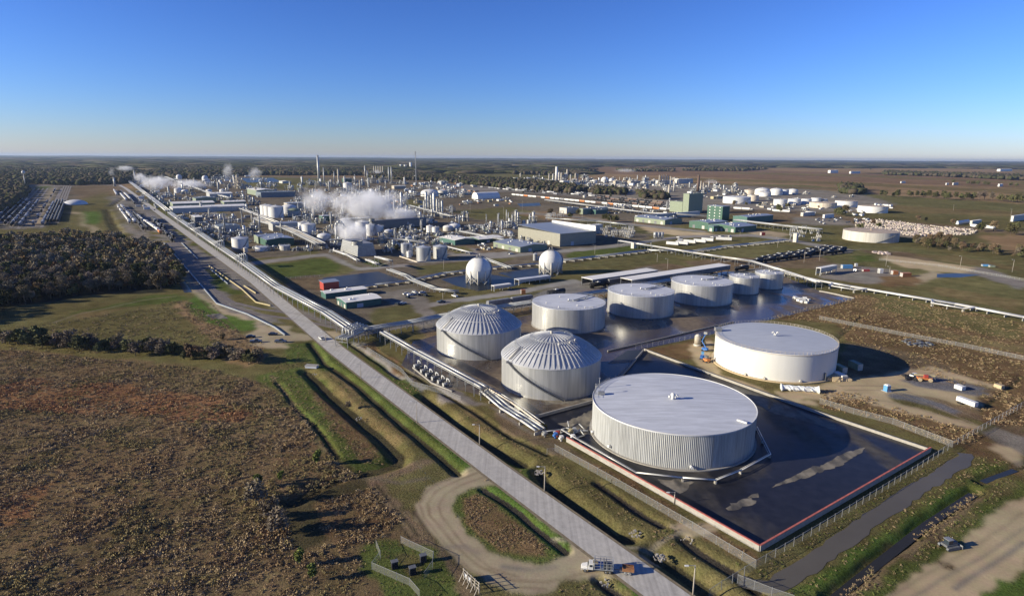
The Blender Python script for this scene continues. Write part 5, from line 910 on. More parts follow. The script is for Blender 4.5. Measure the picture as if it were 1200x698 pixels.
UN = [
 (246,262,20,12,6,'mix'),(262,262,16,12,7,'mix'),(236,256,16,8,5,'dark'),(222,253,16,8,5,'mix'),(272,257,12,8,7,'dark'),(243,271,14,10,7,'dark'),(270,276,20,8,8,'dark'),(285,276,14,10,12,'mix'),(262,282,14,10,7,'dark'),(297,266,12,8,8,'mix'),(300,292,12,6,5,'mix'),(320,293,16,7,7,'mix'),(348,294,14,7,6,'dark'),(360,294,14,8,7,'mix'),
 (181,222,12,8,7,'white'),(172,219,10,6,6,'white'),(193,232,14,8,9,'mix'),(204,235,14,8,9,'beige'),(178,229,10,8,7,'dark'),(184,236,12,8,8,'dark'),(196,242,12,8,8,'dark'),(223,229,12,7,7,'mix'),(232,221,14,8,8,'dark'),(250,219,12,8,8,'dark'),(266,220,12,8,10,'mix'),(285,221,14,8,10,'mix'),(283,230,14,8,8,'mix'),(270,235,14,7,7,'white'),(259,234,10,6,6,'white'),(296,240,14,8,10,'dark'),(288,248,12,8,10,'dark'),(300,251,10,8,12,'dark'),
 (305,220,10,7,8,'mix'),(166,213,8,5,7,'mix'),(150,214,8,5,4,'dark'),(205,214,10,6,6,'mix'),(262,211,10,6,7,'dark'),(248,207,8,5,5,'mix'),
 (370,262,14,9,9,'mix'),(352,258,12,8,9,'dark'),(362,250,14,9,10,'dark'),(345,228,12,7,7,'dark'),(352,236,10,7,8,'mix'),(377,292,16,8,8,'mix'),(392,288,16,10,12,'mix'),(386,270,14,8,9,'mix'),(372,276,12,8,8,'mix'),(391,296,12,6,6,'mix'),
 (362,214,10,6,6,'mix'),(375,217,14,8,9,'mix'),(387,218,12,8,10,'beige'),(400,224,14,8,8,'dark'),(412,222,14,8,10,'dark'),(424,216,12,8,10,'dark'),(436,213,14,8,10,'beige'),(448,212,12,7,9,'dark'),(445,222,14,8,8,'mix'),(430,226,14,8,8,'mix'),(415,232,14,8,9,'mix'),(456,226,12,8,8,'mix'),(468,232,12,8,9,'beige'),(470,241,12,8,12,'beige'),(380,234,14,8,8,'mix'),(366,228,12,8,8,'mix'),(392,242,14,8,9,'mix'),(408,244,14,8,10,'mix'),(426,252,14,8,10,'mix'),(442,240,12,8,8,'mix'),
 (480,249,14,8,10,'beige'),(492,256,14,8,9,'mix'),(506,253,14,9,9,'mix'),(522,254,14,8,9,'dark'),(528,247,12,8,9,'dark'),(516,246,8,8,12,'mix'),(540,256,14,7,5,'dark'),
 (448,284,14,10,12,'beige'),(460,291,16,12,14,'dark'),(468,278,12,8,8,'dark'),(452,296,14,9,10,'dark'),(430,283,12,8,7,'dark'),(490,290,12,7,8,'mix'),(487,281,12,7,7,'mix'),(510,287,12,8,10,'mix'),(520,283,14,7,8,'dark'),(500,279,12,7,7,'dark'),(515,276,14,7,6,'mix'),(530,276,14,7,6,'mix'),
 (556,268,14,8,8,'mix'),(566,268,12,8,8,'mix'),(575,266,14,8,9,'mix'),(588,265,14,8,9,'white'),(597,266,14,8,12,'mix'),(607,264,14,9,17,'dark'),(583,273,14,7,7,'mix'),(592,276,10,6,6,'mix'),(548,273,12,6,5,'dark'),(625,262,12,8,15,'mix'),(601,281,9,7,8,'dark'),(611,283,9,7,8,'dark'),(621,285.5,9,7,8,'dark'),(630,287.5,9,7,8,'dark'),(638,290,9,7,8,'dark'),
 (505,214,14,6,5,'mix'),(495,219,14,6,5,'mix'),(480,222,12,6,6,'mix'),(520,220,12,6,5,'mix'),(527,229,12,6,5,'white'),(541,226,10,5,5,'mix'),(548,237,14,6,5,'mix'),(593,232,10,5,4,'mix'),
 (628,207,12,6,6,'beige'),(636,211,12,7,7,'mix'),(648,213,14,7,8,'beige'),(660,212,12,7,8,'white'),(672,213,14,7,8,'beige'),(683,213,14,7,7,'mix'),(694,214,12,6,6,'beige'),(706,217,14,7,6,'beige'),(718,218,14,7,7,'beige'),(730,216,14,7,8,'beige'),(742,213,14,7,8,'beige'),(752,217,14,6,7,'mix'),(764,215,14,7,8,'beige'),(776,217,14,7,8,'beige'),(790,217,12,7,7,'mix'),(800,219,14,6,6,'mix'),(685,206,12,6,6,'dark'),(670,221,12,6,6,'mix'),(735,209,12,6,5,'mix'),(757,209,12,6,6,'beige'),
 (814,224,14,7,8,'mix'),(828,224,14,7,9,'mix'),(840,222,14,7,7,'white'),(852,226,14,7,8,'beige'),(866,226,12,6,6,'beige'),(872,231,12,6,5,'rust'),(842,232,12,6,5,'mix'),(902,234,12,5,4,'mix'),(945,228,12,5,4,'mix'),(925,245,14,6,4,'mix'),(945,247,14,6,4,'mix'),(890,241,12,5,3,'mix'),(1000,232,10,5,4,'mix'),
 (770,247,14,5,4,'mix'),(755,247,14,5,4,'mix'),(790,255,14,5,4,'dark'),(735,247,14,5,4,'mix'),(720,243,14,5,4,'mix')]
for i, (px, yb, wp, dp, hp, tone) in enumerate(UN): unit(px, yb, wp, dp, hp, None, i, 'beige' if tone == 'rust' else tone)
rq = random.Random(21); EXT = []
for x0, y0, w, h, n, wp, hp in [(158,213,70,26,16,9,6),(205,226,90,14,10,9,6),(225,256,70,22,16,11,6),(240,266,60,20,8,10,6),(300,212,130,22,26,9,6),(335,232,60,22,12,10,7),(345,252,60,38,16,10,8),(400,226,90,22,20,10,8),(470,212,80,26,22,9,5),(475,250,70,16,16,10,7),(445,268,100,16,20,10,6),(545,262,60,14,12,9,7),(455,288,60,10,6,9,7),(605,208,190,11,34,9,5),(640,219,150,7,12,9,4),(805,216,70,14,14,8,5),(880,232,120,12,14,8,3),(690,240,70,8,8,10,4),(205,206,90,16,16,8,5),(430,206,110,10,14,8,4)]:
    for i in range(n): px, py = x0+w*rq.random(), y0+h*rq.random(); EXT.append((px, py, wp*rq.uniform(.7, 1.3), wp*rq.uniform(.5, .9), hp*rq.uniform(.6, 1.3), None, 900+i, rq.choice(('dark','mix','mix','beige','dark') if x0 < 600 else ('beige','mix','white','beige','dark')), .6))
EXT.sort(key=lambda q: -q[1]*1.0-q[2]); KEEP = 285-len(UN)
for e in EXT[:KEEP]: unit(*e)
MB.SINK = {}
for e in EXT[KEEP:]: unit(*e)
sk = MB.SINK; MB.SINK = None; q = MB(); mi = []
for j, (m, b) in enumerate(sk.items()): q.add(b.v, b.f); q.sm[-len(b.f):] = b.sm; mi += [j]*len(b.f)
o = q.obj('process_clutter', list(sk)[0]); o.data.materials.clear(); [o.data.materials.append(M[m]) for m in sk]; o.data.polygons.foreach_set('material_index', mi); tag(o, 'far small process equipment of the plants', None, None, 'stuff')
# ------------------------------------------------------------------ low yard clutter: skids, sheds, crates, trailers spread between the units
def skid(px, yb, wp, k):
    p = V2(px, yb); s1 = (p.y*cp+HC*sp)/F; w = wp*s1; rd = random.Random(int(px*13+yb*7)); h = w*rd.uniform(.25, .5)
    m, nn = [('steel_light','small pale pump skid'),('white','white site cabin'),('roof_blue','blue-grey equipment shed'),('beige','beige pump skid'),('steel_dark','dark machinery skid'),('rust','brown machinery skid'),('yellow','yellow pipe stack')][k]
    t = thing('pump_skid' if 'skid' in nn else nn.split(' ', 1)[1].replace(' ', '_'), '', nn.split(' ', 1)[1] if 'shed' not in nn else 'shed', (p.x, p.y, 0), GA+(PI/2 if rd.random() < .5 else 0))
    b = MB(); b.box(-w/2, w/2, -w*.22, w*.22, 0, h*(.7 if 'skid' in nn else .9)); b.obj('body', m, t); q = MB()
    if 'skid' in nn or 'stack' in nn:
        for i in range(3): q.cyl((-w*.45+i*w*.3, -w*.15, h*.5), (-w*.45+i*w*.3, w*.2, h*.9), w*.06, n=8)
        q.tube([(-w*.5, .3, h*.8), (w*.5, .3, h*.8), (w*.5, .3, 0)], w*.03, 6); q.obj('piping', 'pipe_grey', t)
    else: q.add([(-w*.53,-w*.25,h*.9),(w*.53,-w*.25,h*.9),(w*.53,w*.25,h*.9),(-w*.53,w*.25,h*.9),(-w*.53,0,h*1.08),(w*.53,0,h*1.08)], [(0,1,5,4),(2,3,4,5),(0,4,3),(1,2,5),(3,2,1,0)]); q.obj('roof', 'roof_pale', t)
    auto(t, nn, px, yb)
rd = random.Random(5)
ZN = [(215,252,90,10,46,[0,3,4,5,2]),(225,262,50,18,26,[0,3,4,6,5]),(310,245,60,16,20,[0,4,2]),(365,222,100,18,50,[0,1,2,3,4,5]),(440,228,60,20,26,[0,1,2,5]),(470,212,90,14,40,[0,1,2,3,5]),(480,258,60,30,30,[0,3,4,2]),(540,232,60,8,16,[1,5,0,6]),(600,208,200,12,80,[3,1,0,3]),(800,222,80,10,30,[0,1,3]),(160,218,60,30,34,[0,1,4]),(880,238,110,8,30,[1,0,3]),(440,275,60,22,24,[0,4,3]),(700,240,90,9,16,[0,2,4]),(985,246,30,8,10,[1,0]),(200,206,100,12,26,[0,4,1]),(550,262,60,16,22,[0,3,4]),(560,286,20,6,8,[1,0,6]),(1005,240,40,5,10,[1,4])]
for x0, y0, w, h, n, ks in ZN:
    for i in range(n):
        px, py = x0+w*rd.random(), y0+h*rd.random(); skid(px, py, rd.uniform(3, 6.5), rd.choice(ks))
# ------------------------------------------------------------------ pipe racks
def rack(P, z, n, w, pr, label, mats=('pipe_white','pipe_grey','pipe_white'), step=7, loops=(), name='pipe_rack', posts='steel', sleeper=False, world=False, deck=False):
    W = [Vector(q) for q in P] if world else [V2(*q, z) for q in P]; o = W[0]; t = thing(name, label, 'pipe rack', (o.x, o.y, 0)); W = [q-o for q in W]
    fr = MB(); cnt = 0
    for a, b_ in zip(W, W[1:]):
        L = (b_-a).length; d = (b_-a)/L; nn = Vector((-d.y, d.x)); k = max(1, int(L/step)); beam = fr
        for i in range(k+1):
            c = a+d*(L*i/k); fr = MB()
            if sleeper: fr.bar((*(c-nn*w*.55), z*.4), (*(c+nn*w*.55), z*.4), .5, z*.8)
            else:
                for s in (-1, 1): fr.bar((*(c+nn*s*w/2), 0), (*(c+nn*s*w/2), z+.3), .3)
                fr.bar((*(c-nn*w/2), z-.25), (*(c+nn*w/2), z-.25), .3); fr.bar((*(c-nn*w/2), z*.62), (*(c+nn*w/2), z*.62), .22)
                if i < k and i % 2 == 0: e = a+d*(L*(i+1)/k); fr.bar((*(c+nn*w/2), .3), (*(e+nn*w/2), z-.4), .16)
            fr.obj('support', posts if not sleeper else 'concrete', t)
        fr = beam
        if not sleeper:
            for s in (-1, 1): fr.bar((*(a+nn*s*w/2), z-.2), (*(b_+nn*s*w/2), z-.2), .28)
        if deck: fr.bar((*a, z-.1), (*b_, z-.1), w, .12)
    if fr.v: fr.obj('rack_frame', posts, t)
    for i in range(n):
        off = (i-(n-1)/2)*w*.86/max(1, n-1) if n > 1 else 0; r_ = pr*(1, .6, .85, .5, .95, .7)[i % 6]; pts = []
        for j, q in enumerate(W):
            d0 = (W[min(j+1, len(W)-1)]-W[max(j-1, 0)]).normalized(); pts.append((q.x-d0.y*off, q.y+d0.x*off, z+r_))
        b = MB(); b.tube(pts, r_, 10)
        for q in pts[1:-1]: b.sph((q[0], q[1], q[2]), r_, 10, 6, -1)
        b.obj('pipe', mats[i % len(mats)], t)
    for lx, ly, hh, ln in loops:                     # raised expansion loops at photo points
        c = V2(lx, ly, z)-o; p_, q = min(zip(W, W[1:]), key=lambda s_: ((s_[0]+s_[1])/2-c).length/((s_[1]-s_[0]).length+1)); d = (q-p_).normalized(); nn = Vector((-d.y, d.x)); g = MB()
        for i in range(4):
            o2 = nn*((i-1.5)*w*.25); u, v = c+o2-d*ln/2, c+o2+d*ln/2; g.tube([(*u, z), (*u, z+hh+i*.3), (*v, z+hh+i*.3), (*v, z)], pr*.8, 8)
        for s in (-1, 1):
            for e in (-1, 1): c2 = c+nn*s*w*.5+d*e*ln*.5; g.bar((*c2, 0), (*c2, z+hh), .35)
            g.bar((*(c+nn*s*w*.5-d*ln*.5), z+hh-.4), (*(c+nn*s*w*.5+d*ln*.5), z+hh-.4), .35)
        g.obj('expansion_loop', 'steel_light', t)
    return t
LPS = [(.12,5,8),(.32,5,8),(.5,5,8),(.62,6,9)]
rack([(150,212),(175,230.5),(197,247.3)], 5, 5, 8, .6, 'far stretch of the roadside pipe rack, running past the steam bank', ('pipe_white','pipe_grey'), 40, deck=True)
rack([(199,248.8),(211,257.5),(232,271.5),(257,288.5),(283,305.5),(326,336),(382,365),(415,387)], 5, 6, 6.5, .42, 'long elevated silver pipe rack running beside the main road with raised loops', ('pipe_white','pipe_grey','steel_light'), 9, [(211,257.5,5.5,12),(225,267,5.5,11),(233,272.5,5,10),(258,289.5,5.5,10),(284,306.5,5.5,10)])
rack([(400,396.5),(425,386),(480,377.5),(516,370.5),(598,357.5),(712,340),(790,327)], 4.5, 6, 7, .38, 'dark pipe rack crossing behind the domed tanks toward the sheds', ('pipe_grey','steel_light','pipe_grey'), 6, [(416,389,2.5,12)])
rack([(449,389),(489,411.6),(560,449.5),(568,454)], 4.8, 4, 3.6, .36, 'elevated pipe rack along the domed tanks, ending above the pumps', ('steel_light','pipe_grey','pipe_white'), 6)
rack([(568,458),(592,478),(615,492),(633,504)], 1.3, 5, 4.2, .38, 'low wide pipe bundle on sleepers ending by the ribbed tank', ('pipe_white','steel_light','pipe_grey'), 9, sleeper=True)
rack([(572,454),(600,471),(636,497)], 1.8, 2, 1.6, .3, 'narrow reddish and white pipes beside the low pipe bundle', ('rust_shell','pipe_white'), 7, sleeper=True)
rack([(636,506),(658,503),(680,516),(746,553.5),(800,559.5),(838.7,562),(868,550.5),(902,532),(886,500)], 1.2, 2, .7, .16, 'thin white pipe line looping round the ribbed tank foot', ('pipe_white','steel_light'), 9, sleeper=True)
rack([(726,281.5),(766,288),(814,296),(847,301),(880,305.5),(921,318),(960,331)], 5, 4, 4.5, .4, 'pale elevated pipe rack passing behind the small silver tanks', ('pipe_white','steel_light'), 9)
rack([(921,321),(960,329.5),(998,336.5),(1120,357),(1200,372.5),(1260,384)], 1.6, 3, 2.6, .62, 'bright white pipeline crossing the brown field to the right edge', ('pipe_white',), 8, sleeper=True)
for c, l in (((990,335.5), 'nearer'), ((1112,356), 'farther')):
    q = V2(*c, 1.6); d = (V2(1120,357)-V2(998,336.5)).normalized(); nn = Vector((d.y, -d.x)); a = q-d*9; b_ = q+d*9
    rack([a, a+nn*9+d*3, b_+nn*9-d*3+d*5, b_+d*6], 1.9, 2, 1.4, .45, f'white expansion bend on the white pipeline, the {"left" if l == "nearer" else "right"} one', ('pipe_white',), 6, sleeper=True, world=True, name='pipe_bend')
rack([(660,305),(700,300.5),(760,293),(814,294),(848,288.5),(880,285.5),(921,281)], 1.6, 5, 7, .35, 'low grey pipe track through grass right of the right sphere', ('pipe_grey','steel_light','pipe_grey'), 9, sleeper=True)
rack([(862,257),(880,259.5),(920,264.5),(962,269)], 6, 5, 8, .5, 'pale elevated pipe bridge right of the low green halls', ('steel_light','pipe_white'), 14, deck=True)
rack([(300,255),(310,259.5),(334,266),(350,273),(376,285.5)], 6, 7, 11, .5, 'broad ribbed pipe bridge beside the two white tanks', ('steel_light','beige','steel_light'), 8, deck=True)
rack([(392,293.5),(409,299.5),(420,305.5)], 2, 2, 3, .6, 'short white pipe line below the small cooling tower', ('pipe_white',), 8)
rack([(430,304.5),(443,309.5)], 2, 2, 3, .6, 'short white pipe line on green grass by the portal', ('pipe_white',), 8)
rack([(441,301),(458,305.5)], 8, 2, 3.4, .5, 'tall pipe portal over the plant road', ('pipe_white','steel_light'), 20)
rack([(456,315.5),(478,323.5),(484,328),(512,338.5),(535,341)], 2.2, 4, 5, .35, 'low pipe rack running down to the left sphere', ('steel_light','pipe_grey'), 6)
rack([(396,340),(440,333.5),(478,329),(520,320),(560,315.5),(590,312),(630,309)], 1.6, 4, 5, .35, 'grey pipe track skirting the ponds behind the left sphere', ('pipe_grey','steel_light'), 7, sleeper=True)
rack([(523,288.5),(552,296)], 1.5, 2, 3, .5, 'short white pipe line right of the grey tanks', ('pipe_white','steel_light'), 8, sleeper=True)
rack([(568,303),(585,309),(597,314)], 2, 3, 4, .4, 'short pipe rack between the two spheres', ('steel_light','pipe_grey'), 7)
rack([(640,254),(700,258),(735,262)], 4, 3, 5, .4, 'grey pipe rack behind the olive warehouse', ('pipe_grey','steel_light'), 12)
rack([(640,232),(700,240),(760,248),(830,252)], 5, 4, 8, .7, 'long pale rack parallel to the container train', ('steel_light','beige'), 20, deck=True)
rack([(190,206),(240,224),(270,232)], 5, 3, 7, .7, 'far pipe rack inside the left plant', ('steel_light','pipe_white'), 20, deck=True)
rack([(280,243),(330,262)], 4, 3, 6, .5, 'diagonal pipe rack before the three silos', ('pipe_white','steel_light'), 12)
rack([(410,283),(450,278),(500,283)], 4, 4, 6, .4, 'pipe rack between the steaming tower and tanks', ('steel_light','pipe_grey'), 9)
rack([(540,270),(585,279),(610,285)], 4, 4, 6, .4, 'pipe rack behind the cream-roofed buildings', ('steel_light','pipe_grey'), 9)
rack([(420,244),(480,239),(530,252)], 6, 4, 7, .5, 'pipe rack behind the long cooling tower', ('steel_light','pipe_grey'), 12)
rack([(480,227),(540,223)], 5, 4, 9, .8, 'pale pipe rack near the domed hangar', ('steel_light','pipe_white'), 18, deck=True)
for i, (x, y) in enumerate(((503,441.5),(510,445.5),(517,449.5),(497,437),(489,431),(523,453))):
    p = V2(x, y); t = thing('pump', '', 'pump', (p.x, p.y, 0), GA); b = MB(); b.cyl((-1.3,0,1.2), (1.0,0,1.2), .75, n=12); b.cyl((1.0,0,1.2), (2.0,0,1.2), .5, n=12); b.obj('motor', 'steel_dark' if i < 3 else 'steel', t); b = MB(); b.box(-1.8, 2.4, -.9, .9, 0, .4); b.obj('plinth', 'concrete', t)
    b = MB(); b.tube([(1.6,0,1.2), (1.6,0,2.6), (1.6,2.2,2.6), (1.6,2.2,.4)], .28, 8); b.cyl((-1.5,0,1.2), (-1.32,0,1.2), .8, n=12); b.obj('pipework', 'steel_light', t)
    t['label'] = ['dark round pump motor with white face, top of three', 'dark round pump motor with white face, middle of three', 'dark round pump motor with white face, lowest of three', 'grey pump just above the three dark motors', 'grey pump farthest up the pipe rack', 'grey pump below the three dark motors'][i]; t['group'] = 'pumps under the pipe rack'
p = V2(660, 512); t = thing('valve_manifold', 'cluster of blue, red and white valves where pipes reach the ribbed tank', 'valve manifold', (p.x, p.y, 0), GA); rd = random.Random(3)
for i, m in enumerate(('blue','red','white','steel','white','steel_light','yellow')): b = MB(); x, y = rd.uniform(-5, 5), rd.uniform(-4, 5); b.cyl((x,y,0), (x,y,1.8), .35, n=8); b.cyl((x-.9,y,1.2), (x+.9,y,1.2), .4, n=8); b.cyl((x,y,1.8), (x,y,1.95), .7, n=12); b.obj('valve', m, t)
b = MB(); 
for i in range(6): x, y = rd.uniform(-6, 6), rd.uniform(-5, 5); b.tube([(x,y,.4), (x+rd.uniform(2, 6),y,.4), (x+5,y+rd.uniform(-4, 4),1.3)], .22, 8)
b.obj('pipework', 'steel_light', t)
# ------------------------------------------------------------------ walls and fences
def wall_line(P, h, w, m, label, cap=None, name='bund_wall', world=False):
    W = [V2(*q) for q in P]; o = W[0]; b = MB(); c = MB()
    for a, e in zip(W, W[1:]):
        a = a-o; e = e-o; d = (e-a).normalized()*w*.0; b.bar((*(a-d), h/2), (*(e+d), h/2), w, h); c.bar((*(a-d), h+.1), (*(e+d), h+.1), w+.04, .14)
    ob = b.obj(name, m, None, (o.x, o.y, 0)); tag(ob, label, 'wall')
    if cap: c.obj('coping', cap, ob)
wall_line([(664,517),(889.6,645.5)], 1.5, .45, 'concrete', 'concrete bund wall with red top along the near left side of the dark pad', 'coping_red')
wall_line([(889.9,645.5),(1090,529)], 1.5, .45, 'concrete', 'concrete bund wall with red top along the near right side of the dark pad', 'coping_red')
wall_line([(1089,528.5),(960,485),(901,464),(836,440.5),(755,410.5)], 1.0, .5, 'concrete', 'pale concrete bund wall between the ribbed tank and the big white tank')
wall_line([(621,492),(694,472)], 1.2, .5, 'concrete', 'short concrete wall between the nearer domed tank and the ribbed tank')
wall_line([(704,470),(754,411.5)], 1.0, .5, 'concrete_dark', 'dark dividing wall behind the ribbed tank')
wall_line([(712,412),(860,377.5)], .7, .5, 'concrete_dark', 'thin dark kerb wall across the wet pad')
wall_line([(483.8,431),(506,449),(530,459)], .5, .5, 'concrete', 'low pale kerb wall along the pumps')
wall_line([(468,300.5),(489,307.5),(526,304)], .8, .6, 'rust_shell', 'low red-brown kerb wall around the twin grey tanks')
wall_line([(960,341.5),(969,343),(1001,350)], .8, .6, 'concrete', 'pale wall stub at the right end of the wet pad')
for P, l, m in (([(192,285),(207.5,302),(254,356),(290,368.5),(322,384),(334,393)], 'low pale blue concrete barrier curving beside the rail tracks', 'roof_blue'), ([(244,311),(283,338.5),(300,354.5),(317,358.5)], 'yellowish barrier at the rail crossing', 'yellow'), ([(286,335),(300,344)], 'short yellow barrier beside the road crossing', 'yellow'), ([(213,285),(232,304)], 'pale blue barrier between the rail tracks and the road', 'roof_blue'), ([(247,316),(267,333)], 'lower pale blue barrier nearer the crossing', 'roof_blue')):
    wall_line(P, .8, .5, m, l, name='barrier')
def mesh_mat():
    m = bpy.data.materials.new('chain_link'); m.use_nodes = True; nt = m.node_tree; n = nt.nodes; l = nt.links; b = n['Principled BSDF']; b.inputs['Base Color'].default_value = (.42,.42,.40,1); b.inputs['Roughness'].default_value = .6
    b.inputs['Alpha'].default_value = .16; M['chain_link'] = m
mesh_mat()
def fence(P, h, label, step=3.4):
    h *= .85
    W = [V2(*q) for q in P]; o = W[0]; t = thing('chain_link_fence', label, 'fence', (o.x, o.y, 0)); ms = MB(); rl = MB(); pm = MB().bar((0,0,-.1), (0,0,h+.2), .09).mesh('post'); pm.materials.append(M['fence_grey'])
    for a, e in zip(W, W[1:]):
        a = a-o; e = e-o; L = (e-a).length; d = (e-a)/L; k = max(1, int(L/step))
        for i in range(k): c = a+d*L*i/k; p_ = bpy.data.objects.new('post', pm); C.objects.link(p_); p_.parent = t; p_.location = (c.x, c.y, 0)
        rl.bar((*a, h), (*e, h), .06)
        ms.add([(*a, .05), (*e, .05), (*e, h), (*a, h)], [(0,1,2,3)])
    rl.obj('rail', 'fence_grey', t); ms.obj('wire_mesh', 'chain_link', t)
fence([(650,528),(700,556),(811,620.5),(885.5,666)], 2.6, 'chain-link fence running outside the near left bund wall')
fence([(885.5,666),(960,622),(1074.5,551.5),(1116,524),(1150.5,504),(1200,476)], 2.6, 'chain-link fence outside the near right bund wall, up to the right edge')
fence([(885.5,666),(872,674),(858,683),(845,691),(830,701)], 2.6, 'chain-link fence crossing the small ditch toward the road')
fence([(864,683),(904,699),(930,708)], 2.6, 'chain-link fence going off the bottom near the grey channel')
fence([(1116,524),(1046,497),(1000,485),(960,472.5)], 2.6, 'chain-link fence along brush beside the far bund wall')
fence([(960,374),(1000,382),(1060,394),(1130,407),(1200,422)], 2.4, 'chain-link fence across the brown field below the white pipeline')
fence([(745,409),(832,393.5),(896,377.5),(945,363.5),(1001,352)], 2.4, 'chain-link fence along the near edge of the wet pad')
fence([(430,411),(470,436),(483,452),(520,462),(540,470)], 2.4, 'chain-link fence curving below the pump area')
fence([(641,532),(655,531)], 2.2, 'short fence stub near the pipe end')
fence([(1030,305),(1100,312),(1200,329)], 2.2, 'fence beside the sandy strip at right')
fence([(335,327),(380,324)], 2.0, 'fence beside the dark pond corner')
# fence zig-zag round small compound
fence([(441,641),(446,654),(436,667),(480,686),(492,700)], 2.2, 'fence zig-zagging round the small grassy compound, left side')
fence([(470,636),(480,641),(508,654),(507,665),(497,679)], 2.2, 'fence round the small grassy compound, right side')
for i, (x, y) in enumerate(((462.6,665),(496,657.5),(483.5,672))):
    p = V2(x, y); t = thing('utility_box', ['black utility box at the left of the grassy compound', 'dark utility box at the right corner of the compound', 'dark utility box in the middle of the compound'][i], 'utility box', (p.x, p.y, 0), R(25)); MB().box(-.7, .7, -.5, .5, 0, 1.7).obj('body', 'black', t); MB().box(-.8, .8, -.6, .6, 1.7, 1.85).obj('lid', 'steel_dark', t)
# billboard seen from behind
p = V2(553, 686); a = dirang(V2(542.5, 679), V2(563, 698)); t = thing('billboard', 'pale sign board on a timber frame, seen from behind at the gravel loop', 'sign', (p.x, p.y, 0), a); t.scale = (.75, .75, .6)
MB().box(-4.2, -.8, -.08, .08, 1.0, 2.8).obj('panel', 'roof_dull', t)
for i in range(5): MB().bar((-3.8+i*1.9, -.2, 0), (-3.8+i*1.9, -.2, 4.6), .2).bar((-3.8+i*1.9, -.2, 3.4), (-3.8+i*1.9, -1.9, 0), .14).obj('post', 'wood_pole', t)
b = MB(); [b.bar((-4.2, -.2, z), (4.2, -.2, z), .14) for z in (1.6, 3, 4.2)]; b.obj('frame', 'wood_pole', t)
# small concrete culvert box on the grass, and ditch riprap
p = V2(365.5, 430.5); t = thing('culvert_box', 'pale concrete culvert headwall box on the grass at the ditch end', 'culvert', (p.x, p.y, 0), R(-8)); MB().box(-2.6, 2.6, -1.1, 1.1, 0, 1.0).obj('body', 'roof_dull', t); MB().box(-2.8, 2.8, -1.3, 1.3, 1.0, 1.2).obj('slab', 'concrete', t)
def pile(x, y, n, r_, m, name, label, cat, rs=.5, sq=1, hh=.5):
    p = V2(x, y); b = MB(); rd = random.Random(int(x+y))
    for i in range(n):
        a, q = rd.uniform(0, 2*PI), r_*math.sqrt(rd.random()); s = rs*rd.uniform(.5, 1.3); c = (q*math.cos(a), q*math.sin(a)*sq, rd.uniform(0, hh)*(1-q/r_)); vs = []
        for k in range(8): vs.append(tuple(c[j]+(((k >> j) & 1)*2-1)*s*rd.uniform(.35, .7) for j in range(3)))
        b.add(vs, [(0,2,3,1),(4,5,7,6),(0,1,5,4),(2,6,7,3),(0,4,6,2),(1,3,7,5)])
    o = b.obj(name, m, None, (p.x, p.y, -.1)); return tag(o, label, cat, None, 'stuff')
for x, y, n, l in ((632,553,60,'heap of pale riprap stones at the ditch start below the fence'),(773,652,60,'heap of pale riprap stones at the ditch start by the truck'),(744,624,26,'light stones at the ditch end near the gravel crossing'),(708,681,20,'few pale stones at the culvert beside the truck'),(420,490,16,'scattered stones in the long left ditch'),(369,438,14,'stones at the culvert mouth'),(805,632,14,'stones beside the culvert pipe near the fence')):
    pile(x, y, int(n*.6), 1.5, 'stone', 'stone_heap', l, 'stones', .3)
pile(1075,402,40,7,'steel_dark','scrap_heap','dark scrap heap in the shade of the big white tank','scrap heap',1.2)
pile(1069,443,26,4,'black','scrap_heap','black bin bags heap near the tracked loader','scrap heap',1.2)
pile(978,444,30,5,'sand_heap' if 'sand_heap' in M else 'tan','sand_heap','sand mound at the foot of the big white tank','sand heap',2.0,.6,1.6)
pile(1034,297,40,8,'debris','rubble_heap','pale rubble heap at the start of the sandy strip','rubble heap',2.2)
# ------------------------------------------------------------------ poles
def light_pole(x, yb, yt, label, lamp=True, name='light_pole', m='wood_pole', g=None):
    p = V2(x, yb); h = hgt(p, x, yt); t = thing(name, label, 'light pole' if lamp else 'pole', (p.x, p.y, 0), 0, g); MB().cyl((0,0,0), (0,0,h), .17, .1, n=8).obj('pole', m, t)
    if lamp: b = MB(); b.bar((0,0,h-.1), (-1.6,-.3,h+.1), .09); b.obj('arm', 'steel_light', t); b = MB(); b.cb(-1.9, -.35, h, .8, .35, .2); b.obj('lamp', 'white', t)
    else: b = MB(); b.bar((-.9,0,h-.6), (.9,0,h-.6), .12); b.obj('crossarm', 'wood_pole', t)
for i, (x, b_, t_) in enumerate(((812,696,661),(638,575,546),(562,521,497),(488.6,495,470),(423,443,426),(382,401,388),(344,352,340),(314,334,323))):
    light_pole(x, b_, t_, ['wooden street light pole at the bottom right near the fence', 'street light pole beside the ditch right of the gravel loop', 'short pole on the verge facing the domed tank', 'street light pole on the left edge of the road, mid picture', 'street light pole left of the road near the ditch corner', 'small pole at the junction by the white car', 'small pole where the barrier meets the road', 'small pole farther up beside the rail crossing'][i], g='poles along the main road')
for i, (x, b_, t_) in enumerate(((790,590,576),(753,255,240),(715,266,253),(743,266,252),(612,248,232),(551,248,236),(782,316,303),(697,298,286),(633,290,279),(1038,312,297),(942,308,293),(960,306,291),(1117,248,241),(1183,262,246),(1125,313,300),(1186,319,304),(867,277,270),(770,307,297),(682,259,246),(590,262,240),(830,262,256),(364,301,288),(437,259,250),(657,262,246),(911,290,278),(1042,321,312),(520,316,304),(519,352,342))):
    light_pole(x, b_, t_, '', True, 'yard_light'); auto(C.objects[-3] if False else bpy.data.objects[[o.name for o in C.objects if o.name.startswith('yard_light')][-1]], 'thin yard light pole', x, b_)
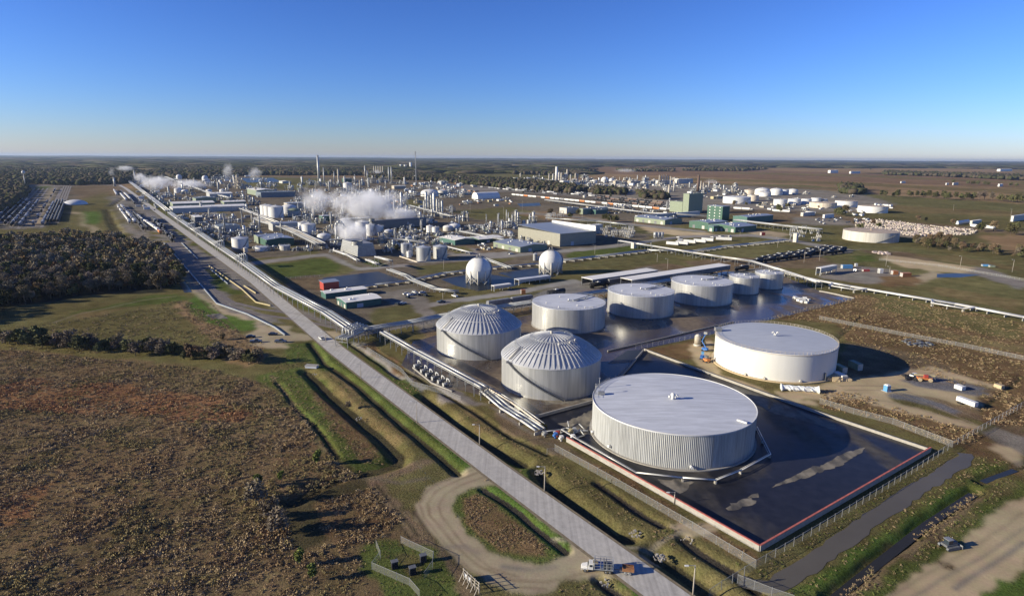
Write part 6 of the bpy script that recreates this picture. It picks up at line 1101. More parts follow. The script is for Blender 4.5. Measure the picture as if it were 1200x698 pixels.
# ------------------------------------------------------------------ vehicles
def car_proto(name, cat, paint, kind):
    t = thing(name, '', cat); L, Wd = (4.6, 1.85) if kind == 'car' else (5.6, 2.0); b = MB()
    prof = [(-L/2,.35),(L/2,.35),(L/2,.75),(L/2-.1,.95),(L/2-1.1,1.02),(-L/2+.1,1.02),(-L/2,.8)]
    n = len(prof); vs = [(x, s*Wd/2*(1 if z < .9 else .95), z) for s in (-1, 1) for x, z in prof]; b.add(vs, [tuple(range(n)), tuple(range(2*n-1, n-1, -1))]+[(i, n+i, n+(i+1) % n, (i+1) % n) for i in range(n)])
    cab = [(-L/2+.5,1.02),(L/2-1.2,1.02),(L/2-1.8,1.5),(-L/2+1.0,1.52)] if kind == 'car' else [(-.5,1.02),(L/2-1.3,1.02),(L/2-1.9,1.75),(-.3,1.78)]
    b.obj('body', paint, t); g = MB(); n = 4; vs = [(x, s*Wd/2*(.9 if z < 1.2 else .76), z) for s in (-1, 1) for x, z in cab]; g.add(vs, [tuple(range(n)), tuple(range(2*n-1, n-1, -1))]+[(i, n+i, n+(i+1) % n, (i+1) % n) for i in range(n)]); g.obj('window_glass', 'glass', t)
    r_ = MB(); xs = (cab[3][0]+.08, cab[2][0]-.08); z = cab[3][1]; r_.box(xs[0], xs[1], -Wd*.37, Wd*.37, z-.02, z+.05); r_.obj('roof', paint, t)
    if kind != 'car': q = MB(); q.box(-L/2+.1, -.6, -Wd/2+.02, Wd/2-.02, 1.0, 1.25); q.obj('truck_bed', paint, t)
    for sx in (-1, 1):
        for sy in (-1, 1): q = MB(); q.cyl((sx*L*.31, sy*Wd*.40, .36), (sx*L*.31, sy*Wd*.51, .36), .36, n=14); q.obj('wheel', 'rubber', t)
    for sy in (-1, 1): q = MB(); q.cb(L/2-.02, sy*.65, .65, .08, .35, .16); q.obj('headlight', 'steel_light', t)
    return t
CW = car_proto('car', 'car', 'white', 'car'); CD = car_proto('car', 'car', 'car_dark', 'car'); PW = car_proto('pickup_truck', 'pickup truck', 'white', 'pickup'); PD = car_proto('pickup_truck', 'pickup truck', 'car_paint', 'pickup')
rw = GA+PI/2
place(CW, V2(377, 397.5), rw, 'white car driving alone on the main road')
for i, (pr, x, y, a, l) in enumerate(((CD,294,395.5,.3,'dark car parked at left in the group beside the gravel bend'),(PD,300,401,.2,'dark blue pickup parked below the leftmost parked car'),(CD,320,392.5,.1,'dark pickup-sized car parked at the back nearest the black barrier'),(PD,329,401,.0,'dark vehicle parked rightmost, closest to the main road'))): place(pr, V2(x, y), a, l, 'cars parked by the gravel bend')
place(PW, V2(533, 347.5), rw, 'white vehicle on the service road left of the first sphere'); place(PD, V2(517, 354.5), GA, 'dark blue pickup on the service road below the white vehicle'); place(CW, V2(1072, 441), .4, 'small light vehicle in shade beside black bags'); place(CD, V2(181, 246.5), rw, 'dark car far up the main road')
LOT = [(486,343,'w'),(490,346,'d'),(482,346,'p'),(478,349,'d'),(495,343.5,'w'),(499,347,'d'),(472,356,'w'),(466,357,'d'),(476,345,'w'),(570,288,'w'),(573,292.5,'w'),(567,291,'p'),(580,291,'d'),(560,293,'d'),(597,297,'d'),(599,297.8,'w'),(624,296,'d'),(1002,318,'r'),(795,278,'w'),(844,277,'w'),(847,277.3,'d'),(835,278,'w'),(855,277,'w')]
rd = random.Random(11)
for i, (x, y, k) in enumerate(LOT):
    pr = {'w': CW, 'd': CD, 'p': PW, 'r': PD}[k]; o = place(pr, V2(x, y), rd.choice((GA, rw))+rd.uniform(-.1, .1), ''); auto(o, {'w': 'white parked car', 'd': 'dark parked car', 'p': 'white parked pickup', 'r': 'dark parked pickup'}[k], x, y)
for i in range(90):                                  # rows of parked cars in far lots
    zone = rd.choice(((955,256,50,7),(1000,257,20,4),(700,247,40,2),(215,248,60,6),(450,224,80,6)))
    x, y = zone[0]+zone[2]*rd.random(), zone[1]+zone[3]*rd.random(); k = rd.choice('wwdd'); o = place({'w': PW, 'd': CD}[k], V2(x, y), GA+rd.uniform(-.1, .1), ''); auto(o, {'w': 'tiny white parked pickup', 'd': 'tiny dark parked car'}[k], x, y)
# truck with stake bed and a rusty trailer
p = V2(699.5, 668.5); q = V2(745, 671); t = thing('flatbed_truck', 'white cab truck with an open metal stake bed on the gravel by the road', 'truck', (p.x, p.y, .1), dirang(V2(738, 671), V2(690, 667))); t.scale = (.74, .74, .74)
b = MB(); b.box(-4.6, 4.4, -.5, .5, .75, 1.05); b.obj('chassis', 'steel_dark', t)
b = MB(); b.add([(1.2,-1.2,1),(2.9,-1.2,1),(2.9,1.2,1),(1.2,1.2,1),(1.25,-1.1,2.9),(2.4,-1.05,2.9),(2.4,1.05,2.9),(1.25,1.1,2.9)], [(3,2,1,0),(4,5,6,7),(0,1,5,4),(1,2,6,5),(2,3,7,6),(3,0,4,7)]); b.add([(2.9,-.95,1),(4.7,-.8,1),(4.7,.8,1),(2.9,.95,1),(2.9,-.9,2.05),(4.6,-.7,1.75),(4.6,.7,1.75),(2.9,.9,2.05)], [(3,2,1,0),(4,5,6,7),(0,1,5,4),(1,2,6,5),(2,3,7,6),(3,0,4,7)]); b.box(4.65, 4.85, -1.15, 1.15, .6, .95); b.box(3, 4.4, -1.2, -.8, .9, 1.3); b.box(3, 4.4, .8, 1.2, .9, 1.3); cab = b.obj('cab', 'white', t)
b = MB(); b.add([(2.87,-.95,2.0),(2.87,.95,2.0),(2.47,.9,2.75),(2.47,-.9,2.75)], [(0,1,2,3)]); b.box(1.5, 2.3, -1.2, -1.14, 1.9, 2.6); b.box(1.5, 2.3, 1.14, 1.2, 1.9, 2.6); b.obj('windscreen', 'glass', cab)
b = MB(); b.box(-4.8, .9, -1.25, 1.25, 1.1, 1.3)
for x in (-4.7, -2.8, -1, .8):
    for s in (-1, 1): b.bar((x, s*1.2, 1.3), (x, s*1.2, 4.3), .14)
for s in (-1, 1):
    for z in (2.3, 3.3, 4.2): b.bar((-4.7, s*1.2, z), (.8, s*1.2, z), .10)
for x in (-4.7, .8): b.bar((x, -1.2, 4.2), (x, 1.2, 4.2), .14); b.bar((x, -1.2, 3), (x, 1.2, 3), .1)
b.obj('stake_bed', 'galv', t); MB().box(-1.8, -.3, -1.0, .4, 1.3, 2.6).obj('toolbox', 'blue', t); MB().box(-4.4, -2.2, -.9, .9, 1.3, 3.0).box(-2.1, -1.9, -1.1, 1.1, 1.3, 3.9).box(.6, .75, -1.1, 1.1, 1.3, 4.0).obj('load', 'steel_dark', t)
for x in (3.6, -2.6, -3.8):
    for s in (-1, 1): q2 = MB(); q2.cyl((x, s*.85, .52), (x, s*1.22, .52), .52, n=16); w = q2.obj('wheel', 'rubber', t); q2 = MB(); q2.cyl((x, s*1.18, .52), (x, s*1.25, .52), .26, n=12); q2.obj('rim', 'steel', w)
for s in (-1, 1): q2 = MB(); q2.cyl((1.0, s*1.0, 1), (1.0, s*1.0, 3.3), .09, n=8); q2.obj('exhaust', 'steel_light', t)
p = V2(722, 670.5); q = dirang(V2(738, 671), V2(690, 667)); d = Vector((math.cos(q), math.sin(q))); p = V2(699.5, 668.5)-d*5.9-Vector((-d.y, d.x))*.2
t = thing('trailer', 'rust-brown twin-axle box trailer behind the white truck', 'trailer', (p.x, p.y, .1), q); t.scale = (.74, .74, .74)
MB().box(-3, 1.2, -1.15, 1.15, .8, 1.0).bar((1.2,0,.8), (2.8,0,.8), .2).obj('chassis', 'steel_dark', t); b = MB(); b.box(-3, .4, -1.15, -1.05, 1, 2.0); b.box(-3, .4, 1.05, 1.15, 1, 2.0); b.box(-3, -2.9, -1.05, 1.05, 1, 2.0); b.box(.3, .4, -1.05, 1.05, 1, 2.0); b.box(-2.85, .25, -1.0, 1.0, 1.0, 1.7); b.obj('box_body', 'rust', t)
for x in (-1.7, .0-.5):
    for s in (-1, 1): q2 = MB(); q2.cyl((x, s*1.0, .45), (x, s*1.3, .45), .45, n=14); q2.obj('wheel', 'steel', t)
# bulldozer lower right
p = V2(1112, 641); t = thing('bulldozer', 'grey tracked machine with a raised cab on the sandy ground, casting a long shadow', 'bulldozer', (p.x, p.y, 0), .25); t.scale = (.75, .75, .75)
for s in (-1, 1): b = MB(); n = 14; pr = [(2.0*math.copysign(1, math.cos(a))*1+.55*math.cos(a), .6+.55*math.sin(a)) for a in [2*PI*(i+.5)/n for i in range(n)]]; b.add([(x, s*1.5-.35, z) for x, z in pr]+[(x, s*1.5+.35, z) for x, z in pr], [tuple(range(n)), tuple(range(2*n-1, n-1, -1))]+[(i, n+i, n+(i+1) % n, (i+1) % n) for i in range(n)]); b.obj('track', 'steel_dark', t)
b = MB(); b.box(-2.2, 2.0, -1.1, 1.1, .9, 1.6); b.box(.3, 2.2, -.8, .8, 1.6, 2.3); b.obj('body', 'steel_dark', t); b = MB(); b.box(-1.5, .2, -.9, .9, 1.6, 3.1); c = b.obj('cab', 'glass', t); MB().box(-1.7, .4, -1.05, 1.05, 3.1, 3.25).obj('cab_roof', 'steel', c)
b = MB(); b.add([(3.0,-2,.1),(3.4,-2,.0),(3.2,-2,1.3),(2.95,-2,1.3),(3.0,2,.1),(3.4,2,.0),(3.2,2,1.3),(2.95,2,1.3)], [(0,3,2,1),(4,5,6,7),(0,1,5,4),(1,2,6,5),(2,3,7,6),(3,0,4,7)]); b.bar((3,-1.3,.7), (.5,-1.3,.7), .2); b.bar((3,1.3,.7), (.5,1.3,.7), .2); b.obj('blade', 'steel', t); MB().cyl((1.2,.4,2.3), (1.2,.4,3.3), .1).obj('exhaust', 'steel', t)
# telehandler, toilet, boxes, lifts
p = V2(1083, 446); t = thing('telehandler', 'orange and yellow telehandler with a long boom in the stone yard', 'telehandler', (p.x, p.y, 0), -.25); MB().box(-2.8, 2.6, -.9, .9, .8, 1.6).obj('body', 'orange', t); MB().box(-3.8, 3.8, -.1, .5, 2.1, 2.7).obj('boom', 'yellow', t); MB().box(-.6, .9, -1.1, -.2, 1.6, 2.9).obj('cab', 'red', t); MB().bar((3.8,-.8,1.2), (3.8,1.2,1.2), .15).bar((3.7,.2,2.2), (3.8,.2,1.2), .2).obj('fork', 'steel_dark', t)
for x in (-2, 1.9):
    for s in (-1, 1): q2 = MB(); q2.cyl((x, s*.95, .75), (x, s*1.45, .75), .75, n=16); q2.obj('wheel', 'tan', t)
p = V2(1039, 458); t = thing('portable_toilet', 'blue portable toilet with a white roof on the dirt track', 'portable toilet', (p.x, p.y, 0), .3); MB().box(-.9, .9, -.9, .9, .15, 2.5).obj('cabin', 'blue_box', t); MB().add([(-1,-1,2.5),(1,-1,2.5),(1,1,2.5),(-1,1,2.5),(-.5,-.5,2.9),(.5,-.5,2.9),(.5,.5,2.9),(-.5,.5,2.9)], [(3,2,1,0),(4,5,6,7),(0,1,5,4),(1,2,6,5),(2,3,7,6),(3,0,4,7)]).obj('roof', 'white', t); MB().box(-1.4, 1.4, -1.4, 1.4, 0, .15).obj('base', 'steel_light', t); MB().box(-.5, .5, -.93, -.9, .3, 2.2).obj('door', 'roof_blue', t)
def van_box(x, y, L, Wd, h, a, m, label, name='box_trailer', cat='trailer', wheels=True):
    p = V2(x, y); t = thing(name, label, cat, (p.x, p.y, 0), a); z = .9 if wheels else .15; MB().box(-L/2, L/2, -Wd/2, Wd/2, z, z+h).obj('body', m, t); MB().box(-L/2-.02, -L/2+.05, -Wd/2+.1, Wd/2-.1, z+.1, z+h-.1).obj('door', 'steel_light', t)
    b = MB(); b.box(-L/2+.2, L/2-.2, -Wd/2+.3, Wd/2-.3, z-.15, z); [b.bar((L/2*.6, s*Wd*.3, 0), (L/2*.6, s*Wd*.3, z), .2) for s in (-1, 1)]; b.obj('frame', 'steel_dark', t)
    if wheels:
        for k in (-.36, -.24): q2 = MB(); q2.cyl((L*k, -Wd/2, .5), (L*k, Wd/2, .5), .5, n=12); q2.obj('axle', 'rubber', t)
    return t
ax = dirang(V2(1125, 471), V2(1141, 477))
van_box(1132.5, 475, 7.0, 1.9, 1.7, ax, 'white', 'long white box trailer in the stone yard', wheels=True)
van_box(1124.5, 456, 3.2, 2.2, 1.6, ax, 'white', 'small white box cabin in the stone yard above the long trailer', 'site_box', 'site box', False); van_box(1170.5, 454.5, 3, 2, 1.4, ax, 'tan', 'tan box machine at the far right of the stone yard', 'site_box', 'site box', False)
for x, y, h, l in ((984,436,3,'green-grey skip container tight against the big white tank'),(1002,432,3,'pale site container in shade right of the white tank'),(984,443,2,'small white cabin below the grey-green container')): van_box(x, y, 6, 2.5, h, R(100), 'green_pale' if h == 3 else 'white', l, 'site_container', 'container', False)
def lift(x, y, m, m2, label, hb):
    p = V2(x, y); t = thing('boom_lift', label, 'boom lift', (p.x, p.y, 0), rd.uniform(0, 6)); MB().box(-1.3, 1.3, -1, 1, .6, 1.6).obj('chassis', m, t); b = MB(); b.bar((-.5,0,1.6), (1.8,0,hb*.55), .35); b.bar((1.8,0,hb*.55), (.2,0,hb), .28); b.obj('boom', m, t); MB().box(-.6, .9, -.6, .6, hb-.1, hb+1).obj('basket', m2, t)
    for sx in (-1, 1):
        for s in (-1, 1): q2 = MB(); q2.cyl((sx, s*.8, .45), (sx, s*1.15, .45), .45, n=12); q2.obj('wheel', 'rubber', t)
lift(826, 411, 'blue', 'steel', 'blue boom lift with raised arm left of the big white tank', 8.5); lift(823, 420.5, 'blue', 'blue_box', 'low blue boom lift on sand below the raised one', 2.6); lift(823, 404, 'yellow', 'green_wall', 'yellow and green machine left of the big white tank', 2.2); lift(828, 424, 'orange', 'steel_dark', 'small orange lift at the left foot of the white tank', 2.0)
p = V2(817, 405); t = thing('mixer_silo', 'beige drum mixer beside the yellow-green machine', 'mixer', (p.x, p.y, 0)); MB().cyl((0,0,1), (0,0,5), 1.5, n=16).obj('drum', 'beige', t); MB().cyl((0,0,5), (0,0,6), 1.5, .5, n=16).cyl((0,0,0), (0,0,1), 1.8, n=16).obj('cap', 'white_old', t)
p = V2(937, 458); a = dirang(V2(920, 457), V2(954, 459.5)); b = MB(); rd2 = random.Random(2); n = 18
for i in range(n):
    for k in range(8): r_ = 1.1+rd2.uniform(-.25, .25)+(.5 if i in (0, n-1) else 0); b.v.append((-7+14*i/(n-1), r_*1.2*math.cos(2*PI*k/8), 1+r_*math.sin(2*PI*k/8)))
b.f = [(i*8+k, i*8+(k+1) % 8, i*8+8+(k+1) % 8, i*8+8+k) for i in range(n-1) for k in range(8)]+[tuple(range(7, -1, -1)), tuple(range((n-1)*8, n*8))]; b.sm = [False]*len(b.f)
tag(b.obj('wrapped_roll', 'wrap', None, (p.x, p.y, 0), a), 'long roll wrapped in white plastic lying in front of the big white tank', 'wrapped roll')
# trailers in rows
for i, (x, y) in enumerate(((788,287),(799,286.5),(808,284.8),(820,284),(829,282.5))): van_box(x, y, 13, 3, 3, -.55, 'white', ['first','second','third','fourth','fifth'][i]+' white trailer from the left in the row of five on grass')
van_box(848, 281.5, 17, 3, 3, -.35, 'white', 'white tanker-length trailer alone right of the row of five'); van_box(797, 282, 5, 3, 2.6, 0, 'white', 'small white cabin behind the row of five trailers', 'site_box', 'site box', False)
van_box(893.5, 275.5, 5, 3.5, 3.4, .2, 'red', 'bright red container on gravel right of the green halls', 'site_container', 'container', False); van_box(992, 314.5, 9, 3, 3, .1, 'blue_box', 'blue container on the grey yard beside the white canopy', 'site_container', 'container', False); van_box(1014.5, 318, 5.5, 2.4, 1.6, .1, 'red', 'small red vehicle box on the grey yard', 'site_container', 'container', False)
van_box(1048, 321.5, 4.5, 3, 3, .1, 'orange', 'small orange container, left of two at the yard edge', 'site_container', 'container', False); van_box(1061, 324, 8, 3, 3, .2, 'orange', 'orange container, right of two at the yard edge', 'site_container', 'container', False); van_box(1031.5, 320, 3, 3, 3.6, .1, 'white', 'white cabin on the grey yard between red and orange boxes', 'site_box', 'site box', False); van_box(1003, 312, 2, 2, 2.4, .1, 'white', 'little white box behind the blue container', 'site_box', 'site box', False)
van_box(1155, 312, 6, 3, 1.5, -.15, 'blue_box', 'turquoise container, left of two far right', 'site_container', 'container', False); van_box(1162, 313, 4, 3, 1.5, -.15, 'green_pale', 'turquoise container, right of two far right', 'site_container', 'container', False); van_box(613, 344.5, 3, 2, 3, .2, 'orange', 'orange-red box on the rail track left, below the sphere', 'site_container', 'container', False)
van_box(686, 247, 3, 2, 3.2, .2, 'blue_box', 'small bright blue box near dark shrubs', 'site_container', 'container', False)
for i in range(9): x, y = ((933,350.5),(938,351.2),(942,352.5),(936,353),(940,354.5),(945,355.3),(943,350.3),(947,352.5),(931,349.5))[i]; o = van_box(x, y, 2.4, 2, 1.3, rd.uniform(0, 3), 'white', '', 'white_crate', 'crate', False); o['label'] = 'small white crate in the cluster on the right end of the wet pad'; o['group'] = 'white crates on the wet pad'
# switchyards: grids of slim grey posts with insulators
def switchyard(x0, x1, y0, y1, n, label):
    a = V2((x0+x1)/2, (y0+y1)/2); t = thing('switchyard', label, 'switchyard', (a.x, a.y, 0)); rd = random.Random(int(x0)); fr = MB(); ins = MB()
    for i in range(n):
        c = V2(rd.uniform(x0, x1), rd.uniform(y0, y1))-a; h = rd.uniform(5, 9); k = rd.random()
        if k < .5: fr.bar((c.x-3, c.y, 0), (c.x-3, c.y, h), .6); fr.bar((c.x+3, c.y, 0), (c.x+3, c.y, h), .6); fr.bar((c.x-3, c.y, h), (c.x+3, c.y, h), .6)
        else: fr.cb(c.x, c.y, 0, 2.2, 2.2, 2.2)
        for q in (-2, 0, 2): ins.cyl((c.x+q, c.y, h*.5), (c.x+q, c.y, h*.85), .45, n=8)
    fr.obj('steel_frame', 'steel_light', t); ins.obj('insulator_set', 'white_old', t)
switchyard(702, 742, 269, 279, 34, 'switchyard of pale posts right of the olive warehouse'); switchyard(928, 960, 270, 283, 16, 'switchyard frames in grass left of the rusty-roofed white tank'); switchyard(640, 662, 251, 258, 12, 'small switchyard behind the warehouse roof'); 
p = V2(932, 283.5); b = MB(); b.box(-2, 2, -2, 2, 0, 9.5); t = thing('transformer_tower', 'pale slender block tower beside grass switchyard', 'tower', (p.x, p.y, 0), GA); b.obj('body', 'white_old', t); MB().box(-2.3, 2.3, -2.3, 2.3, 9.5, 10).obj('cap', 'steel_light', t)
p = V2(742.5, 290.5); t = thing('transformer_tower', 'pale gate tower at the pipe track, right of the warehouse', 'tower', (p.x, p.y, 0), GA); MB().box(-2, 2, -2, 2, 0, 6).obj('body', 'white_old', t); MB().bar((2,0,5), (26,0,5), .8).bar((26,0,0), (26,0,5), .6).bar((14,0,0), (14,0,5), .6).obj('portal', 'steel', t)
for x, l in ((767.5, 'left'), (771.5, 'middle'), (775.5, 'right')):
    p = V2(x, 279.5); t = thing('dust_filter', f'silver hopper vessel on legs in grass, {l} of three', 'vessel', (p.x, p.y, 0)); b = MB(); b.cyl((0,0,3), (0,0,8), 1.9, n=16); b.cyl((0,0,1), (0,0,3), .5, 1.9, n=16); b.obj('vessel', 'steel_light', t); MB().bar((-1.6,-1.6,0), (-1.6,-1.6,4), .25).bar((1.6,-1.6,0), (1.6,-1.6,4), .25).bar((1.6,1.6,0), (1.6,1.6,4), .25).bar((-1.6,1.6,0), (-1.6,1.6,4), .25).obj('legs_frame', 'steel', t)
# ------------------------------------------------------------------ rail cars
def tank_car(m, name='tank_car', cat='rail tank car'):
    t = thing(name, '', cat); b = MB(); b.cyl((-7.2,0,2.5), (7.2,0,2.5), 1.5, n=14); b.sph((0,0,3.9), .1, 4, 2, 0); b.cyl((-7.7,0,2.5), (-7.2,0,2.5), 1.0, 1.5, n=14); b.cyl((7.2,0,2.5), (7.7,0,2.5), 1.5, 1.0, n=14); b.obj('tank_shell', m, t)
    b = MB(); b.cyl((0,0,3.9), (0,0,4.5), .7, n=10); b.box(-1.6, 1.6, -1.1, 1.1, 3.85, 4.05); b.obj('dome', 'steel_light' if m != 'white' else 'steel', t); b = MB(); b.box(-8, 8, -.5, .5, .8, 1.1)
    for x in (-6, 6):
        for dx in (-.9, .9):
            b.cyl((x+dx, -.9, .5), (x+dx, .9, .5), .5, n=10)
    b.obj('underframe', 'rubber', t); return t
def hopper_car(m):
    t = thing('hopper_car', '', 'rail hopper car'); b = MB(); b.box(-8, 8, -1.5, 1.5, 1.9, 4.5); b.add([(-6,-.6,.9),(6,-.6,.9),(6,.6,.9),(-6,.6,.9),(-7.6,-1.45,1.95),(7.6,-1.45,1.95),(7.6,1.45,1.95),(-7.6,1.45,1.95)], [(3,2,1,0),(0,1,5,4),(1,2,6,5),(2,3,7,6),(3,0,4,7)]); b.obj('body', m, t)
    MB().box(-7.6, 7.6, -.5, .5, 4.5, 4.75).obj('hatch_walk', 'steel_light', t); b = MB(); b.box(-8.4, 8.4, -.5, .5, .8, 1.1)
    for x in (-6.6, 6.6):
        for dx in (-.9, .9): b.cyl((x+dx, -.9, .5), (x+dx, .9, .5), .5, n=10)
    b.obj('underframe', 'rubber', t); return t
TB = tank_car('black'); TW = tank_car('white'); HG = hopper_car('hopper'); HW = hopper_car('white'); HO = hopper_car('orange'); HT = hopper_car('brown_car')
KN = {'TB': (TB, 'black tank car'), 'TW': (TW, 'white tank car'), 'HG': (HG, 'grey hopper car'), 'HW': (HW, 'white hopper car'), 'HO': (HO, 'orange hopper car'), 'HT': (HT, 'brown hopper car')}
trk = [0]
def row(P0, P1, kinds, where, fill=1.0, cap=99, start=0, track=True, gap=17.6):
    a, b_ = V2(*P0), V2(*P1); L = (b_-a).length; d = (b_-a)/L; ang = math.atan2(d.y, d.x); rd = random.Random(int(P0[0]*3+P0[1])); n = int(L/gap); k0 = 0; cnt = 0
    if track: strip('track_bed', [a-d*10, b_+d*10], 3.6, .012+.003*(trk[0] % 5), 'ballast', True); trk[0] += 1
    rl = MB(); nn = Vector((-d.y, d.x))
    for i in range(n):
        if rd.random() > fill or cnt >= cap: continue
        cnt += 1; k = kinds[i % len(kinds)] if isinstance(kinds, tuple) else rd.choice(kinds); pr, nm = KN[k]; c = a+d*(gap*(i+.5)); place(pr, (c.x, c.y, .25), ang, f'{nm}, {ordn(cnt-1)} from the {where[1]} end, {where[0]}', f'rail cars of the {where[0]}')
YL = 'row, far left yard'
for i, (x0, x1, y1, ks, fl) in enumerate(((35,-3,258,['TB','TB','HG'],.7),(41,1,262,['TB'],.75),(46,6,264,['HG','TB'],.7),(51,13,266,['HG','TW','TB'],.75),(56,22,268,['HG','HG','TB'],.7),(66,38,266,['TB','HG'],.35),(72,49,266,['TB','HG'],.8))):
    row((x1, y1), (x0, 222), ks, (['leftmost','second','third','fourth','fifth','sixth','seventh'][i]+' '+YL, 'near'), fl, 22)
for i, (x0, x1) in enumerate(((75,55.5),(77.8,59.5),(80.5,63.5),(83,67.5))): row((x1, 261), (x0, 219.5), ['TB'], (['first','second','third','fourth'][i]+' row, black band, left yard', 'near'), .96, 26)
for i, (P0, P1, ks, fl, nm) in enumerate((((152,262),(138,243),['HW','TW'],.8,'short white string, mid yard'),((158.5,262),(141,241),['HW','HG'],.8,'white string, mid yard'),((168,270),(144,240),['TB'],.95,'first black string of the mid yard'),((173,270),(149,242),['TB'],.95,'second black string of the mid yard'),((186,272),(160,254),['HW','HW','TW','HG'],.9,'white string leading to the orange car'),
    ((137,230),(133,223),['HW'],1,'short white string by the smoking stack'),((148,236),(136,223),['HW','HW'],1,'longer white string by the smoking stack'),((153,235),(141,223),['HW'],1,'right white string by the smoking stack'),((158,240),(146,227),['TB'],1,'black string by the smoking stack'),((202,284),(172,250),['TB','TB','HG'],.75,'black string beside the main road'),((208,284),(180,256),['TB'],.5,'outer black string beside the main road'))): row(P0, P1, ks, (nm, 'near'), fl, 14)
c = V2(187.5, 274); place(HO, (c.x, c.y, .25), dirang(V2(188, 275), V2(160, 254)), 'orange car at the near end of the white string')
row((600,226.5), (790,246.5), ('HW','HW','HW','HO','HW','HW','HT','HW','HO','HW','HW','HG'), ('long orange and white train', 'left'), 1, 80)
for i, (P0, P1) in enumerate((((560,217),(690,230)),((590,218),(700,229)),((600,219.5),(695,228.5)),((620,219),(705,227.5)))): row(P0, P1, ['TB','HG','TW','HG'], (['first','second','third','fourth'][i]+' grey row, central yard', 'left'), .62, 18)
for i, (P0, P1) in enumerate((((690,232),(782,243)),((695,230),(782,240)),((700,228.5),(780,237.5)))): row(P0, P1, ['HT','TB'], (['first','second','third'][i]+' brown row, central yard', 'left'), .85, 16)
for i, (P0, P1) in enumerate((((879,309.5),(992,296)),((886,306.5),(994,293.5)),((893,305),(990,292.5)),((905,302.5),(982,291.5)),((940,296.5),(975,291)))): row(P0, P1, ['TB'], (['nearest','second','third','fourth','last short'][i]+' row, black yard behind silver tanks', 'left'), .93, 12)
row((570,362),(640,351), ['TB','HG'], ('track behind the domed tanks', 'left'), .7, 8); row((640,348),(700,338), ['TB'], ('track below the right sphere', 'left'), .7, 8); row((690,338.5),(775,325.5), ['HG','TB'], ('string beside the left loading shed', 'left'), .6, 6); row((742,335),(852,319), ['TW','HG'], ('silver string beside the long loading shed', 'left'), .9, 9); row((860,318),(905,313), ['TB'], ('dark string by the small silver tanks', 'left'), .8, 4)
row((835,243),(968,252.5), ('HW',), ('dotted white train before the far tank farm', 'left'), .55, 40, gap=14); row((1138,267.5),(1240,277), ('HW',), ('dotted white train at the right edge', 'left'), .7, 30, gap=14)
for P0, P1, n in (((500,372),(640,350),3),((414,388),(500,372),3),((700,341),(905,312),2)):
    for i in range(n): strip('track_bed', [V2(P0[0], P0[1]+i*3.2), V2(P1[0], P1[1]+i*2.6)], 3.4, .014+i*.003, 'ballast', True)
def rails(P, off=0):
    W = [V2(*q) for q in P]
    for i in range(len(W)-1):
        pass
    strip('track_bed', W, 3.6, .03+off*.003, 'ballast', True)
    for s in (-.75, .75):
        Q = []
        for j, q in enumerate(W): d0 = (W[min(j+1, len(W)-1)]-W[max(j-1, 0)]).normalized(); Q.append(q+Vector((-d0.y, d0.x))*s)
        strip('rail_line', Q, .16, .16, 'rail', True)
rails([(196,284),(216,306),(237,334),(250,348),(266,358),(300,368),(345,374),(414,388)]); rails([(201,284),(222,306),(243,332),(256,345),(272,354),(305,362),(350,368),(416,386)], 1); rails([(206,284),(227,305),(247,327)], 2)
# ------------------------------------------------------------------ vegetation
def leafy(n, R_, H, z0, size, seed, clumps=9, shape='round', thin=0):
    r_ = np.random.default_rng(seed); cs = []
    for i in range(clumps):
        a = r_.uniform(0, 2*PI); q = R_*np.sqrt(r_.random())*.62; f = r_.random(); zz = z0+(H-z0)*(.18+.68*f); q *= (1.05-.55*abs(f-.35)) if shape == 'round' else (1-.75*f)
        cs.append((q*math.cos(a), q*math.sin(a), zz, R_*r_.uniform(.28, .48)))
    cs = np.array(cs); k = r_.integers(0, clumps, n); d = r_.normal(size=(n, 3)); d /= np.linalg.norm(d, axis=1)[:, None]; rad = cs[k, 3]*(r_.random(n)**.35)
    c = cs[k, :3]+d*rad[:, None]*np.array([1, 1, .8]); u = r_.normal(size=(n, 3)); u /= np.linalg.norm(u, axis=1)[:, None]; u = u*.55+d*.2; w = np.cross(u, r_.normal(size=(n, 3))); w /= np.linalg.norm(w, axis=1)[:, None]; u /= np.linalg.norm(u, axis=1)[:, None]
    s = size*r_.uniform(.5, 1.4, n)[:, None]; w = w*(1-thin); P = np.stack([c-u*s-w*s*.5, c+u*s-w*s*.5, c+u*s*.7+w*s*.6, c-u*s*.6+w*s*.5], 1); P[..., 2] = np.maximum(P[..., 2], .05); return P
def quads_mesh(name, P, smooth=False):
    P = P.reshape(-1, 3); n = len(P)//4; me = bpy.data.meshes.new(name); me.vertices.add(len(P)); me.vertices.foreach_set('co', P.ravel().astype(np.float32)); me.loops.add(n*4); me.loops.foreach_set('vertex_index', np.arange(n*4, dtype=np.int32))
    me.polygons.add(n); me.polygons.foreach_set('loop_start', np.arange(n, dtype=np.int32)*4); me.update(calc_edges=True); return me
def tree_proto(name, m, R_, H, n, seed, shape='round', size=.55, thin=0, clumps=10):
    n = int(n*1.7); size *= .78; clumps += 4
    t = thing(name, '', 'tree'); me = quads_mesh('crown', leafy(n, R_, H, H*.16, size, seed, clumps, shape, thin)); me.materials.append(M[m]); o = bpy.data.objects.new('crown', me); C.objects.link(o); o.parent = t
    b = MB(); b.cyl((0,0,0), (.2,.1,H*.5), H*.028, H*.017, n=7); rd = random.Random(seed)
    for i in range(8): a = rd.uniform(0, 2*PI); z = H*rd.uniform(.25, .5); L = R_*rd.uniform(.5, .9); b.cyl((.1,.05,z), (L*math.cos(a), L*math.sin(a), z+H*rd.uniform(.15, .4)), H*.010, H*.003, n=5)
    b.obj('trunk', 'bark', t); return t
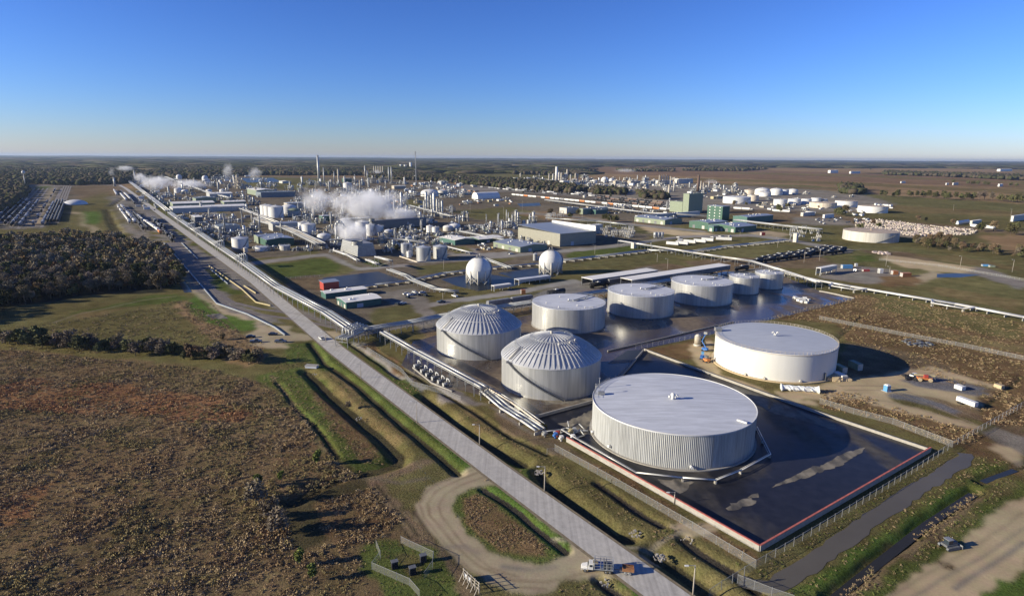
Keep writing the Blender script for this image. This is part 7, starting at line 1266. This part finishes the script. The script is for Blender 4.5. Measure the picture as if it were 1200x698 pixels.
TP = [(tree_proto('bare_tree', 'leaf_grey', 4.6, 11, 900, 1, size=.42, thin=.35), 'bare grey-brown tree'), (tree_proto('bare_tree', 'leaf_grey', 4, 12.5, 850, 2, size=.4, thin=.35), 'tall bare grey tree'), (tree_proto('brown_tree', 'leaf_brown', 4.4, 10, 900, 3, size=.45, thin=.2), 'brown-leaved tree'),
      (tree_proto('green_tree', 'leaf_green', 4.2, 10.5, 1000, 4, size=.45), 'dull green tree'), (tree_proto('green_tree', 'leaf_green', 5, 9, 1000, 5, size=.5), 'spreading dark green tree'), (tree_proto('russet_tree', 'leaf_rust', 3.4, 9, 800, 6, size=.42), 'russet-orange tree')]
SH = [(tree_proto('shrub', 'hedge_green', 2.6, 4.5, 520, 11, size=.36, clumps=7), 'dull green shrub'), (tree_proto('shrub', 'hedge_grey', 2.4, 4.8, 480, 12, size=.34, thin=.3, clumps=7), 'bare grey shrub'), (tree_proto('shrub', 'leaf_brown', 2.4, 4.0, 480, 13, size=.34, clumps=7), 'brown shrub'), (tree_proto('shrub', 'leaf_bright', 1.6, 4.6, 420, 14, size=.3, clumps=6), 'bright green bush')]
def put(pr, x, y, a, s, label, g=None): return place(pr, (x, y, 0), a, label, g, s)
trd = random.Random(77); NT = 0
WOOD = [(-60,300),(-40,288),(0,286),(60,282),(110,280),(160,288),(196,298),(213,318),(212,331),(190,340),(168,338),(120,341),(60,350),(0,361),(-40,375),(-120,392),(-200,400),(-160,330)]
WW = np.array([[float(q) for q in U(*p)] for p in WOOD]); cand = []
xs = np.random.default_rng(8).uniform(WW[:,0].min(), WW[:,0].max(), 90000); ys = np.random.default_rng(9).uniform(WW[:,1].min(), WW[:,1].max(), 90000); m = inpoly(xs, ys, WW); cell = set(); 
for x, y in sorted(zip(xs[m], ys[m]), key=lambda q: q[1]):
    c = (int(x/6.6), int(y/7.2))
    if c in cell: continue
    cell.add(c); cand.append((x, y))
def px_of(x, y):
    f = y*cp-(-HC)*sp; u = y*sp+(-HC)*cp; xr = x/f*F; yr = u/f*F; return 600+xr*cr+yr*sr, 349-(-xr*sr+yr*cr)
inf = [q for q in cand if px_of(q[0], q[1])[0] > -6]; front = inf[:190]; fs = set(front); rest = [q for q in cand if q not in fs]
for x, y in front:
    k = trd.choices(range(6), (5, 4, 4, 3, 2, .6))[0]; pr, nm = TP[k]; px, py = px_of(x, y); put(pr, x, y, trd.uniform(0, 6), trd.uniform(.6, 1.3), f'{nm} in the front of the dense left wood', 'trees at the front of the dense left wood')
    C.objects  # (trees nothing tells apart share a label)
# merged stuff crowns for the rest of the wood and all distant woods
ICO = None
def ico():
    import bmesh
    bm = bmesh.new(); bmesh.ops.create_icosphere(bm, subdivisions=2, radius=1); v = np.array([q.co[:] for q in bm.verts]); f = np.array([[q.index for q in p.verts] for p in bm.faces]); bm.free()
    bm = bmesh.new(); bmesh.ops.create_icosphere(bm, subdivisions=1, radius=1); v1 = np.array([q.co[:] for q in bm.verts]); f1 = np.array([[q.index for q in p.verts] for p in bm.faces]); bm.free(); return (v, f), (v1, f1)
HI, LO = ico()
def blobs(name, pts, sc_, geo, mats, seed, jit=.3):
    r_ = np.random.default_rng(seed); V0, F0 = geo; n = len(pts)
    if n == 0: return
    pts = np.asarray(pts); s = np.asarray(sc_); nz = 1+jit*r_.normal(size=(n, len(V0), 1)).clip(-1.6, 1.6); V = V0[None]*nz*np.stack([s*.55, s*.55, s*.5], -1)[:, None, :]; V[..., 2] += s[:, None]*.5; V[..., :2] += pts[:, None, :2]; V[..., 2] = np.maximum(V[..., 2], 0)
    Fm = (F0[None]+np.arange(n)[:, None, None]*len(V0)).reshape(-1, 3); me = bpy.data.meshes.new(name); me.vertices.add(n*len(V0)); me.vertices.foreach_set('co', V.reshape(-1).astype(np.float32)); me.loops.add(Fm.size); me.loops.foreach_set('vertex_index', Fm.ravel().astype(np.int32)); me.polygons.add(len(Fm)); me.polygons.foreach_set('loop_start', np.arange(len(Fm), dtype=np.int32)*3)
    for m in mats: me.materials.append(M[m])
    me.polygons.foreach_set('material_index', np.repeat(r_.integers(0, len(mats), n), len(F0)).astype(np.int32)); me.update(calc_edges=True); o = bpy.data.objects.new(name, me); C.objects.link(o); o['kind'] = 'stuff'; o['label'] = {'woodland': 'woodland canopy seen from above'}.get(name, name.replace('_', ' ')); return o
# rest of near wood: leafy clumps, one stuff object
def merged_leaves(name, pts, scales, protos, mats, seed):
    r_ = np.random.default_rng(seed); out = []; mi = []; k = r_.integers(0, len(protos), len(pts)); ang = r_.uniform(0, 2*PI, len(pts))
    for (x, y), s, q, a in zip(pts, scales, k, ang):
        P = protos[q]; c, d = math.cos(a), math.sin(a); X = (P[..., 0]*c-P[..., 1]*d)*s+x; Y = (P[..., 0]*d+P[..., 1]*c)*s+y; out.append(np.stack([X, Y, P[..., 2]*s], -1)); mi.append(np.full(len(P), q))
    me = quads_mesh(name, np.concatenate(out))
    for m in mats: me.materials.append(M[m])
    me.polygons.foreach_set('material_index', np.concatenate(mi).astype(np.int32)); o = bpy.data.objects.new(name, me); C.objects.link(o); o['kind'] = 'stuff'; return o
rr_ = np.random.default_rng(4)
pw = [leafy(300, 4.6, 11, 2, .75, 21, 9, thin=.3), leafy(300, 4.2, 12, 2, .7, 22, 9, thin=.3), leafy(280, 4.4, 10, 2, .75, 23, 9), leafy(280, 4.5, 10, 2, .75, 24, 9), leafy(240, 3.4, 9, 2, .7, 25, 8)]
o = merged_leaves('woodland', [(x, y) for x, y in rest], rr_.uniform(.6, 1.25, len(rest)), pw+[pw[0], pw[1], pw[2]], ['leaf_grey','leaf_grey','leaf_brown','leaf_green','leaf_rust','leaf_grey','leaf_brown','leaf_green'], 5)
# hedge row below the meadow (shrub by shrub)
hp = []
for i in range(64):
    f = i/63; x = 2+300*f; y = 400+22*f*1.15+trd.uniform(-5, 4)*(1 if f < .7 else .8); hp.append((x, min(y, 428)))
for i, (x, y) in enumerate(hp):
    p = V2(x, y); k = trd.choices((0, 1, 2), (4, 4, 1.5))[0]; pr, nm = SH[k]; s = trd.uniform(.85, 1.55)*(1.25 if x < 110 else 1)
    where = 'left third' if x < 100 else 'middle third' if x < 200 else 'right third'; put(pr, p.x, p.y, trd.uniform(0, 6), s, f'{nm} in the {where} of the long hedge between the two fields', f'shrubs of the long hedge, {where}')
EX = [(TP[2],202,318,.8,'brown tree at the right corner of the left wood'),(TP[5],196,300,.7,'red-leaved tree at the wood corner beside the tracks'),(TP[4],190,338,1.0,'dark green tree at the foot of the wood corner'),
 (SH[3],303,572,1.0,'small bright green bush beside a bare sapling in the scrub field'),(SH[3],373,545,1.1,'bright green bush near the upper right of the scrub field'),(SH[3],352,662,.95,'bright green bush low in the scrub field'),(SH[3],366,680,.9,'smaller bright green bush just below another one'),(SH[3],330,565,.8,'small green bush right of the bare saplings'),
 (SH[1],300,590,1.5,'bare grey sapling clump, upper one in the scrub field'),(SH[1],318,608,1.3,'bare grey sapling clump, middle one in the scrub field'),(SH[1],327,625,1.5,'bare grey sapling clump, lower one in the scrub field'),(SH[1],408,478,.6,'little bare bush in the long ditch'),
 (SH[2],262,398,.8,'brown bush above the hedge end'),(SH[0],637,503,.55,'green bush at the low pipe bundle end'),(SH[0],466,294,1.5,'dark bush by the plant road'),
 (TP[4],1149,272,1.4,'dark green tree, left of three large ones at the right'),(TP[2],1164,271.5,1.5,'brown-green tree, middle of three large ones at the right'),(TP[4],1184,276,1.6,'dark tree, right of three large ones at the right'),(TP[4],1190,270,1.2,'tree behind the large dark one at the right edge'),
 (TP[2],1116,265,1.0,'brown bush tree above the white rubble right end'),(TP[2],645,252,1.4,'brown tree left of the small white building by the rail yard'),(TP[4],668,254,1.0,'dark tree right of the slanting stair building'),(TP[4],678,250,1.1,'dark tree near the small blue box'),(TP[4],709,257,1.2,'dark tree, left of three in grass behind the switchyard'),(TP[4],715,259,1.3,'dark tree, middle of three in grass behind the switchyard'),(TP[4],721,259.5,1.2,'dark tree, right of three in grass behind the switchyard'),
 (TP[4],985,253.5,1.6,'green tree by the trailer yard'),(TP[2],990,252,1.8,'brown tree by the trailer yard'),(TP[4],980,252,1.3,'small dark tree left of the trailer yard trees')]
for (pr, nm), x, y, s, l in EX: p = V2(x, y); put(pr, p.x, p.y, trd.uniform(0, 6), s, l)
BELT = [(1033,231.5),(1048,232),(1052,233),(1066,232),(1074,232.5),(1082,232.5),(1088,233.5),(1096,234),(1105,235),(1110,235.5),(1120,234.5),(1127,235.5),(1133,236),(1140,236),(1147,236.5),(1153,236.5),(1162,237.5),(1172,238),(1180,238.5),(1186,239),(1192,239),(1199,240),(1037,232)]
for i, (x, y) in enumerate(BELT): p = V2(x, y); bare = x in (1147,1153,1162); pr = TP[1] if bare else TP[4 if i % 2 else 3]; put(pr[0], p.x, p.y, trd.uniform(0, 6), trd.uniform(1.5, 2.1), f'{"bare grey" if bare else "dark green"} tree in the long belt beyond the green field at right', 'trees of the belt at right')
for i, (x, y) in enumerate(((1134,218),(1140,218.5),(1145.5,218.7),(1154,219.3),(1158,219.5),(1117,216),(1184,220.5),(1191,221),(1020,200.5))): p = V2(x, y); put(TP[4][0], p.x, p.y, trd.uniform(0, 6), trd.uniform(1.5, 2.0), 'lone dark tree among the barns on the brown plain', 'trees among the barns')
for i in range(36):                                # shrubs in the wet ground at right and near the far farm
    z = trd.choice(((1082,286,110,10),(1085,286,60,6),(980,262,60,8),(850,236,60,6),(880,243,90,6),(1060,258,60,6),(700,226,90,5),(610,222,60,3))); x, y = z[0]+z[2]*trd.random(), z[1]+z[3]*trd.random(); p = V2(x, y); pr, nm = TP[trd.choice((2, 3, 4, 2))]; o = put(pr, p.x, p.y, trd.uniform(0, 6), trd.uniform(.6, 1.1), ''); auto(o, nm, x, y)
for i in range(34):
    f = trd.random(); x = 1068+150*f; y = 287+14*f+trd.uniform(-3, 3); p = V2(x, y); pr, nm = ((SH[0][0], 'dull green bush'), (SH[2][0], 'brown bush'), (TP[2][0], 'brown tree'), (SH[1][0], 'grey bush'))[trd.choice((0, 1, 1, 2, 3))]; put(pr, p.x, p.y, trd.uniform(0, 6), trd.uniform(.7, 1.6), f'{nm} in the long brushy strip right of the rusty round tank', 'brushy strip at right')
for x, y, s in ((1100,284,1.3),(1090,286,1.2),(1110,287,1.3),(1082,288,1.0),(1118,290,1.1)): p = V2(x, y); put(TP[2][0], p.x, p.y, trd.uniform(0, 6), s, 'tall brown bush tree in the clump left of the brushy strip', 'brushy strip at right')
# distant woods
def scatter(P, spacing, seed):
    W = np.array([[float(q) for q in U(*p)] for p in P]); r_ = np.random.default_rng(seed); x0, x1, y0, y1 = W[:,0].min(), W[:,0].max(), W[:,1].min(), W[:,1].max(); n = int((x1-x0)*(y1-y0)/spacing**2)
    n = min(n, 60000); x = r_.uniform(x0, x1, n); y = r_.uniform(y0, y1, n); m = inpoly(x, y, W); return np.stack([x[m], y[m]], 1)
FW = [([(-60,216),(30,217.5),(33,228),(10,246),(-40,270),(-100,270)], 9, 9, HI), ([(-20,198),(60,198),(150,203),(158,211),(148,216),(90,219),(40,218),(-20,218)], 17, 13, LO), ([(190,196),(300,198),(420,196),(440,204),(290,205),(225,211),(180,208)], 24, 15, LO), ([(440,200),(540,205.5),(640,212),(668,217),(690,222),(670,224.5),(600,219),(520,211),(430,207)], 13, 11, LO), ([(600,196),(700,199),(660,203),(600,201)], 26, 15, LO), ([(695,220),(735,222),(732,227),(690,225)], 12, 10, LO),
      ([(747,226),(782,228),(782,233),(750,231)], 12, 11, LO), ([(985,221),(1010,223),(1010,230),(985,228)], 16, 15, LO), ([(1035,204),(1120,207),(1200,210.5),(1200,214.5),(1100,209),(1035,206.5)], 22, 15, LO), ([(720,196.5),(790,197),(790,199),(730,198.5)], 26, 15, LO), ([(830,195),(900,198),(870,200),(800,198)], 30, 16, LO), ([(150,203),(200,203),(200,207),(160,207)], 16, 12, LO)]
for i, (P, sp_, s, g) in enumerate(FW):
    pts = scatter(P, sp_, 100+i); blobs('woodland', pts, np.random.default_rng(i).uniform(.75, 1.25, len(pts))*s*1.25, g, ['far_grey','far_green','far_green','far_grey'], 200+i)
# horizon belt: successive tree lines, wide and far
r_ = np.random.default_rng(66); pts = []; scs = []
for d in (3800, 4400, 5200, 6200, 7400, 9000, 11000, 14000, 18000, 24000, 32000):
    n = 900; x = r_.uniform(-.98*d, .98*d, n); y = d+r_.uniform(-.07, .07, n)*d; keep = fbm(x, y, d*.22, int(d) % 97) > np.where(x/d < .12, .36, .60 if d < 4000 else .52 if d < 5000 else .44 if d < 9000 else .25); keep &= ~((x/d > .12)&(d < 6500)); pts.append(np.stack([x, y], 1)[keep]); scs.append(np.full(keep.sum(), 14+d*.0015)*r_.uniform(.7, 1.2, keep.sum()))
P = np.concatenate(pts); S = np.concatenate(scs); n = len(P)
o = blobs('woodland', P, S, LO, ['far_green','far_grey','far_green'], 400, .25)
# widen each far clump sideways so that it stands for a length of tree line
co = np.empty(len(o.data.vertices)*3, np.float32); o.data.vertices.foreach_get('co', co); co = co.reshape(n, -1, 3); w_ = np.clip(P[:, 1]*.0022, 3, 60); co[..., 0] = P[:, None, 0]+(co[..., 0]-P[:, None, 0])*w_[:, None]; o.data.vertices.foreach_set('co', co.ravel()); o.data.update()
# rough scrub of the near field: leafy tufts, one stuff object
SC = [(-30,408),(0,409),(250,434),(300,446),(345,478),(400,548),(420,560),(330,586),(345,650),(420,628),(440,632),(424,650),(425,680),(445,720),(-120,730),(-120,420)]
pts = scatter(SC, 1.0, 55); r_ = np.random.default_rng(12); pts = pts[:34000] if len(pts) > 34000 else pts
tuf = [leafy(30, 1.05, .27, 0, .15, 31, 7), leafy(30, 1.0, .24, 0, .14, 32, 7, thin=.3), leafy(30, 1.1, .20, 0, .15, 33, 7), leafy(28, .9, .34, 0, .13, 34, 6), leafy(30, 1.0, .18, 0, .14, 35, 7)]
W_ = np.array([[float(q) for q in U(*p)] for p in [(-100,455),(40,445),(150,452),(240,463),(300,480),(295,494),(230,492),(120,487),(0,480),(-100,475)]]); russ = inpoly(pts[:,0]+6*(fbm(pts[:,0], pts[:,1], 8, 1)-.5)*2, pts[:,1]+9*(fbm(pts[:,0], pts[:,1], 6, 2)-.5)*2, W_)
dens = fbm(pts[:,0], pts[:,1], 9, 71); sizes = .55+1.3*np.clip(dens-.25, 0, 1)**1.2+r_.random(len(pts))*.4; keep = r_.random(len(pts)) < (.25+dens); g = fbm(pts[:,0], pts[:,1], 13, 81)
M['tuft_a'] = None
mat('tuft_tan', (.32,.24,.14), .9, 0, .3, .25); mat('tuft_olive', (.235,.190,.090), .9, 0, .3, .25); mat('tuft_brown', (.275,.19,.108), .9, 0, .3, .25); mat('tuft_rust', (.345,.195,.10), .9, 0, .3, .3); mat('tuft_dark', (.22,.16,.09), .9, 0, .3, .25)
mat('tuft_green', (.135, .155, .045), .9, 0, .35, .25)
TM = ['tuft_tan','tuft_olive','tuft_brown','tuft_rust','tuft_dark','tuft_green']
def tufts(name, pts, sizes, cls, seed, label):
    r_ = np.random.default_rng(seed); out = []; mi = []
    for k, T in enumerate(tuf):
        i = np.nonzero((np.arange(len(pts))*7919 % 5) == k)[0]
        if not len(i): continue
        a = r_.uniform(0, 2*PI, len(i)); c, d = np.cos(a)[:, None, None], np.sin(a)[:, None, None]; s = sizes[i][:, None, None]; X = (T[None, ..., 0]*c-T[None, ..., 1]*d)*s+pts[i, 0][:, None, None]; Y = (T[None, ..., 0]*d+T[None, ..., 1]*c)*s+pts[i, 1][:, None, None]; Z = T[None, ..., 2]*s+0*X
        out.append(np.stack([X, Y, Z], -1).reshape(-1, 4, 3)); mi.append(np.repeat(cls[i], T.shape[0]))
    me = quads_mesh(name, np.concatenate(out)); [me.materials.append(M[m]) for m in TM]; me.polygons.foreach_set('material_index', np.concatenate(mi).astype(np.int32)); o = bpy.data.objects.new(name, me); C.objects.link(o); o['kind'] = 'stuff'; o['label'] = label; return o
cls = np.where(g > .56, 1, np.where(g > .44, 0, 2)); cls = np.where(r_.random(len(pts)) < .22, r_.choice([0, 1, 2, 4], len(pts)), cls); cls = np.where(russ & (r_.random(len(pts)) < np.clip((fbm(pts[:,0], pts[:,1], 11, 17)-.36)*3.2, .05, .8)), 3, cls)
tufts('scrub', pts[keep], sizes[keep], cls[keep], 3, 'rough brown and olive scrub covering the near left field')
# sparser brush on the other rough ground
def brush(P, sp_, seed, cl, s0=.8): 
    q = scatter(P, sp_, seed); k = fbm(q[:,0], q[:,1], 7, seed) > .36; q = q[k]; r2 = np.random.default_rng(seed); tufts('brush', q, s0*r2.uniform(.6, 1.5, len(q)), r2.choice(cl, len(q)), seed, 'low dry brush on rough ground')
brush([(960,455),(1010,462),(1145,505),(1150,520),(1110,520),(1040,495),(965,478)], 1.1, 301, [0, 2, 1, 2], .75); brush([(905,372),(950,360),(1010,345),(1060,352),(1240,385),(1240,480),(1160,470),(1050,420),(990,398),(985,380)], 1.9, 302, [0, 1, 2, 2, 1], .8)
brush([(545,585),(560,578),(600,606),(643,643),(640,652),(600,650),(575,636),(545,612)], .45, 303, [0, 2, 2], .42); brush([(664,524),(700,545),(885,650),(880,662),(720,565),(655,530)], 1.3, 304, [0, 2, 1], .5); brush([(370,590),(440,570),(470,610),(450,628),(410,640),(375,620)], 1.1, 305, [2, 4, 0], .9)
brush([(205,352),(225,355),(280,388),(312,405),(300,430),(270,420),(240,395)], 1.6, 306, [0, 2], .9); brush([(980,700),(1035,652),(1092,609),(1146,574),(1151,578),(1100,618),(1000,703)], .8, 307, [0, 2, 1], .5); brush([(300,440),(345,430),(400,500),(450,545),(420,558),(345,480)], 1.8, 308, [1, 2, 0], .6)
brush([(0,388),(100,372),(210,352),(228,362),(262,385),(300,402),(290,418),(0,412)], 2.2, 309, [1, 1, 0], .9); brush([(1150,470),(1180,450),(1240,450),(1240,500),(1155,498)], 1.3, 310, [0, 2], .9)
def grass(P, sp_, seed, cl, s0, label='tufty verge grass'):
    q = scatter(P, sp_, seed); r2 = np.random.default_rng(seed); k = fbm(q[:,0], q[:,1], 5, seed) > .30; q = q[k]
    zz = (segdist(q[:,0], q[:,1], [tuple(v) for v in (RC-GY*160, RC, V2(394.4,410), V2(301,331))]) < 5.6)*1.0; CH = [tuple(V2(*v)) for v in [(868,679),(885,686),(911,686),(960,654),(1017,611.5),(1074.5,573),(1113,550),(1134,535),(1126,527)]]; zz = np.maximum(zz, segdist(q[:,0], q[:,1], CH) < 2.9)
    for D, hw, dep, bed in DIT:
        if dep < .3: continue
        W = np.array([[float(v) for v in U(*p)] for p in D]); zz = np.maximum(zz, (segdist(q[:,0], q[:,1], W) < hw*1.3))
    q = q[zz < .5]; o = tufts('grass', q, s0*r2.uniform(.5, 1.4, len(q)), r2.choice(cl, len(q)), seed, label)
grass([(405,388),(470,425),(520,470),(640,535),(880,665),(860,690),(820,700),(700,620),(600,545),(470,456),(415,402)], .95, 401, [1, 0, 1, 5, 2], .5)
grass([(340,405),(400,398),(412,412),(480,470),(590,573),(555,556),(480,520),(470,560),(430,556),(350,470),(320,435)], 1.1, 402, [1, 5, 5, 0], .5); grass([(885,668),(1120,528),(1200,545),(1160,600),(1040,690),(960,720),(900,720)], 1.1, 403, [1, 5, 5, 0], .5)
grass([(430,638),(455,633),(510,642),(525,667),(540,700),(450,700)], .9, 404, [5, 1], .35); grass([(561.6,570),(586,570),(605,582),(671,635),(673,643),(660,652),(628,662),(599,656),(573,643),(543.6,620),(531,601),(535,584),(548,573)], .9, 405, [5, 1, 1], .35); grass([(620,712),(650,696),(664,686),(700,678),(735,682),(780,712)], .9, 406, [1, 5, 0], .45)
# stacked white bags / rubble field at right
q = scatter([(1003,262),(1030,258.5),(1090,266),(1146,271),(1140,276),(1075,278),(1003,270)], 2.4, 500); q = q[(np.floor(px_of(q[:,0], q[:,1])[0]/4.5) % 1 == 0)]; keep = fbm(q[:,0], q[:,1], 16, 7) > .36; q = q[keep]
o = blobs('rubble', q, np.random.default_rng(1).uniform(.8, 2.6, len(q)), LO, ['debris','debris','beige','rust_shell'], 501, .35); o['label'] = 'field of pale pinkish rubble heaps'
# ------------------------------------------------------------------ steam
def steam(c, size, dens, noise, label, aniso=.3, shear=0, name='steam', thr=.42):
    m = bpy.data.materials.new('steam_volume'); m.use_nodes = True; nt = m.node_tree; n = nt.nodes; l = nt.links; n.remove(n['Principled BSDF']); v = n.new('ShaderNodeVolumePrincipled'); v.inputs['Color'].default_value = (.97,.97,.98,1); v.inputs['Anisotropy'].default_value = 0; l.new(v.outputs[0], n['Material Output'].inputs['Volume'])
    tc = n.new('ShaderNodeTexCoord'); mp = n.new('ShaderNodeMapping'); l.new(tc.outputs['Object'], mp.inputs[0]); no = n.new('ShaderNodeTexNoise'); no.inputs['Scale'].default_value = noise; no.inputs['Detail'].default_value = 6; no.inputs['Roughness'].default_value = .62; l.new(mp.outputs[0], no.inputs['Vector'])
    vm = n.new('ShaderNodeVectorMath'); vm.operation = 'DIVIDE'; vm.inputs[1].default_value = tuple(s/2 for s in size); l.new(tc.outputs['Object'], vm.inputs[0]); ln = n.new('ShaderNodeVectorMath'); ln.operation = 'LENGTH'; l.new(vm.outputs[0], ln.inputs[0])
    a = n.new('ShaderNodeMapRange'); a.inputs[1].default_value = .15; a.inputs[2].default_value = 1.0; a.inputs[3].default_value = .20; a.inputs[4].default_value = -.34; l.new(ln.outputs['Value'], a.inputs[0]); ad = n.new('ShaderNodeMath'); ad.operation = 'ADD'; l.new(no.outputs['Fac'], ad.inputs[0]); l.new(a.outputs[0], ad.inputs[1])
    b = n.new('ShaderNodeMapRange'); b.inputs[1].default_value = thr; b.inputs[2].default_value = thr+.22; b.inputs[3].default_value = 0; b.inputs[4].default_value = dens; l.new(ad.outputs[0], b.inputs[0]); l.new(b.outputs[0], v.inputs['Density'])
    q = MB(); q.sph((0,0,0), .5, 24, 24, -1); q.v = [(x*size[0], y*size[1], z*size[2]) for x, y, z in q.v]; o = bpy.data.objects.new(name, q.mesh(name)); o.data.materials.append(m); C.objects.link(o); o.location = c; tag(o, label, 'steam', None, 'stuff'); return o
def stm(px, yb, wpx, hpx, ypx, dens, label, thr=.42, dr=.8):     # px centre, ground row it stands over, width, height, centre row
    p = V2(px, yb); s1 = (p.y*cp+HC*sp)/F; z = hgt(p, px, ypx); w, h = wpx*s1*1.25, hpx*s1*1.3; dens *= 1.5; thr -= .01; return steam((p.x, p.y, z), (w, min(w*dr, 60*s1*.5+w*.3), h), dens, 4.5/max(h, 8), label, thr=thr)
stm(430,266,112,50,238,.05,'large white steam cloud over the long cooling tower'); stm(470,262,60,22,250,.06,'steam drifting off the right end of the long cooling tower'); stm(372,262,56,38,233,.032,'thin steam veil left of the large cloud'); stm(413,285,58,36,272,.07,'steam cloud over the small cooling tower'); stm(404,279,36,30,262,.04,'paler steam behind the small cooling tower cloud')
stm(185,226,52,20,214,.030,'bright white steam bank in the far left plant, left half'); stm(222,222,58,15,216,.022,'bright white steam bank in the far left plant, right half'); stm(165,222,20,14,208,.035,'bright steam puff at the left end of the bank')
stm(268,212,18,24,199,.014,'faint steam wisp behind the pyramid structure'); stm(299,212,22,20,202,.013,'faint steam wisp over the far lagoon'); stm(148,209,26,8,198,.02,'thin smoke trail from the left white stack'); stm(132,212,10,16,202,.012,'small smoke wisp at the left smoking stack')
stm(733,203,34,6,197,.006,'long thin smoke streak right of the distant sphere'); stm(833,213,22,10,212,.008,'faint smoke beside the thick brown chimney'); stm(441,204,22,12,201,.010,'small steam around the five chimneys')
# ------------------------------------------------------------------ sun, sky, haze, camera
SUN_EL, SUN_AZ = 17.5, 77.0             # shadows run towards azimuth 77 (from +Y to +X)
s = bpy.data.lights.new('sun', 'SUN'); s.energy = 5; s.angle = R(.53); s.color = (1, .90, .69); so = bpy.data.objects.new('sun', s); C.objects.link(so)
d = Vector((math.sin(R(SUN_AZ))*math.cos(R(SUN_EL)), math.cos(R(SUN_AZ))*math.cos(R(SUN_EL)), -math.sin(R(SUN_EL)))); so.rotation_euler = d.to_track_quat('-Z', 'Y').to_euler(); so.location = (-200, 0, 300)
w = bpy.data.worlds.new('World'); sc.world = w; w.use_nodes = True; nt = w.node_tree; sk = nt.nodes.new('ShaderNodeTexSky'); sk.sky_type = 'NISHITA'; sk.sun_disc = False; sk.sun_elevation = R(SUN_EL); sk.sun_rotation = R((SUN_AZ+180) % 360)
sk.altitude = 0; sk.air_density = 1.0; sk.dust_density = .1; sk.ozone_density = 6; m1 = nt.nodes.new('ShaderNodeVectorMath'); m1.operation = 'SCALE'; m1.inputs['Scale'].default_value = .1657; gm = nt.nodes.new('ShaderNodeGamma'); gm.inputs['Gamma'].default_value = 1.42; m2 = nt.nodes.new('ShaderNodeVectorMath'); m2.operation = 'MULTIPLY'; m2.inputs[1].default_value = (6.35, 5.65, 7.1)
nt.links.new(sk.outputs[0], m1.inputs[0]); nt.links.new(m1.outputs[0], gm.inputs[0]); nt.links.new(gm.outputs[0], m2.inputs[0]); nt.links.new(m2.outputs[0], nt.nodes['Background'].inputs[0]); nt.nodes['Background'].inputs[1].default_value = .092
HAZE = True
if HAZE:
    b = MB(); b.box(-34000, 34000, -3000, 41000, -4, 170); m = bpy.data.materials.new('haze_air'); m.use_nodes = True; n = m.node_tree.nodes; n.remove(n['Principled BSDF']); v = n.new('ShaderNodeVolumePrincipled'); v.inputs['Color'].default_value = (.46,.60,.82,1); v.inputs['Density'].default_value = .000026; v.inputs['Anisotropy'].default_value = .2; m.node_tree.links.new(v.outputs[0], n['Material Output'].inputs['Volume'])
    b.obj('haze', m)['kind'] = 'stuff'
cam = bpy.data.cameras.new('camera'); cam.sensor_width = 36; cam.lens = 36*F/1200; cam.clip_start = 1; cam.clip_end = 150000; co = bpy.data.objects.new('camera', cam); C.objects.link(co); co.location = (0, 0, HC)
co.matrix_world = Matrix.Translation((0, 0, HC)) @ Matrix.Rotation(PI/2-_p, 4, 'X') @ Matrix.Rotation(_r, 4, 'Z'); sc.camera = co
finish_auto()
for o in C.objects:
    if len(o.get('label', '').split()) > 16: print('LONG', o['label'])
for o in list(C.objects):
    if '_used' in o.keys(): del o['_used']
vs = sc.view_settings; vs.view_transform = 'Standard'; vs.look = 'None'; vs.gamma = 1; vs.exposure = .75; vs.use_curve_mapping = False
sc.cycles.max_bounces = 5; sc.cycles.diffuse_bounces = 3; sc.cycles.glossy_bounces = 2; sc.cycles.transparent_max_bounces = 8; sc.cycles.volume_bounces = 3; sc.cycles.volume_step_rate = 2; sc.cycles.volume_max_steps = 128; sc.cycles.use_denoising = True
